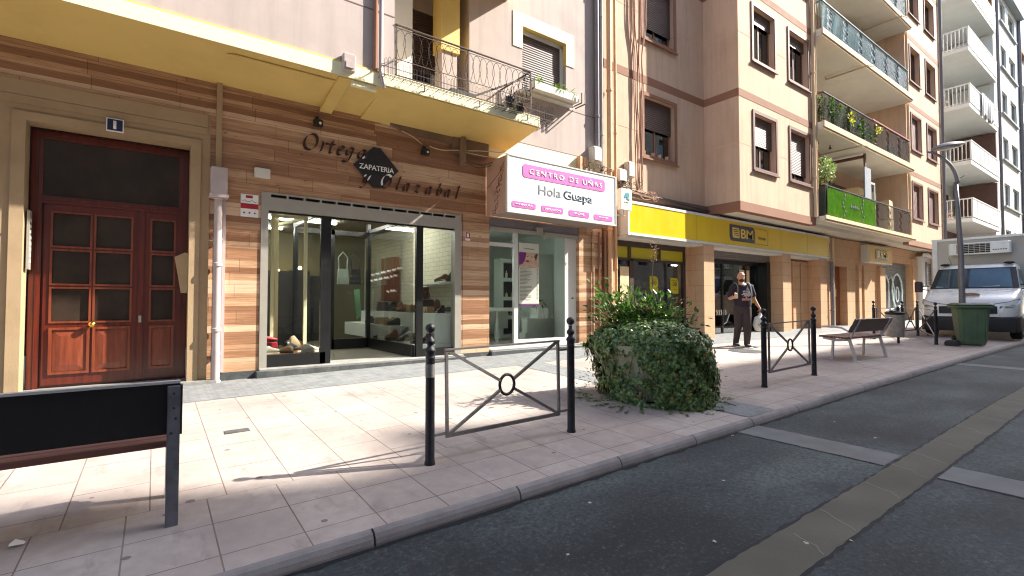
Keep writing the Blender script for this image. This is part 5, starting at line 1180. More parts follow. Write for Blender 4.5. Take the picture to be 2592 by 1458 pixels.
# clothes lines / arms under balconies
for k, (za, x, l) in enumerate(((6.80, 19.9, 'lower'), (9.83, 20.6, 'middle'), (12.98, 24.4, 'upper'))):
    b = MB(); b.bar((x, 7.9, za-.10), (x, 6.5, za-.10), .05); b.bar((x, 7.9, za-.10), (x, 7.9, za-.001), .04); b.bar((x+.02, 6.5, za-.1), (x+.35, 6.45, za-.06), .03)
    o = b.build('awning_arm', mat('folded_arm_paint', C(200, 180, 150), .6)); tag(o, '%s folded awning arm hanging under a salmon balcony' % l, 'awning arm', 'awning arms under the balconies')
for k, x in enumerate((18.3, 19.3)):
    b = MB(); b.lathe(x, 7.3, [(.01, -.14), (.05, -.13), (.02, -.06), (.02, 0)], 8, 6.80); o = b.build('ceiling_hook', M_RAILM); tag(o, '%s hook hanging from the balcony soffit above the pale shrub' % ('left', 'right')[k], 'hook', 'hooks under the balcony')
# drainpipes of the salmon building
wpipe('drainpipe', 'cream drainpipe in the corner left of the stacked balconies', [(17.05, 6.90, 18.5), (17.05, 6.90, 3.96)], .05, M_SLABW, [(17.05, 6.9, z) for z in (5.2, 6.6, 8.6, 9.8, 12.4)], 'drainpipes on the salmon building')
wpipe('drainpipe', 'second thinner pipe left of the stacked balconies', [(17.17, 6.88, 18.5), (17.17, 6.88, 3.96)], .03, M_SALMON, [(17.17, 6.88, 7.9), (17.17, 6.88, 6.1)], 'drainpipes on the salmon building')
wpipe('drainpipe', 'cream drainpipe right of the stacked balconies', [(26.3, 6.90, 18.5), (26.3, 6.90, 3.96)], .05, M_SLABW, [(26.3, 6.9, z) for z in (5.2, 7.9, 10.9)], 'drainpipes on the salmon building')
wpipe('drainpipe', 'tall pipe at the corner between the salmon and the white building', [(31.5, 6.9, 19), (31.5, 6.9, 3.2)], .07, M_PIPEG, [(31.5, 6.9, z) for z in (5.2, 7.9, 10.9)], 'drainpipes on the salmon building')
# the bundle of salmon cables on the flat wall
for k in range(7):
    r_ = random.Random(k); x = 9.50+.06*k; pts = []
    for z in [15.5, 12, 9.5, 8.2, 7.4, 6.7, 6.1, 5.6, 4.9, 4.4, 4.0]:
        spread = 1.5 if z > 7.5 else (.75 if z > 6 else .5)
        pts.append((9.66+(x-9.66)*spread+r_.uniform(-.035, .035), 7.95-.012*k, z))
    cable('salmon painted cable in the bundle on the salmon wall, %s from the left' % ('first', 'second', 'third', 'fourth', 'fifth', 'sixth', 'seventh')[k], pts, .010+.003*(k % 3), M_CABLE, 'painted cable bundle left of the bay', k=4)
cable('thick black cable draped along the ledge above the supermarket sign', [(9.4, 7.86, 3.95), (11, 7.85, 3.86), (12.6, 7.86, 3.80), (14.5, 7.9, 3.66), (17, 7.9, 3.6), (20, 7.9, 3.6)], .018, M_CABLEB, 'loose cables on the facades')
cable('second dark cable sagging along the soffit above the supermarket sign', [(12.9, 7.7, 3.69), (15, 7.7, 3.66), (18, 7.7, 3.69), (21, 7.7, 3.64), (25, 7.6, 3.68), (30, 7.6, 3.66)], .014, M_CABLEB, 'loose cables on the facades')
# little pots on the first window sill
for k in range(4):
    x = 10.05+.31*k+(.05 if k == 1 else 0); b = MB(); b.lathe(x, 8.06, [(.035, 0), (.05, .1), (.055, .11), (.04, .11)], 10, 4.985); o = b.build('sill_pot', M_SLABW); tag(o, '%s tiny cream pot on the first floor window sill' % ('leftmost', 'second', 'third', 'rightmost')[k], 'pot', 'tiny pots on the window sill')

# ---- ground floor of the salmon building
GYB, GYF = 8.10, 7.60
b = MB()
b.box(8.62, 8.92, 7.98, 8.3, .2, 3.8); b.wall(8.92, 31.2, 2.66, 3.78, GYB+.02, GYB+.2)
b.build('lintel_wall', M_SAND, B2)
b = MB()
for x0, x1 in ((11.93, 12.42), (16.33, 16.88), (19.08, 19.62)): b.box(x0, x1, GYF, 8.3, .12, 3.0)
b.wall(17.9, 19.08, .1, 2.66, 8.0, 8.12, [(18.42, 18.50, .35, 2.6)])
parts(b, 'sandstone_pillar', M_SAND, B2)
b = MB(); b.box(11.93, 31.2, 8.05, 8.14, .0, .34) if False else b.box(16.9, 17.88, 8.14, 8.2, .2, 2.66); b.build('dark_joint', M_WINFR, B2)
for x0, x1 in ((16.92, 17.86),):
    b = MB(); b.box(x0+.18, x1, 8.06, 8.13, .3, 2.62); b.build('closed_panel', M_SAND, B2)
b = MB(); b.box(8.85, 19.9, 7.62, 8.12, 2.74, 2.80); b.build('sign_soffit', M_SOFFIT, B2)
# supermarket window
sw = MB(); x0, x1 = 8.92, 11.74; y = 8.04
sw.box(x0, x1, y, y+.08, 2.60, 2.74); sw.box(x0, x0+.05, y, y+.08, .34, 2.6); sw.box(x1-.08, x1, y, y+.08, .34, 2.6); sw.box(x0, x1, y, y+.08, .22, .42); sw.box(x0, x1, y, y+.08, 2.26, 2.32)
for x in (9.46, 10.62): sw.box(x-.05, x+.05, y, y+.08, 2.32, 2.6)
sw.box(9.46, 9.60, y, y+.08, .34, 2.3)
smk = sw.build('market_window', mat('dark_brown_window_frame', C(66, 50, 44), .5), B2)
b = MB()
for a, c in ((8.97, 9.41), (9.51, 10.57), (10.67, 11.66)): b.box(a, c, y+.03, y+.05, 2.32, 2.6)
parts(b, 'yellow_panel', M_YSIGN2, smk)
g = MB(); g.box(8.97, 9.46, y+.04, y+.048, .42, 2.26); g.box(9.60, 11.66, y+.04, y+.048, .42, 2.26); g.build('glass', M_GLASSC, smk)
b = MB(); b.box(11.75, 11.93, 8.02, 8.3, .2, 2.74); b.build('edge_post', M_SAND, smk)
b = MB(); b.box(8.9, 16.3, 8.3, 14, .1, .24); b.build('market_floor', M_FLOORIN, smk)
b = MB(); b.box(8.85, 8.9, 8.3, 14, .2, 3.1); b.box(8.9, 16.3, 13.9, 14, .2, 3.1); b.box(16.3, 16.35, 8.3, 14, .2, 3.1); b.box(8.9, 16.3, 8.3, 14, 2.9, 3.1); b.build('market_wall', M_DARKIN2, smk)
for k, (x0_, yy, L, l) in enumerate(((9.3, 9.3, .8, 'leftmost'), (10.0, 10.4, 1.5, 'long middle'), (11.2, 11.6, .8, 'farther middle'), (10.8, 9.0, .75, 'right hand upper'), (11.0, 12.6, .6, 'far right lower'), (13.4, 9.6, .8, 'one behind the man by the entrance'))):
    b = MB(); b.box(x0_, x0_+L, yy, yy+.1, 2.52 if k < 4 else 2.4, 2.55 if k < 4 else 2.43); o = b.build('tube_lamp', M_TUBEB); tag(o, '%s lit tube inside the supermarket' % l, 'ceiling lamp', 'lit tubes inside the supermarket')
prod = [mat('product_%d' % i, c_, .5, var=.3, vs=14) for i, c_ in enumerate((C(150, 60, 40), C(60, 90, 130), C(190, 180, 160), C(90, 120, 60), C(180, 150, 40)))]
def gondola(label, x0, x1, y0, z0=.24, n=5):
    t = thing('shop_shelf', label, 'shelf', ((x0+x1)/2, y0, z0), 'supermarket shelves')
    b = MB(); b.box(x0, x1, y0+.35, y0+.38, z0, z0+1.7)
    for q in range(5): b.box(x0, x1, y0, y0+.35, z0+.1+q*.36, z0+.13+q*.36)
    b.build('rack', M_ALU, t); r_ = random.Random(int(x0*10))
    bs = [MB() for _ in prod]
    for q in range(5):
        x = x0+.03
        while x < x1-.12:
            w2 = r_.uniform(.07, .16); h2 = r_.uniform(.12, .26); r_.choice(bs).box(x, x+w2-.01, y0+.03, y0+.25, z0+.13+q*.36, z0+.13+q*.36+h2); x += w2
    for q, bb in enumerate(bs):
        if bb.v: o_ = bb.build('goods', prod[q], t); o_['kind'] = 'stuff'
gondola('left hand row of shelves with goods inside the supermarket window', 9.1, 11.2, 10.8); gondola('right hand row of shelves with goods inside the supermarket window', 11.4, 13.4, 11.3); gondola('shelves with goods behind the supermarket entrance', 13.6, 16.2, 11.8)
b = MB(); b.box(10.9, 11.66, 8.14, 8.2, .42, 1.62); o = b.build('brown_board', M_WINFR); tag(o, 'brown board blocking the lower right of the supermarket window', 'board')
b = MB(); b.box(9.08, 9.4, 8.02, 8.03, 1.25, 2.1); b.box(9.0, 9.42, 8.015, 8.02, 1.2, 1.24); o = b.build('window_poster', M_SLABW); tag(o, 'cream poster on the left pane of the supermarket window', 'poster')
b = MB(); b.lathe(9.55, 8.9, [(.2, 0), (.24, .4), (.2, .5), (.1, .55)], 12, .5); b.v = [(x_, y_, z_) for x_, y_, z_ in b.v]; o = b.build('blue_bag', mat('cobalt_plastic', C(20, 110, 180), .4), smooth=True); tag(o, 'blue plastic sack inside the supermarket behind the shrub', 'sack')
for k, (cx_, cz_, l) in enumerate(((10.42, 1.70, 'left'), (11.28, 1.68, 'right'))):
    t = thing('discount_sticker', '%s yellow discount sticker reading -30 on the supermarket glass' % l, 'sticker', (cx_, 8.06, cz_-.2), 'discount stickers on the glass')
    b = MB(); b.prism(rrect(cx_-.17, cx_+.17, cz_-.22, cz_+.2, .12, 4, (1, 0, 1, 0)), 8.068, 8.074); b.build('yellow_label', M_YSIGN2, t)
    text('lettering', '-30', cx_-.12, cx_+.10, cz_-.02, cz_+.09, 8.068, M_TXTB, t, bold=.01, thick=.003); b = MB(); b.box(cx_-.13, cx_+.13, 8.065, 8.068, cz_+.12, cz_+.135); [b.box(cx_-.12+q*.05, cx_-.09+q*.05, 8.065, 8.068, cz_-.12, cz_-.105) for q in range(5)]; b.build('small_print', mat('olive_print', C(120, 110, 30), .5), t)
# supermarket entrance
en = MB(); en.box(12.42, 16.33, 8.02, 8.3, 2.52, 2.74); ent = en.build('entrance', M_SHUTG, B2)
b = MB(); b.box(12.42, 16.33, 8.25, 8.32, 2.40, 2.52); b.box(15.2, 15.3, 8.25, 8.32, .3, 2.4); b.box(13.9, 13.96, 8.25, 8.32, .3, 2.4); b.box(16.1, 16.33, 8.0, 8.4, .3, 2.52); b.build('door_frame', M_BLACKF, ent)
g = MB(); g.box(12.42, 16.1, 8.28, 8.288, .3, 2.4); g.build('glass_door', M_GLASSC, ent)
b = MB(); b.cham(12.42, 16.33, 7.72, 8.4, .12, .262, .01); b.cham(8.92, 11.93, 7.95, 8.3, .1, .25, .01); parts(b, 'threshold', M_STEP, ent)
b = MB(); b.box(13.2, 15.0, 8.9, 8.93, 1.75, 2.0); b.box(13.5, 14.6, 8.85, 8.9, 1.95, 2.12); o = b.build('yellow_banner', M_YSIGN2); tag(o, 'yellow green banner behind the head of the walking man', 'banner')
for k, (x0_, x1_, z0_, z1_, m_) in enumerate(((14.9, 15.5, 1.55, 2.25, M_SLABW), (15.55, 15.75, 1.55, 1.8, M_TXTW), (15.5, 15.9, 1.2, 1.42, M_YSIGN2))):
    b = MB(); b.box(x0_, x1_, 8.262, 8.27, z0_, z1_); o = b.build('paper_notice', m_); tag(o, ('large cream notice on the supermarket door', 'small white notice on the supermarket door', 'yellow notice on the supermarket door')[k], 'notice')
b = MB()
for k in range(5): b.tube([(13.62+k*.12, 8.27, 1.0), (13.64+k*.12, 8.268, .9), (13.62+k*.12, 8.27, .84)], .014, 5)
b.tube([(14.3, 8.27, .85), (14.15, 8.268, .62), (13.95, 8.27, .55), (13.9, 8.27, .48)], .012, 5)
o = b.build('door_marks', M_TXTW); tag(o, 'white marks and a crack like line on the dark supermarket door', 'door marking')
# supermarket sign: long yellow box
t = thing('supermarket_sign', 'long yellow box sign with white edges and a dark blue BM emblem', 'sign', (14.3, 7.8, 2.75))
SX0, SX1 = 8.87, 19.80; z0, z1 = 2.81, 3.60
b = MB(); b.box(SX0, SX1, GYF, 8.08, z0, z1); b.build('box', M_PLW, t)
b = MB(); b.box(SX0+.05, SX1-.03, GYF-.008, GYF-.001, z0+.05, z1-.05); parts(b, 'yellow_panel', M_YSIGN, t)
b = MB(); b.wall(SX0-.01, SX1+.01, z0-.01, z1+.01, GYF-.02, GYF-.009, [(SX0+.055, SX1-.035, z0+.055, z1-.055)]); b.build('edge_trim', M_WPAINT, t)
def bm_logo(t, x0, x1, z0, z1, y, tail=None):
    hh = z1-z0
    b = MB(); b.prism(rrect(x0, x1, z0, z1, hh*.28, 5, (1, 0, 1, 0)), y-.012, y); b.build('emblem_ground', M_LOGOB, t)
    w_ = x1-x0; cx0, cx1 = x0+w_*.09, x0+w_*.36
    b = MB(); b.prism(rrect(cx0, cx1, z0+hh*.2, z1-hh*.18, hh*.18, 4, (1, 0, 1, 0)), y-.02, y-.0125); b.build('emblem_icon', M_LOGOY, t)
    b = MB()
    for q in range(4): b.box(cx0+w_*(.03+.012*q), cx1-w_*.04, y-.024, y-.0205, z1-hh*(.33+.11*q), z1-hh*(.285+.11*q))
    b.ball((cx1-w_*.07, y-.022, z0+hh*.29), hh*.025, 6, 4); b.build('icon_lines', M_LOGOB, t)
    text('lettering', 'BM', x0+w_*.42, x1-w_*.07, z0+hh*.22, z1-hh*.2, y-.0125, M_LOGOY, t, bold=.014, thick=.008, space=.95)
    if tail:
        b = MB(); o_ = rrect(x1+.03, tail, z0-.01, z1-.005, hh*.3, 5, (0, 0, 1, 0)); i_ = rrect(x1+.04, tail-.012, z0+.002, z1-.017, hh*.29, 5, (0, 0, 1, 0)); n_ = len(o_)
        b.add([(p[0], y-.006, p[1]) for p in o_]+[(p[0], y-.006, p[1]) for p in i_], [(q, (q+1) % n_, (q+1) % n_+n_, q+n_) for q in range(n_)]); b.build('emblem_outline', M_LOGOB, t, fix=False)
        text('small_lettering', 'Urrap', x1+.2, tail-.13, z0+.12, z0+.24, y-.003, M_LOGOB, t, shear=.2, thick=.004)
b = MB(); [b.box(xs_, xs_+.008, GYF-.0095, GYF-.0082, z0+.055, z1-.055) for xs_ in (11.6, 16.2, 18.1)]
parts(b, 'panel_seam', M_WINFR, t)
b = MB(); [b.ball((xs_, GYF-.02, zz_), .012, 6, 4) for xs_ in (9.0, 11.5, 13.0, 16.1, 18.0, 19.7) for zz_ in (z0+.02, z1-.02)]
o = b.build('screws', M_PIPEG, t); o['kind'] = 'stuff'
bm_logo(t, 13.2, 14.56, 2.99, 3.46, GYF-.009, 15.36)
# small sign further on
t = thing('small_market_sign', 'small square yellow box sign with a dark BM emblem above the sandstone wall', 'sign', (24.4, 7.6, 2.85))
b = MB(); b.box(23.15, 25.85, 7.45, 7.99, 2.84, 3.55); b.build('box', M_WPAINT, t); b = MB(); b.box(23.2, 25.8, 7.442, 7.449, 2.89, 3.52); parts(b, 'yellow_panel', mat('dull_yellow_panel', C(206, 166, 56), .5, var=.05), t)
bm_logo(t, 23.85, 25.2, 3.0, 3.42, 7.441)
# rest of the ground floor
b = MB(); b.wall(19.62, 31.2, .1, 3.70, 7.72, 8.08, [(20.35, 21.75, .0, 2.62), (25.55, 29.2, 0, 3.05)]); b.build('ground_floor_wall', M_SAND, B2)
b = MB(); b.box(22.7, 22.95, 7.64, 7.72, .15, 2.7); b.box(23.3, 23.5, 7.66, 7.72, .15, 2.7); b.box(24.9, 25.5, 7.60, 7.72, .15, 2.7); b.box(29.25, 29.9, 7.62, 7.72, .15, 3.3); parts(b, 'pilaster', M_SAND, B2)
d = MB(); d.box(20.35, 21.75, 7.98, 8.04, .2, 2.62); do = d.build('service_door', mat('rust_brown_door', C(140, 84, 58), .6, var=.1, vs=2), B2); b = MB(); b.box(20.35, 20.42, 7.94, 7.98, .2, 2.62); b.box(21.0, 21.04, 7.96, 7.98, .2, 2.6); b.build('door_frame', M_WINFR, do)
b = MB(); b.box(20.65, 20.95, 7.972, 7.979, 1.5, 1.75); b.box(21.1, 21.4, 7.972, 7.979, 1.45, 1.75); b.build('notice', M_SLABW, do)
d = MB(); d.box(25.55, 29.2, 7.90, 7.96, .2, 3.05); gs = d.build('roller_shutter', slatmat('grey_painted_shutter', C(120, 124, 122), .09, 'z', .5), B2)
b = MB()
gy = 7.895
def blob(mb, pts, y): mb.prism([(p[0], p[1]) for p in pts], y-.006, y)
blob(b, smooth2 := [(26.0, 2.45), (26.5, 2.35), (26.75, 2.1), (26.6, 1.0), (26.3, .9), (26.35, 1.9)], gy)
blob(b, [(26.85, 2.2), (27.2, 2.35), (27.4, 1.9), (27.35, 1.0), (27.1, .95), (27.05, 1.9)], gy)
blob(b, [(27.6+.62*math.cos(a*.524)+.3, 1.75+.75*math.sin(a*.524)) for a in range(12)], gy)
b.build('graffiti_fill', mat('graffiti_dark', C(40, 40, 46), .5), gs)
b = MB()
b.tube([(25.95, gy-.01, 2.5), (26.55, gy-.01, 2.42), (26.82, gy-.01, 2.1), (26.68, gy-.01, .9), (26.25, gy-.01, .85), (26.3, gy-.01, 1.9), (25.95, gy-.01, 2.5)], .035, 5)
b.tube([(26.8, gy-.01, 2.25), (27.2, gy-.01, 2.42), (27.5, gy-.01, 1.9), (27.42, gy-.01, .95), (27.05, gy-.01, .9)], .035, 5)
b.tube([(27.9+.68*math.cos(a*.524), gy-.012, 1.75+.8*math.sin(a*.524)) for a in range(13)], .045, 5); b.tube([(27.9+.2*math.cos(a*.524), gy-.012, 1.6+.35*math.sin(a*.524)) for a in range(13)], .03, 5)
b.tube([(27.0+.1*k, gy-.01, .55+(.06 if k % 2 else -.05)) for k in range(9)], .02, 5)
b.build('graffiti_outline', mat('graffiti_white', C(214, 230, 234), .4), gs)
b = MB(); b.box(19.3, 20.0, 7.62, 7.7, 3.05, 3.4); o = b.build('meter_cabinet', M_SALM2); tag(o, 'small pinkish cabinet right of the long yellow sign', 'electrical box')
wpipe('drainpipe', 'grey drainpipe from the end of the yellow sign to the pavement', [(19.9, 7.55, 2.7), (19.9, 7.55, .28)], .06, M_PIPEG, [(19.9, 7.55, 1.9), (19.9, 7.55, .9)], 'drainpipes on the salmon building')
wpipe('drainpipe', 'pale pipe beside the grey drainpipe left of the brown door', [(20.2, 7.62, 3.6), (20.2, 7.62, .28)], .05, M_SLABW, [(20.2, 7.62, 2.0)], 'drainpipes on the salmon building')

# ------------------------------------------------------------------ third building: white block with corner balconies
B3 = thing('apartment_building', 'white apartment building with solid fronted balconies beyond the salmon one', 'building', (42, 9, 0))
WT = 22.4
b = MB()
b.wall(31.42, 36.3, .2, WT, 8.2, 8.5, []); b.wall(36.0, 43.2, 3.4, WT, 8.9, 9.1)
b.wall(43.0, 44.6, .2, WT, 6.95, 7.25); b.box(42.98, 43.2, 7.25, 9.1, .2, WT)
wr = [(3.4+3.17*i+1.2, 3.4+3.17*i+2.75) for i in range(6)]
hs = [(a, c, z0_, z1_) for z0_, z1_ in wr for a, c in ((46.2, 48.0), (49.0, 51.2))]
b.wall(44.6, 52.4, .2, WT, 7.0, 7.25, hs); b.box(52.2, 52.4, 7.25, 16, .2, WT); b.box(31.5, 52.4, 15.8, 16, .2, WT)
b.build('wall', M_WHITE, B3)
b = MB(); b.box(31.4, 52.45, 6.6, 16.5, WT, WT+.35); b.build('roof_eave', mat('grey_eave', C(150, 160, 164), .8, var=.06), B3)
b = MB(); b.box(36.31, 36.9, 8.86, 8.899, 3.4, WT); b.build('brown_panel', M_SALM2, B3)
bt = MB(); bt.wall(38.2, 42.97, 3.4, 5.6, 8.80, 8.89) if False else None
for i in range(6):
    zb = 5.80+3.17*i; s_ = MB(); s_.box(36.0, 43.0, 6.72, 8.9, zb-.15, zb+.06); bo = s_.build('balcony', M_WHITE, B3)
    b = MB(); b.box(35.98, 42.98, 6.70, 6.74, zb+.10, zb+1.10); b.box(35.96, 42.98, 6.68, 6.76, zb+1.10, zb+1.16)
    for q in range(7): b.box(36.0+q*1.0, 36.04+q*1.0, 6.69, 6.70, zb+.10, zb+1.10)
    b.build('front_panel', M_WPAINT, bo)
    b = MB(); b.bar((36.0, 6.72, zb+1.12), (36.0, 8.2, zb+1.12), .06); b.bar((36.0, 6.72, zb+.12), (36.0, 8.2, zb+.12), .04)
    for q in range(9): b.bar((36.0, 6.74+q*.17, zb+.08), (36.0, 6.74+q*.17, zb+1.12), .035)
    b.build('side_bars', M_WPAINT, bo)
    b = MB(); b.box(36.9, 37.9, 8.82, 8.88, zb+.06, zb+2.3); b.box(38.9, 41.2, 8.82, 8.88, zb+.06, zb+2.3); b.build('balcony_door', M_WINGL, bo)
    if i == 0: b = MB(); b.box(38.0, 42.96, 8.6, 8.8, 3.4, zb-.16); b.build('brick_panel', M_BRICKD, bo)
    b = MB(); b.box(42.70, 42.97, 6.8, 8.8, zb+.07, zb+2.95); b.build('side_wall', M_BRICKD if i < 2 else (M_WHITE if i in (2, 3) else M_SALM2), bo)
for h in hs: window(B3, *h, 7.0, 0, frame=False, fm=M_WPAINT, depth=.1)
b = MB()
for z0_, z1_ in wr: b.box(46.0, 51.4, 6.88, 7.0, z0_-.14, z0_-.04)
parts(b, 'sill', mat('grey_sill', C(160, 168, 170), .7), B3)
wpipe('drainpipe', 'grey drainpipe down the pier of the white building', [(44.75, 6.9, WT), (44.75, 6.9, .4)], .08, M_PIPEG, [], 'drainpipes on the white building'); wpipe('drainpipe', 'grey drainpipe down the far end of the white building', [(52.3, 6.9, WT), (52.3, 6.9, .4)], .1, M_PIPEG, [], 'drainpipes on the white building')
# laundry and bits on the white balconies
for k, (z, l) in enumerate(((12.2, 'white sheet draped over the upper white balcony front'),)):
    b = MB(); n_ = 18
    for q in range(n_):
        x0_, x1_ = 38.4+q*.17, 38.57+q*.17; d0, d1 = .05*math.sin(q*1.9), .05*math.sin((q+1)*1.9); zz0, zz1 = z-.05-.15*math.sin(q*1.1), z-.05-.15*math.sin((q+1)*1.1)
        b.quad((x0_, 6.64+d0, zz0), (x1_, 6.64+d1, zz1), (x1_, 6.62+d1*.3, z+1.15), (x0_, 6.62+d0*.3, z+1.15)); b.quad((x1_, 6.655+d1, zz1), (x0_, 6.655+d0, zz0), (x0_, 6.635+d0*.3, z+1.15), (x1_, 6.635+d1*.3, z+1.15))
    o = b.build('laundry', M_TXTW, fix=False); tag(o, l, 'laundry')
for k, zb in enumerate((5.9, 12.2)):
    bushy('balcony_plant', '%s reddish pot plants behind the side bars of a white balcony' % ('lower', 'upper')[k], 36.4, 8.0, zb, .3, .35, .35, 80, .16, M_TWIGL, None, 'plants on the white balconies')
# ground floor of the white building: white kiosk like front with a louvre
t = thing('louvred_shopfront', 'white rendered shop front with a grey louvre behind the truck mirror', 'shop front', (31.5, 7.6, .2))
b = MB(); b.wall(30.0, 35.5, .2, 3.45, 7.45, 7.7, []); b.build('front', M_WHITE, t)
b = MB(); [b.box(30.5, 31.9, 7.40, 7.449, 2.1+q*.09, 2.14+q*.09) for q in range(12)]; b.box(30.45, 30.5, 7.40, 7.449, 2.05, 3.2); b.box(31.9, 31.95, 7.4, 7.449, 2.05, 3.2); b.build('louvre', M_PIPEG, t)
b = MB(); b.box(32.1, 33.5, 7.42, 7.449, 2.5, 3.0); b.build('dark_window', M_DOORGL, t)
b = MB(); pts = [(29.95+.4*q, 7.35, 3.50+.05*math.sin(q*1.9)) for q in range(14)]; b.tube(pts, .09, 6); b.build('wavy_cap', M_WHITE, t)
# fourth building
B4 = thing('apartment_building', 'farthest pale apartment building at the right edge of the street', 'building', (62, 9, 0))
hs = [(a, c, 3.4+3.1*i+1.2, 3.4+3.1*i+2.7) for i in range(6) for a, c in ((54.5, 56.0), (58, 59.5), (62, 63.5), (66, 67.5))]
b = MB(); b.wall(53.3, 80, .2, 20.6, 7.2, 7.5, hs); b.box(53.3, 53.6, 7.5, 15, .2, 20.6); b.box(53.3, 80, 14.8, 15, .2, 20.6); b.build('wall', M_WHITE, B4)
b = MB(); b.box(53.2, 80.2, 7.0, 15.4, 20.6, 20.95); b.build('roof_eave', M_SALM2, B4)
for h in hs: window(B4, *h, 7.2, .4, frame=False, fm=M_WPAINT, depth=.1)

# ------------------------------------------------------------------ the houses on the camera's side of the street, which shade the road and the near pavement
OY = -9.5
def across(x0, x1, H, label, m, seed, low=None):
    t = thing('apartment_building', label, 'building', ((x0+x1)/2, OY-5, 0)); r_ = random.Random(seed)
    hs = []; x = x0+1.2
    while x < x1-2: hs += [(x, x+1.3, 4.2+3.1*i, 5.7+3.1*i) for i in range(int((H-4.5)/3.1))]; x += 3.1
    if low: hs = [h for h in hs if not (h[1] > low[0]-.1 and h[0] < low[1]+.1 and h[3] > low[2]-.3)]
    b = MB(); b.wall(x0, x1, -.2, H, OY-.3, OY, hs+([(low[0], low[1], low[2], H+1)] if low else [])); b.box(x0, x0+.3, OY-10, OY-.3, -.2, H); b.box(x1-.3, x1, OY-10, OY-.3, -.2, H); b.box(x0, x1, OY-10, OY-9.7, -.2, H); b.build('wall', m, t)
    b = MB(); b.box(x0-.02, x1+.02, OY-10.2, OY-4.5, H, H+.25)
    a0, a1 = (low[0], low[1]) if low else (x1, x1)
    if a0 > x0+.1: b.box(x0-.02, a0, OY-4.5, OY, H, H+.25)
    if a1 < x1-.1: b.box(a1, x1+.02, OY-4.5, OY, H, H+.25)
    b.build('roof', M_PIPEG, t)
    b = MB(); [b.box(h[0], h[1], OY-.26, OY-.2, h[2], h[3]) for h in hs]; o = b.build('window_glazing', M_WINGL, t); o['kind'] = 'stuff'
    b = MB(); [b.box(h[0], h[1], OY-.19, OY-.15, h[3]-(h[3]-h[2])*r_.choice((.2, .5, .8)), h[3]) for h in hs]; o = b.build('shutters', M_SHUT, t); o['kind'] = 'stuff'
SH = 1.08/.51
def Hfor(yreach, gz=.05): return (yreach-OY)*SH+gz-.25
across(-60, 36.4, Hfor(4.20), 'pale apartment block across the street on the camera side, shading the road', mat('pale_opposite_render', C(190, 180, 166), .85), 1, (33.0, 36.4, Hfor(3.60)))
across(36.4, 62, Hfor(4.72, .17), 'sandy apartment block across the street, next to the pale one', mat('sandy_opposite_render', C(196, 176, 146), .85), 2, (36.4, 39.2, Hfor(4.20)))
across(62, 110, Hfor(4.95, .2), 'white apartment block across the street, farther along', mat('white_opposite_render', C(206, 204, 198), .85), 3)

# ------------------------------------------------------------------ bollards and railing panels
def gz(x, y): return G(x, y)
def bollard(label):
    t = thing('bollard', label, 'bollard', (0, 0, 0), 'black iron bollards along the pavement')
    b = MB(); b.lathe(0, 0, [(.042, -.05), (.042, .0), (.040, .02), (.036, .03), (.035, .80), (.038, .805), (.035, .82)], 18); b.build('post', M_DARKM, t, smooth='auto')
    b = MB(); b.lathe(0, 0, [(.035, .82), (.035, .84), (.041, .85), (.042, .862), (.036, .875), (.025, .885), (.022, .90), (.034, .912), (.037, .928), (.032, .942), (.020, .955), (.014, .968), (.018, .99)], 18); b.build('collar', M_DARKM, t, smooth='auto')
    b = MB(); b.ball((0, 0, 1.03), .038, 16, 10); b.build('ball', M_DARKM, t, smooth=True)
    return t
def panel(label, L):
    t = thing('railing_panel', label, 'railing', (0, 0, 0), 'crossed iron railing panels between the bollards')
    o_ = .15; b = MB(); zb, zt = .19, .855; a, c = o_, L-o_
    b.bar((a, 0, zb), (c, 0, zb), .02, .03); b.bar((a-.012, 0, zt), (c+.012, 0, zt), .03, .014); b.bar((a, 0, zb-.015), (a, 0, zt), .022); b.bar((c, 0, zb-.015), (c, 0, zt), .022); b.build('frame', M_GREYM, t)
    cx, cz = L/2, (zb+zt)/2; hx, hz = (c-a)/2, (zt-zb)/2; r_ = .075; b = MB()
    for sx in (-1, 1):
        for sz in (-1, 1):
            d = Vector((sx*hx, 0, sz*hz)); u_ = d.normalized()*r_; b.bar((cx+u_.x, 0, cz+u_.z), (cx+d.x*.985, 0, cz+d.z*.985), .022, .022)
    b.build('cross_bars', M_GREYM, t)
    b = MB(); b.tube([(cx+r_*math.cos(R(i*20)), 0, cz+r_*1.12*math.sin(R(i*20))) for i in range(19)], .013, 8, cap=False); b.build('ring', M_DARKM, t, smooth=True)
    b = MB()
    for z in (zt-.085, zb+.02): b.bar((.04, 0, z), (a, 0, z), .018); b.bar((c, 0, z), (L-.04, 0, z), .018)
    b.build('bracket', M_GREYM, t); return t
bpos = [(1.711, 3.405, 'nearest black bollard, with a worn sticker, left end of the near railing panel'), (3.161, 3.398, 'black bollard at the right end of the near railing panel, left of the ivy planter'),
        (6.72, 3.394, 'black bollard at the left end of the railing panel beside the walking man'), (8.28, 3.41, 'black bollard right next to the slatted bench'),
        (16.2, 5.12, 'far bollard left of the litter bin, near the sandstone wall'), (17.6, 4.86, 'far bollard right behind the litter bin'), (18.75, 4.80, 'farthest bollard, beside the truck wheel'), (15.95, 3.72, 'far bollard standing in front of the truck bumper')]
b0 = bollard(bpos[0][2])
for i, (x, y, lb) in enumerate(bpos):
    o = b0 if i == 0 else copy_tree(b0); o.location = (x, y, gz(x, y)); o['label'] = lb
    if i == 1: o.rotation_euler = (0, R(-.3), 0)
b = MB(); b.lathe(1.711, 3.405, [(.0365, .66), (.0365, .76), (.0369, .76), (.0369, .66)], 18, 0); b.v = b.v; o = b.build('sticker', mat('torn_sticker', C(104, 100, 98), .6, var=.4, vs=30)); tag(o, 'torn grey sticker wrapped round the nearest bollard', 'sticker')
pan0 = None
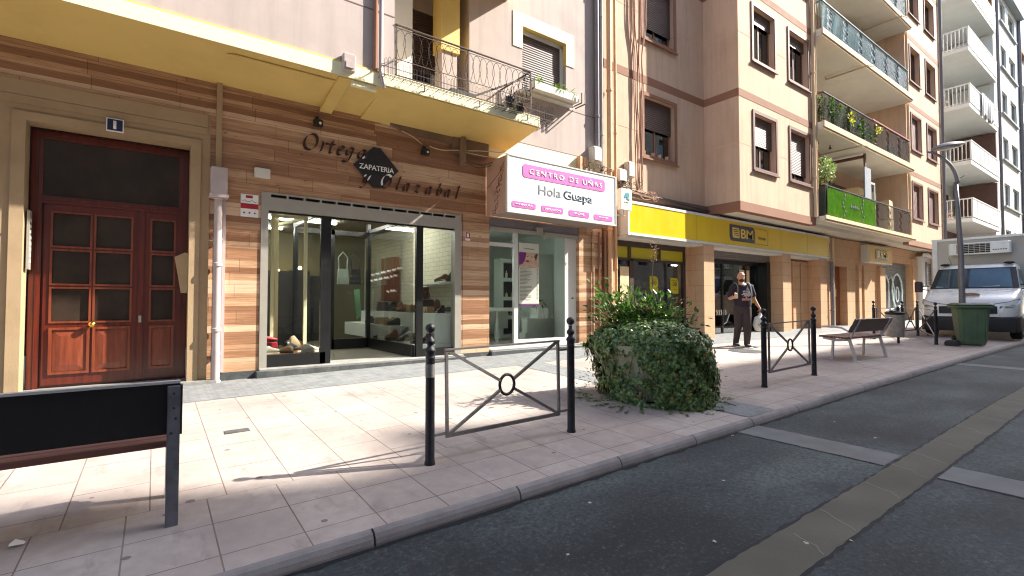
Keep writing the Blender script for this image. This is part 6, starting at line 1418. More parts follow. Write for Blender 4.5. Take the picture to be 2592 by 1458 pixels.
for (i, j, lb) in ((0, 1, 'near railing panel with crossed bars and a ring, in front of the shoe shop'), (2, 3, 'railing panel with crossed bars between the walking man and the bench'), (4, 5, 'far railing panel behind the litter bin'), (5, 6, 'far railing panel between the litter bin and the truck'), (7, 6, 'far railing panel running back from the bollard before the truck')):
    x0, y0, _ = bpos[i]; x1, y1, _ = bpos[j]; z0, z1 = gz(x0, y0), gz(x1, y1); L = math.hypot(x1-x0, y1-y0)
    pn = panel(lb, L); pn.location = (x0, y0, z0); pn.rotation_euler = (0, -math.atan2(z1-z0, L), math.atan2(y1-y0, x1-x0))

# ------------------------------------------------------------------ benches: cast legs, slatted seat, tilted board back (local x along the bench, seat towards +y)
def bench(label, L, dark):
    t = thing('bench', label, 'bench', (0, 0, 0), 'pavement benches seen from behind')
    for q, x in enumerate((.14, L-.14)):
        b = MB()
        def arm(p, w_=.045, h_=.05):
            for a, c in zip(p[:-1], p[1:]): b.bar(a, c, w_, h_)
        arm([(x, .02, .0), (x, .06, .18), (x, .12, .40), (x, .06, .55), (x, -.06, .80)], .05, .045)
        arm([(x, .12, .40), (x, .34, .38), (x, .58, .42)]); arm([(x, .40, .39), (x, .42, .0)], .04, .04)
        b.cham(x-.04, x+.04, -.04, .08, -.02, .015, .006); b.cham(x-.035, x+.035, .37, .47, -.02, .015, .006)
        b.tube([(x, .07, .52), (x, .25, .62), (x, .45, .64), (x, .60, .63)], [.018, .02, .022, .02], 8)
        b.build('cast_leg', M_BENCHL, t, bevel=.006)
    for k, y in enumerate((.15, .28, .41, .54)):
        b = MB(); b.cham(0, L, y-.055, y+.055, .415+.006*k, .45+.006*k, .006); b.build('seat_slat', M_BENCHS, t)
    for k, (yy, zz) in enumerate(((.045, .61), (-.02, .73))):
        b = MB(); b.mx = Matrix.Translation((0, yy, zz)) @ Matrix.Rotation(R(24), 4, 'X'); b.cham(0, L, -.016, .016, -.068, .068, .004); b.mx = None; b.build('back_slat', dark, t)
    return t
bn = bench('slatted brown bench with pale cast legs beyond the second railing panel, seen from behind', 1.62, M_BENCHW)
bn.location = (10.42, 3.62, gz(10.9, 3.7)-.0); bn.rotation_euler = (0, 0, R(-3))
# near bench: taller dark back board, flat steel leg
t = thing('bench', 'near bench with a black back board and flat grey steel leg', 'bench', (0, 0, 0), 'pavement benches seen from behind')
L = 2.1
for x in (L-.03, .1):
    b = MB(); b.prism([(-.035, -.01), (.03, -.01), (.035, .40), (.0, .78), (-.045, .78), (-.04, .40)], x-.03, x+.03, 'x'); b.build('leg', mat('blue_grey_steel', C(112, 114, 124), .5, metal=.3, var=.12, vs=12, dirt=C(60, 54, 56), dscale=8, damt=.5), t, bevel=.004)
    b = MB(); b.bar((x, .0, .385), (x, .48, .40), .05, .05); b.bar((x, .42, .40), (x, .46, -.01), .05, .05); b.build('front_leg', M_BENCHL, t)
b = MB(); b.prism([(.035, .50), (.065, .50), (.03, .80), (.0, .80)], 0, L-.0, 'x'); b.build('back_board', M_BENCHK, t, bevel=.003)
b = MB(); [b.ball((L-.03+dx_, -.043, zz_), .007, 6, 4) for dx_, zz_ in ((0, .74), (.0, .66), (.01, .60), (-.01, .52))]
o = b.build('bolts', M_DARKM, t); o['kind'] = 'stuff'
b = MB(); b.box(0, L, -.012, .035, .792, .806); b.build('top_edge', M_BENCHL, t)
for k, y in enumerate((.10, .22, .34, .46)):
    b = MB(); b.cham(0, L-.01, y-.05, y+.05, .425, .46, .005); b.build('seat_slat', M_BENCHS, t)
b = MB(); b.box(L+.0, L+.012, .0, .05, .50, .78); b.build('end_cap', M_BENCHK, t)
t.location = (.10-L+.03, 3.40, gz(.1, 3.4)); t.rotation_euler = (0, 0, 0)

# ------------------------------------------------------------------ street lamp
LX, LY = 17.15, 3.45; t = thing('street_lamp', 'tall curved street lamp with a flat disc head rising behind the green bin', 'street lamp', (LX, LY, gz(LX, LY))); z = gz(LX, LY)
b = MB(); b.tube([(LX, LY, z), (LX, LY, z+1.0), (LX, LY, z+2.4), (LX-.03, LY+.03, z+3.4), (LX-.04, LY+.06, z+4.25)], [.075, .07, .062, .055, .046], 14); b.build('post', mat('lamp_grey_paint', C(122, 122, 126), .5, metal=.3, var=.12, vs=5), t, smooth=True)
pts = smoothpts([(LX-.03, LY+.02, z+4.22), (LX-.06, LY+.08, z+4.55), (LX-.15, LY+.22, z+4.85), (LX-.28, LY+.42, z+5.06), (LX-.36, LY+.55, z+5.12)], 5)
b = MB(); b.tube(pts, [.046-.001*i for i in range(len(pts))], 12); b.tube([(LX-.02, LY-.03, z+4.35), (LX+.03, LY-.14, z+4.42)], .012, 6); b.build('neck', MATS['lamp_grey_paint'], t, smooth=True)
b = MB(); c = Vector((LX-.10, LY+.18, z+5.22)); ax = Vector((.74, -.67, .14)).normalized(); sdv = Vector((.67, .74, 0)); up = ax.cross(sdv).normalized()
if up.z < 0: up = -up
def disc(prof, n=26, rx=.40, ry=.24):
    vs = []; fs = []
    for r_, h_ in prof:
        for k in range(n): a = 2*math.pi*k/n; vs.append(tuple(c+ax*math.cos(a)*rx*r_+sdv*math.sin(a)*ry*r_+up*h_))
    for i in range(len(prof)-1):
        for k in range(n): k2 = (k+1) % n; fs.append((i*n+k, i*n+k2, (i+1)*n+k2, (i+1)*n+k))
    fs += [tuple(reversed(range(n))), tuple(range((len(prof)-1)*n, len(prof)*n))]; return vs, fs
b.add(*disc([(.0, .10), (.45, .095), (.8, .06), (1, .0), (.98, -.02), (.85, -.03)])); b.build('head', MATS['lamp_grey_paint'], t, smooth='auto')
b = MB(); b.add(*disc([(.8, -.031), (.6, -.065), (.2, -.08), (0, -.08)])); b.build('diffuser', mat('milky_diffuser', C(206, 204, 188), .3), t, smooth=True)

# ------------------------------------------------------------------ litter bin
LX, LY = 15.2, 4.35; z = gz(LX, LY); t = thing('litter_bin', 'mottled steel litter bin on a post behind the bench', 'litter bin', (LX, LY, z))
b = MB(); b.lathe(LX, LY, [(.17, .18), (.185, .2), (.20, .72), (.205, .74), (.19, .745), (.17, .4)], 20, z); b.build('drum', M_BINM, t, smooth='auto')
b = MB(); b.lathe(LX, LY, [(.19, .75), (.21, .76), (.215, .80), (.19, .81)], 20, z); b.box(LX-.32, LX+.22, LY-.03, LY+.03, z+.812, z+.84); b.build('rim', M_DARKM, t, smooth='auto')
b = MB(); b.tube([(LX+.22, LY, z), (LX+.22, LY, z+.95)], .03, 8); b.build('post', M_DARKM, t)
b = MB(); b.box(LX-.03, LX+.03, LY-.212, LY-.2, z+.58, z+.64); b.build('lock', M_ALU, t)

# ------------------------------------------------------------------ green wheelie bin
GX, GY_ = 16.75, 3.22; z = gz(GX, GY_); t = thing('wheelie_bin', 'dull green wheelie bin with a wide rim in front of the truck', 'wheelie bin', (0, 0, 0))
def ring(w0, w1, d0, d1, zz, c=.06): return [(w0+c, d0, zz), (w1-c, d0, zz), (w1, d0+c, zz), (w1, d1-c, zz), (w1-c, d1, zz), (w0+c, d1, zz), (w0, d1-c, zz), (w0, d0+c, zz)]
def loft(b, rings):
    n = len(rings[0]); vs = sum(rings, []); fs = [tuple(reversed(range(n))), tuple(range((len(rings)-1)*n, len(rings)*n))]
    for i in range(len(rings)-1):
        for k in range(n): k2 = (k+1) % n; fs.append((i*n+k, i*n+k2, (i+1)*n+k2, (i+1)*n+k))
    b.add(vs, fs)
b = MB(); loft(b, [ring(-.22, .24, -.21, .21, .02), ring(-.24, .26, -.23, .23, .1), ring(-.29, .31, -.28, .28, .9)]); b.build('body', M_GREENB, t, bevel=.008)
b = MB(); loft(b, [ring(-.33, .35, -.32, .32, .90), ring(-.36, .38, -.34, .34, .92), ring(-.36, .38, -.34, .34, .96), ring(-.33, .35, -.31, .31, .965)]); b.build('rim', M_GREENB, t)
b = MB(); loft(b, [ring(-.36, .40, -.33, .33, .966), ring(-.37, .41, -.34, .34, .99), ring(-.30, .33, -.27, .27, 1.03)]); b.bar((.42, -.26, .95), (.42, .26, .95), .03); b.build('lid', mat('dark_green_lid', C(50, 74, 52), .5, var=.1), t)
for y in (-.24, .24):
    b = MB(); b.mx = Matrix.Translation((.22, y, .10)) @ Matrix.Rotation(R(90), 4, 'X'); b.lathe(0, 0, [(.10, -.03), (.11, -.02), (.11, .02), (.10, .03)], 16); b.mx = None; b.build('wheel', M_TYRE, t, smooth='auto')
b = MB(); [b.box(-.305+.01*i, -.26, -.2+.13*i, -.18+.13*i, .15, .88) for i in range(4)]; b.build('rib', M_GREENB, t)
t.location = (GX, GY_, z); t.rotation_euler = (0, 0, R(24)); t.scale = (1.12, 1.12, 1.03)
b = MB(); b.cham(0, .34, 0, .26, 0, .14, .03); o = b.build('black_sack', M_PLB, bevel=.02); o.location = (16.0, 3.42, gz(16, 3.4)); tag(o, 'low black lump lying at the foot of the green bin', 'sack')

# ------------------------------------------------------------------ small things on the ground
b = MB(); x, y = .64, 5.19; b.box(x-.10, x+.10, y-.06, y+.06, gz(x, y)-.02, gz(x, y)+.005); o = b.build('access_plate', M_PLINTH); tag(o, 'small grey metal access plate in the sunlit slabs', 'access plate')
x, y = 10.30, 5.58; b = MB(); b.lathe(x, y, [(.36, 0), (.36, .006), (.33, .006)], 28, gz(x, y)); o = b.build('manhole_cover', M_PLINTH); tag(o, 'round dark manhole cover in front of the walking man', 'manhole cover'); o.rotation_euler = (R(1.7), R(-.4), 0)
rl_ = random.Random(4)
def scrap(name, label, x, y, s_, m, h=None, grp=None):
    z = (h or G)(x, y)+.003; b = MB(); n = 7; pts = [(x+s_*math.cos(k*.9)*rl_.uniform(.5, 1), y+s_*math.sin(k*.9)*rl_.uniform(.5, 1), z+rl_.uniform(0, s_*.35)) for k in range(n)]
    b.add(pts+[(x, y, z+s_*.3)], [(n, k, (k+1) % n) for k in range(n)]); o = b.build(name, m, fix=False); tag(o, label, 'litter', grp); return o
scrap('paper_scrap', 'crumpled white paper scrap on the pavement at the bottom left', -.553, 3.59, .055, M_TXTW)
M_LEAFD = mat('pale_dry_leaf', C(172, 168, 148), .8, var=.2, vs=40)
for k, (u, v, wh) in enumerate(((1492, 1275, 'left of the others, nearest the kerb'), (1832, 1218, 'beside the dark patch on the road'), (1437, 1405, 'at the bottom of the road near the camera'), (1808, 1373, 'just left of the ochre channel'), (2155, 1370, 'large one right of the ochre channel'), (2112, 1068, 'beyond the pale cross strip'), (2215, 1110, 'between the cross strip and the ochre channel'), (1855, 1104, 'at the foot of the kerb by the cross strip'), (2040, 1376, 'lying on the ochre channel'), (2083, 1042, 'small one by the far kerb'))):
    d = ray(u, v); tt = (-.1-ZC)/d[2]; x, y = d[0]*tt, d[1]*tt
    for _ in range(4): tt = (RD(x, y)-ZC)/d[2]; x, y = d[0]*tt, d[1]*tt
    scrap('dry_leaf', 'pale dry leaf on the asphalt, '+wh, x, y, rl_.uniform(.012, .022), M_LEAFD, RD, 'dry leaves on the road')

# ------------------------------------------------------------------ planter with ivy, shrub and a bare sapling
CX, CY = 4.97, 3.95; CZ = gz(CX, CY)
t = thing('planter', 'round weathered concrete planter almost hidden by ivy', 'planter', (CX, CY, CZ))
b = MB(); b.lathe(CX, CY, [(.40, 0), (.46, .02), (.60, .55), (.64, .57), (.64, .66), (.58, .66), (.56, .60)], 32, CZ); b.build('bowl', M_POT, t, smooth='auto')
b = MB(); b.lathe(CX, CY, [(.57, .55), (.57, .62)], 24, CZ); b.build('soil', M_SOIL, t)
t = thing('ivy', 'dense dark green ivy spilling over the round planter down to the slabs', 'ivy', (CX, CY, CZ)); b = MB()
ri = random.Random(21)
toC = Vector((-CX, -CY, 0)).normalized(); sideR = Vector((toC.y, -toC.x, 0))
if sideR.dot(Vector((math.sin(YAW), -math.cos(YAW), 0))) < 0: sideR = -sideR
def ivr(a, z_):      # outer radius of the ivy by direction and height 0..1
    d_ = Vector((math.cos(a), math.sin(a), 0)); s_ = d_.dot(sideR)       # +1 photo right, -1 photo left
    pr = [(0, .58+.18*max(0, s_+.35)), (.2, .60+.14*max(0, s_+.45)), (.45, .66+.10*max(0, s_+.3)), (.62, .70+.06*max(0, s_)), (.74, .68+.04*s_), (.84, .57), (.92, .36), (.99, .05)]
    for (za_, ra_), (zb_, rb_) in zip(pr[:-1], pr[1:]):
        if z_ <= zb_: base = ra_+(rb_-ra_)*(z_-za_)/(zb_-za_); break
    else: base = .05
    return base*(1+.06*math.sin(3*a+1)+.05*math.sin(7*a+z_*9)+.035*math.sin(13*a+z_*17))
def skip(a, z_):      # bald patches towards the camera's left, where the pot shows
    d = Vector((math.cos(a), math.sin(a), 0)); l = -d.dot(sideR); f = d.dot(toC)
    return f > -.1 and l > -.15 and z_ < .60 and (math.sin(a*5+z_*6)+math.sin(z_*12+a*3)*.7 > -.35)
k = 0
for i in range(11500):
    a = ri.uniform(0, 6.283); z_ = ri.uniform(.0, .985); d = Vector((math.cos(a), math.sin(a), 0)); rad = ivr(a, z_)
    if skip(a, z_) and ri.random() < .9: continue
    if d.dot(-toC) > .5 and ri.random() < .4: continue
    rad = rad*(1-abs(ri.gauss(0, .06))+(.05 if ri.random() < .12 else 0))
    nz = 0 if z_ < .6 else (z_-.6)/.3
    nrm = (d*(1-nz*.7)+Vector((0, 0, .35+nz))).normalized(); tang = Vector((-d.y, d.x, 0))
    p = Vector((CX, CY, CZ))+d*rad+Vector((0, 0, z_)); hang = (Vector((0, 0, -1))*(1-nz*.6)+tang*ri.uniform(-1, 1)+d*ri.uniform(-.1, .5)*(.4+nz)).normalized()
    b.ivyleaf(p, hang, (nrm+Vector([ri.uniform(-.5, .5) for _ in range(3)])).normalized(), ri.choice((.03, .05, .06, .075, .09))*ri.uniform(.8, 1.15)); k += 1
for j in range(70):     # trailing stems on the ground and hanging loose
    a = ri.uniform(0, 6.283); d = Vector((math.cos(a), math.sin(a), 0)); r0 = ri.uniform(.6, .78); n_ = ri.randint(5, 12); q = Vector((CX, CY, 0))+d*r0; h0 = ri.uniform(.0, .5) if j % 3 else 0
    w_ = d+Vector((ri.uniform(-.6, .6), ri.uniform(-.6, .6), 0))
    for s_ in range(n_):
        q = q+w_.normalized()*.028; h0 = max(0, h0-.035); zz = gz(q.x, q.y)+.012+h0
        if Vector((q.x-CX, q.y-CY)).length < .98: b.ivyleaf((q.x, q.y, zz), (ri.uniform(-1, 1), ri.uniform(-1, 1), -.1), (ri.uniform(-.3, .3), ri.uniform(-.3, .3), 1), ri.uniform(.026, .045))
b.build('foliage', M_IVY, t, fix=False)
b = MB()
for i in range(420):
    a = ri.choice((1.0, 2.4, 3.9, 4.6, 5.6))+ri.gauss(0, .45); z_ = ri.uniform(.05, .9); d = Vector((math.cos(a), math.sin(a), 0)); rad = ivr(a, z_)*ri.uniform(.96, 1.03)
    b.ivyleaf(Vector((CX, CY, CZ))+d*rad+Vector((0, 0, z_)), (ri.uniform(-.6, .6), ri.uniform(-.6, .6), -1), d+Vector([ri.uniform(-.5, .5) for _ in range(3)]), ri.uniform(.03, .06))
b.build('dry_foliage', leafmat('yellow_brown_leaves', C(92, 76, 40), C(128, 120, 60), C(156, 140, 84), 24, .5, .25), t, fix=False)
b = MB()
for j in range(46):
    a = ri.uniform(0, 6.283); d = Vector((math.cos(a), math.sin(a), 0)); pts = [Vector((CX, CY, CZ+.64))+d*.45]+[Vector((CX, CY, CZ+z_))+d*(ivr(a+.1*math.sin(z_*9), z_)-.04)+Vector((-d.y, d.x, 0))*.05*math.sin(z_*8+j) for z_ in (.70, .55, .4, .25, .1, .03)]
    b.tube(pts, .004, 4, cap=False)
b.build('stem', M_TWIG, t)
# shrub with glossy leaves
def shrub(label, cx, cy, z0, specs, n, L, m, cat='shrub', name='shrub'):
    t = thing(name, label, cat, (cx, cy, z0)); lf = MB(); st = MB()
    for j, (dx, dy, h, sp) in enumerate(specs):
        base = Vector((cx+dx*.3, cy+dy*.3, z0)); tip = Vector((cx+dx, cy+dy, z0+h)); mid = (base+tip)/2+Vector((ri.uniform(-.05, .05), ri.uniform(-.05, .05), .05)); pts = smoothpts([base, mid, tip], 5)
        st.tube(pts, [.010-.0006*i for i in range(len(pts))], 5)
        for i in range(n):
            s_ = ri.uniform(.12, 1.0); p = base.lerp(tip, s_)+Vector([ri.gauss(0, sp*(.5+.5*s_)) for _ in range(3)]); d = (p-base.lerp(tip, s_*.6)); d = Vector((d.x, d.y, abs(d.z)*.6+.04)).normalized()+Vector([ri.uniform(-.7, .7) for _ in range(3)])
            lf.leaf(p, d, (ri.uniform(-.8, .8), ri.uniform(-.8, .8), 1), L*ri.uniform(.4, 1.25), L*.46, .12)
    lf.build('foliage', m, t, fix=False); st.build('stem', M_TWIG, t); return t
e1, e2 = sideR, toC
def loc2(a, f): v = e1*a+e2*f; return v.x, v.y
specs = [(*loc2(-.66+.085*i, .16*math.sin(i*2.2)), .54+.13*math.sin(i*1.7)-(.1 if i == 0 else 0)-.012*i, .095) for i in range(12)]
shrub('glossy green shrub with upright leaves growing out of the ivy, left half', CX, CY, CZ+.68, specs, 105, .10, M_SHRUB)
specs = [(*loc2(.05+.075*i, .14*math.sin(i*1.9)), .40+.10*math.sin(i*2.1)-.03*i, .08) for i in range(8)]
shrub('darker leafy shrub right of the bare sapling in the planter', CX, CY, CZ+.68, specs, 90, .08, leafmat('dark_shrub_leaves', C(26, 48, 24), C(52, 84, 40), C(110, 140, 66), 16, .3, .25))
t = thing('sapling', 'bare twiggy sapling with a few reddish leaves standing in the planter', 'sapling', (CX, CY, CZ+.66)); st = MB(); lf = MB()
trunk = smoothpts([(CX+e1.x*.10, CY+e1.y*.10, CZ+.66), (CX+e1.x*.09, CY+e1.y*.09, CZ+1.1), (CX+e1.x*.06, CY+e1.y*.06, CZ+1.5), (CX+e1.x*.10, CY+e1.y*.10, CZ+1.88)], 6)
st.tube(trunk, [.013-.0005*i for i in range(len(trunk))], 6)
for j in range(26):
    p = Vector(trunk[5+(j*13) % 13]); a = ri.uniform(0, 6.28); d = (e1*math.cos(a)+e2*math.sin(a)*.7); L_ = ri.uniform(.14, .46); up_ = ri.uniform(.0, .55); pts = [p]
    for s_ in range(1, 6): pts.append(pts[-1]+(d+Vector((0, 0, up_))).normalized()*L_/5+Vector([ri.uniform(-.012, .012) for _ in range(3)]))
    st.tube(pts, [.009, .008, .007, .006, .005, .004], 4)
    for q in range(ri.randint(0, 3)): st.tube([pts[2+q % 3], pts[2+q % 3]+Vector([ri.uniform(-.08, .08) for _ in range(3)])], [.003, .0015], 4)
    for q in range(ri.choice((0, 1, 3, 6))): lf.leaf(pts[ri.randint(2, 5)]+Vector([ri.uniform(-.02, .02) for _ in range(3)]), Vector([ri.uniform(-1, 1) for _ in range(3)]), (ri.uniform(-.5, .5), .2, 1), ri.uniform(.025, .05), .02)
for q in range(40): lf.leaf(Vector(trunk[-1-q % 4])+Vector([ri.uniform(-.05, .05) for _ in range(3)]), Vector([ri.uniform(-1, 1) for _ in range(3)]), (0, .3, 1), .035, .016)
st.build('trunk', M_TWIG, t); lf.build('leaves', M_TWIGL, t, fix=False)
b = MB(); fx = Vector((CX, CY, CZ+1.08))-e1*.12+e2*.12
for k in range(7): b.leaf(fx, (math.cos(k*.9), math.sin(k*.9), .4), (0, 0, 1), .05, .035)
o = b.build('flower', mat('orange_red_petals', C(200, 60, 30), .5), fix=False); tag(o, 'small orange red flower in the middle of the planter shrub', 'flower')

# ------------------------------------------------------------------ refrigerated truck (local x forward, y left, z up)
t = thing('delivery_truck', 'white refrigerated delivery truck parked facing the camera behind the green bin', 'truck', (0, 0, 0))
def ringx(x, hw, z0_, z1_, c=.08, cb=.03): return [(x, -hw+cb, z0_), (x, hw-cb, z0_), (x, hw, z0_+cb), (x, hw, z1_-c), (x, hw-c*.4, z1_-c*.35), (x, hw-c*1.3, z1_), (x, -hw+c*1.3, z1_), (x, -hw+c*.4, z1_-c*.35), (x, -hw, z1_-c), (x, -hw, z0_+cb)]
b = MB(); loft(b, [ringx(.0, .74, .62, .98, .05), ringx(-.04, .90, .60, 1.08, .06), ringx(-.14, 1.0, .60, 1.15, .09), ringx(-.30, 1.04, .60, 1.22, .12), ringx(-.55, 1.05, .6, 1.32, .14), ringx(-.84, 1.05, .55, 1.44, .10), ringx(-1.2, 1.05, .5, 1.46, .05), ringx(-2.15, 1.05, .5, 1.46, .05)])
b.build('cab', M_TRUCKW, t, smooth='auto', bevel=0)
def ringz(z, xf, hw, xb=-2.15, c=.12): return [(xb, -hw, z), (xf-c*1.2, -hw, z), (xf-c*.3, -hw+c*.35, z), (xf, -hw+c*1.4, z), (xf+.03, 0, z), (xf, hw-c*1.4, z), (xf-c*.3, hw-c*.35, z), (xf-c*1.2, hw, z), (xb, hw, z)]
b = MB(); loft(b, [ringz(1.40, -.80, 1.0), ringz(1.46, -.84, .99), ringz(2.06, -1.40, .90), ringz(2.16, -1.52, .87), ringz(2.21, -1.68, .80)]); b.build('cab_roof', M_TRUCKW, t, smooth='auto')
def scr(z, f): return -.84+(z-1.46)*(-.56/.60)+f
b = MB()
def wring(z, hw, f=.012): x = scr(z, f); return [(x-.03, -hw, z), (x, -hw+.10, z), (x+.028, 0, z), (x, hw-.10, z), (x-.03, hw, z)]
r0, r1 = wring(1.49, .93), wring(2.05, .83); b.add(r0+r1, [(0, 1, 6, 5), (1, 2, 7, 6), (2, 3, 8, 7), (3, 4, 9, 8)]); b.build('windscreen', M_WSCR, t, smooth=True)
b = MB(); r0, r1 = wring(1.455, .98, .006), wring(2.085, .87, .006); b.add(r0+r1, [(0, 1, 6, 5), (1, 2, 7, 6), (2, 3, 8, 7), (3, 4, 9, 8)]); b.build('screen_surround', M_TRUCKK, t)
b = MB(); b.add([(scr(1.5, .022), -.35, 1.50), (scr(1.5, .022), -.85, 1.50), (scr(1.6, .016), -.78, 1.58), (scr(1.58, .02), -.3, 1.55)], [(0, 1, 2, 3)]); b.add([(scr(1.5, .03), .2, 1.505), (scr(1.5, .022), .6, 1.505), (scr(1.56, .022), .55, 1.555), (scr(1.57, .03), .25, 1.56)], [(3, 2, 1, 0)]); b.build('dashboard_papers', mat('pale_papers', C(150, 166, 172), .5), t)
for sy in (-1, 1):
    b = MB(); y = sy*1.004; b.add([(-1.0, sy*.992, 1.5), (-2.05, y, 1.5), (-2.05, sy*.915, 2.03), (-1.50, sy*.912, 2.03)], [(0, 1, 2, 3)]); b.build('side_window', M_WSCR, t)
    b = MB(); b.bar((-.9, sy*1.0, 1.55), (-.82, sy*1.22, 1.55), .035); b.bar((-.9, sy*1.0, 1.42), (-.82, sy*1.22, 1.45), .03); b.cham(-.88, -.76, sy*1.25-.10, sy*1.25+.10, 1.36, 1.70, .03); b.build('mirror', mat('dark_maroon_plastic', C(52, 36, 42), .5), t, bevel=.01)
    b = MB(); b.add([(-.02, sy*.66, .86), (-.055, sy*.93, .90), (-.22, sy*1.035, 1.02), (-.36, sy*1.045, 1.14), (-.24, sy*1.01, 1.15), (-.07, sy*.86, 1.04), (-.01, sy*.66, .93)], [tuple(range(7))]); b.v = [(x+.022, y*1.012, z) for x, y, z in b.v]; b.build('headlight', M_CHROME, t)
    b = MB(); b.ball((-1.55, sy*.72, 2.225), .10, 12, 6, (1, 1.3, .4)); b.build('roof_marker', M_TRUCKK, t, smooth=True)
    for x in (-.72, -5.0):
        wv = MB(); wv.mx = Matrix.Translation((x, sy*.92, .36)) @ Matrix.Rotation(R(90), 4, 'X'); wv.lathe(0, 0, [(.20, -.12), (.33, -.115), (.36, -.08), (.36, .08), (.33, .115), (.20, .12)], 24); wv.mx = None; wo_ = wv.build('wheel', M_TYRE, t, smooth='auto')
        rm = MB(); rm.mx = Matrix.Translation((x, sy*.92, .36)) @ Matrix.Rotation(R(90), 4, 'X'); rm.lathe(0, 0, [(.19, -.10), (.20, -.125), (.20, .125), (.19, .10)], 16); rm.mx = None; rm.build('rim', M_ALU, wo_)
b = MB(); loft(b, [ringx(.03, .80, .24, .60, .04), ringx(.0, .97, .22, .63, .05), ringx(-.12, 1.05, .22, .66, .05), ringx(-.42, 1.065, .30, .70, .05)]); b.build('bumper', M_TRUCKK, t, smooth='auto')
b = MB(); b.box(.002, .035, -.66, .66, .64, .70); b.build('bumper_strip', M_TRUCKW, t)
b = MB(); b.box(.003, .02, -.62, .62, .72, .93); b.build('grille', M_TRUCKK, t)
b = MB(); [b.box(.0205, .028, -.60, .60, .74+.04*i, .755+.04*i) for i in range(5)]; b.build('grille_bar', mat('dark_grille_bar', C(44, 44, 48), .4), t)
b = MB(); [b.box(-.005+.0, .012, -.30+.12*i, -.21+.12*i, .965, 1.015) for i in range(5)]; b.v = [(x+.003, y, z) for x, y, z in b.v]; b.build('bonnet_letters', M_CHROME, t)
b = MB(); b.box(.031, .038, -.30, .22, .40, .51); b.build('number_plate', M_TXTW, t); b = MB(); [b.box(.038, .041, -.24+.065*i, -.205+.065*i, .42, .49) for i in range(7)]; b.build('plate_digits', M_TXTB, t)
b = MB(); n = 18; pts = [(.21*math.cos(2*math.pi*k/n), .075*math.sin(2*math.pi*k/n)*1.0) for k in range(n)]
b.add([(-.33+p[1]*1.1, p[0]+.03, 1.253+p[1]*.79) for p in pts], [tuple(range(n))]); b.v = [(x+.01, y, z+.012) for x, y, z in b.v]; b.build('bonnet_badge', mat('red_gold_badge', C(176, 150, 136), .4, var=.4, vs=22), t)
b = MB(); b.add([(-.325+p[1]*.6, p[0]*.6+.03, 1.257+p[1]*.43) for p in pts], [tuple(range(n))]); b.v = [(x+.012, y, z+.015) for x, y, z in b.v]; b.build('badge_centre', M_TXTW, t)
b = MB(); b.tube([(-.15, -1.012, 1.13), (-.02, -.84, 1.055), (.012, -.5, .985), (.02, 0, .965), (.012, .5, .985), (-.02, .84, 1.055), (-.15, 1.012, 1.13)], .006, 4); b.build('bonnet_gap', M_TRUCKK, t)
for sy in (-1, 1):
    b = MB(); b.tube([(-1.02, sy*1.052, .6), (-1.02, sy*1.052, 1.42)], .006, 4); b.tube([(-2.08, sy*1.052, .6), (-2.08, sy*1.052, 1.42)], .006, 4); b.build('door_gap', M_TRUCKK, t)
for k in (-.55, .25): b = MB(); b.bar((-.83, k, 1.475), (-1.0, k-.45, 1.60), .018); b.build('wiper', M_TRUCKK, t)
b = MB(); b.tube([(-1.5, -.55, 2.2), (-1.45, -.62, 2.45)], .006, 5); b.build('aerial', M_TRUCKK, t)
# box body
b = MB(); b.cham(-6.6, -2.32, -1.17, 1.17, .78, 3.10, .03); b.build('box_body', M_TRUCKB, t)
b = MB(); b.box(-2.34, -2.29, -1.19, 1.19, 3.06, 3.13); b.box(-6.6, -2.30, 1.15, 1.19, 3.07, 3.13); b.box(-6.6, -2.3, -1.19, -1.15, 3.07, 3.13); b.box(-2.318, -2.30, -1.18, -1.05, .78, 3.06); b.box(-2.318, -2.30, 1.05, 1.18, .78, 3.06); b.build('box_trim', M_TRUCKW, t)
b = MB(); b.box(-2.31, -2.27, -.85, .85, 2.0, 2.08); b.bar((-2.31, -.1, 2.1), (-2.31, .6, 2.55), .03); b.box(-6.5, -2.3, -.4, .4, .55, .78); b.build('box_panel_seam', M_TRUCKB, t)
b = MB(); b.cham(-2.31, -2.02, -.72, .72, 2.56, 2.93, .03); b.build('cooling_unit', M_TRUCKW, t, bevel=.01)
b = MB(); b.box(-2.021, -2.012, -.52, .26, 2.60, 2.89); b.build('cooling_grid', M_TRUCKK, t)
b = MB(); [b.box(-2.012, -2.004, -.52, .26, 2.645+.055*i, 2.66+.055*i) for i in range(5)]; [b.box(-2.012, -2.006, -.5+.13*i, -.485+.13*i, 2.6, 2.89) for i in range(6)]; b.build('grid_bar', M_TRUCKB, t)
b = MB(); [b.box(-2.018, -2.012, .32+.055*i, .355+.055*i, 2.66, 2.685) for i in range(6)]; b.build('unit_letters', M_TRUCKK, t)
t.location = (18.85, 3.69, .185); t.rotation_euler = (0, 0, R(182.5))

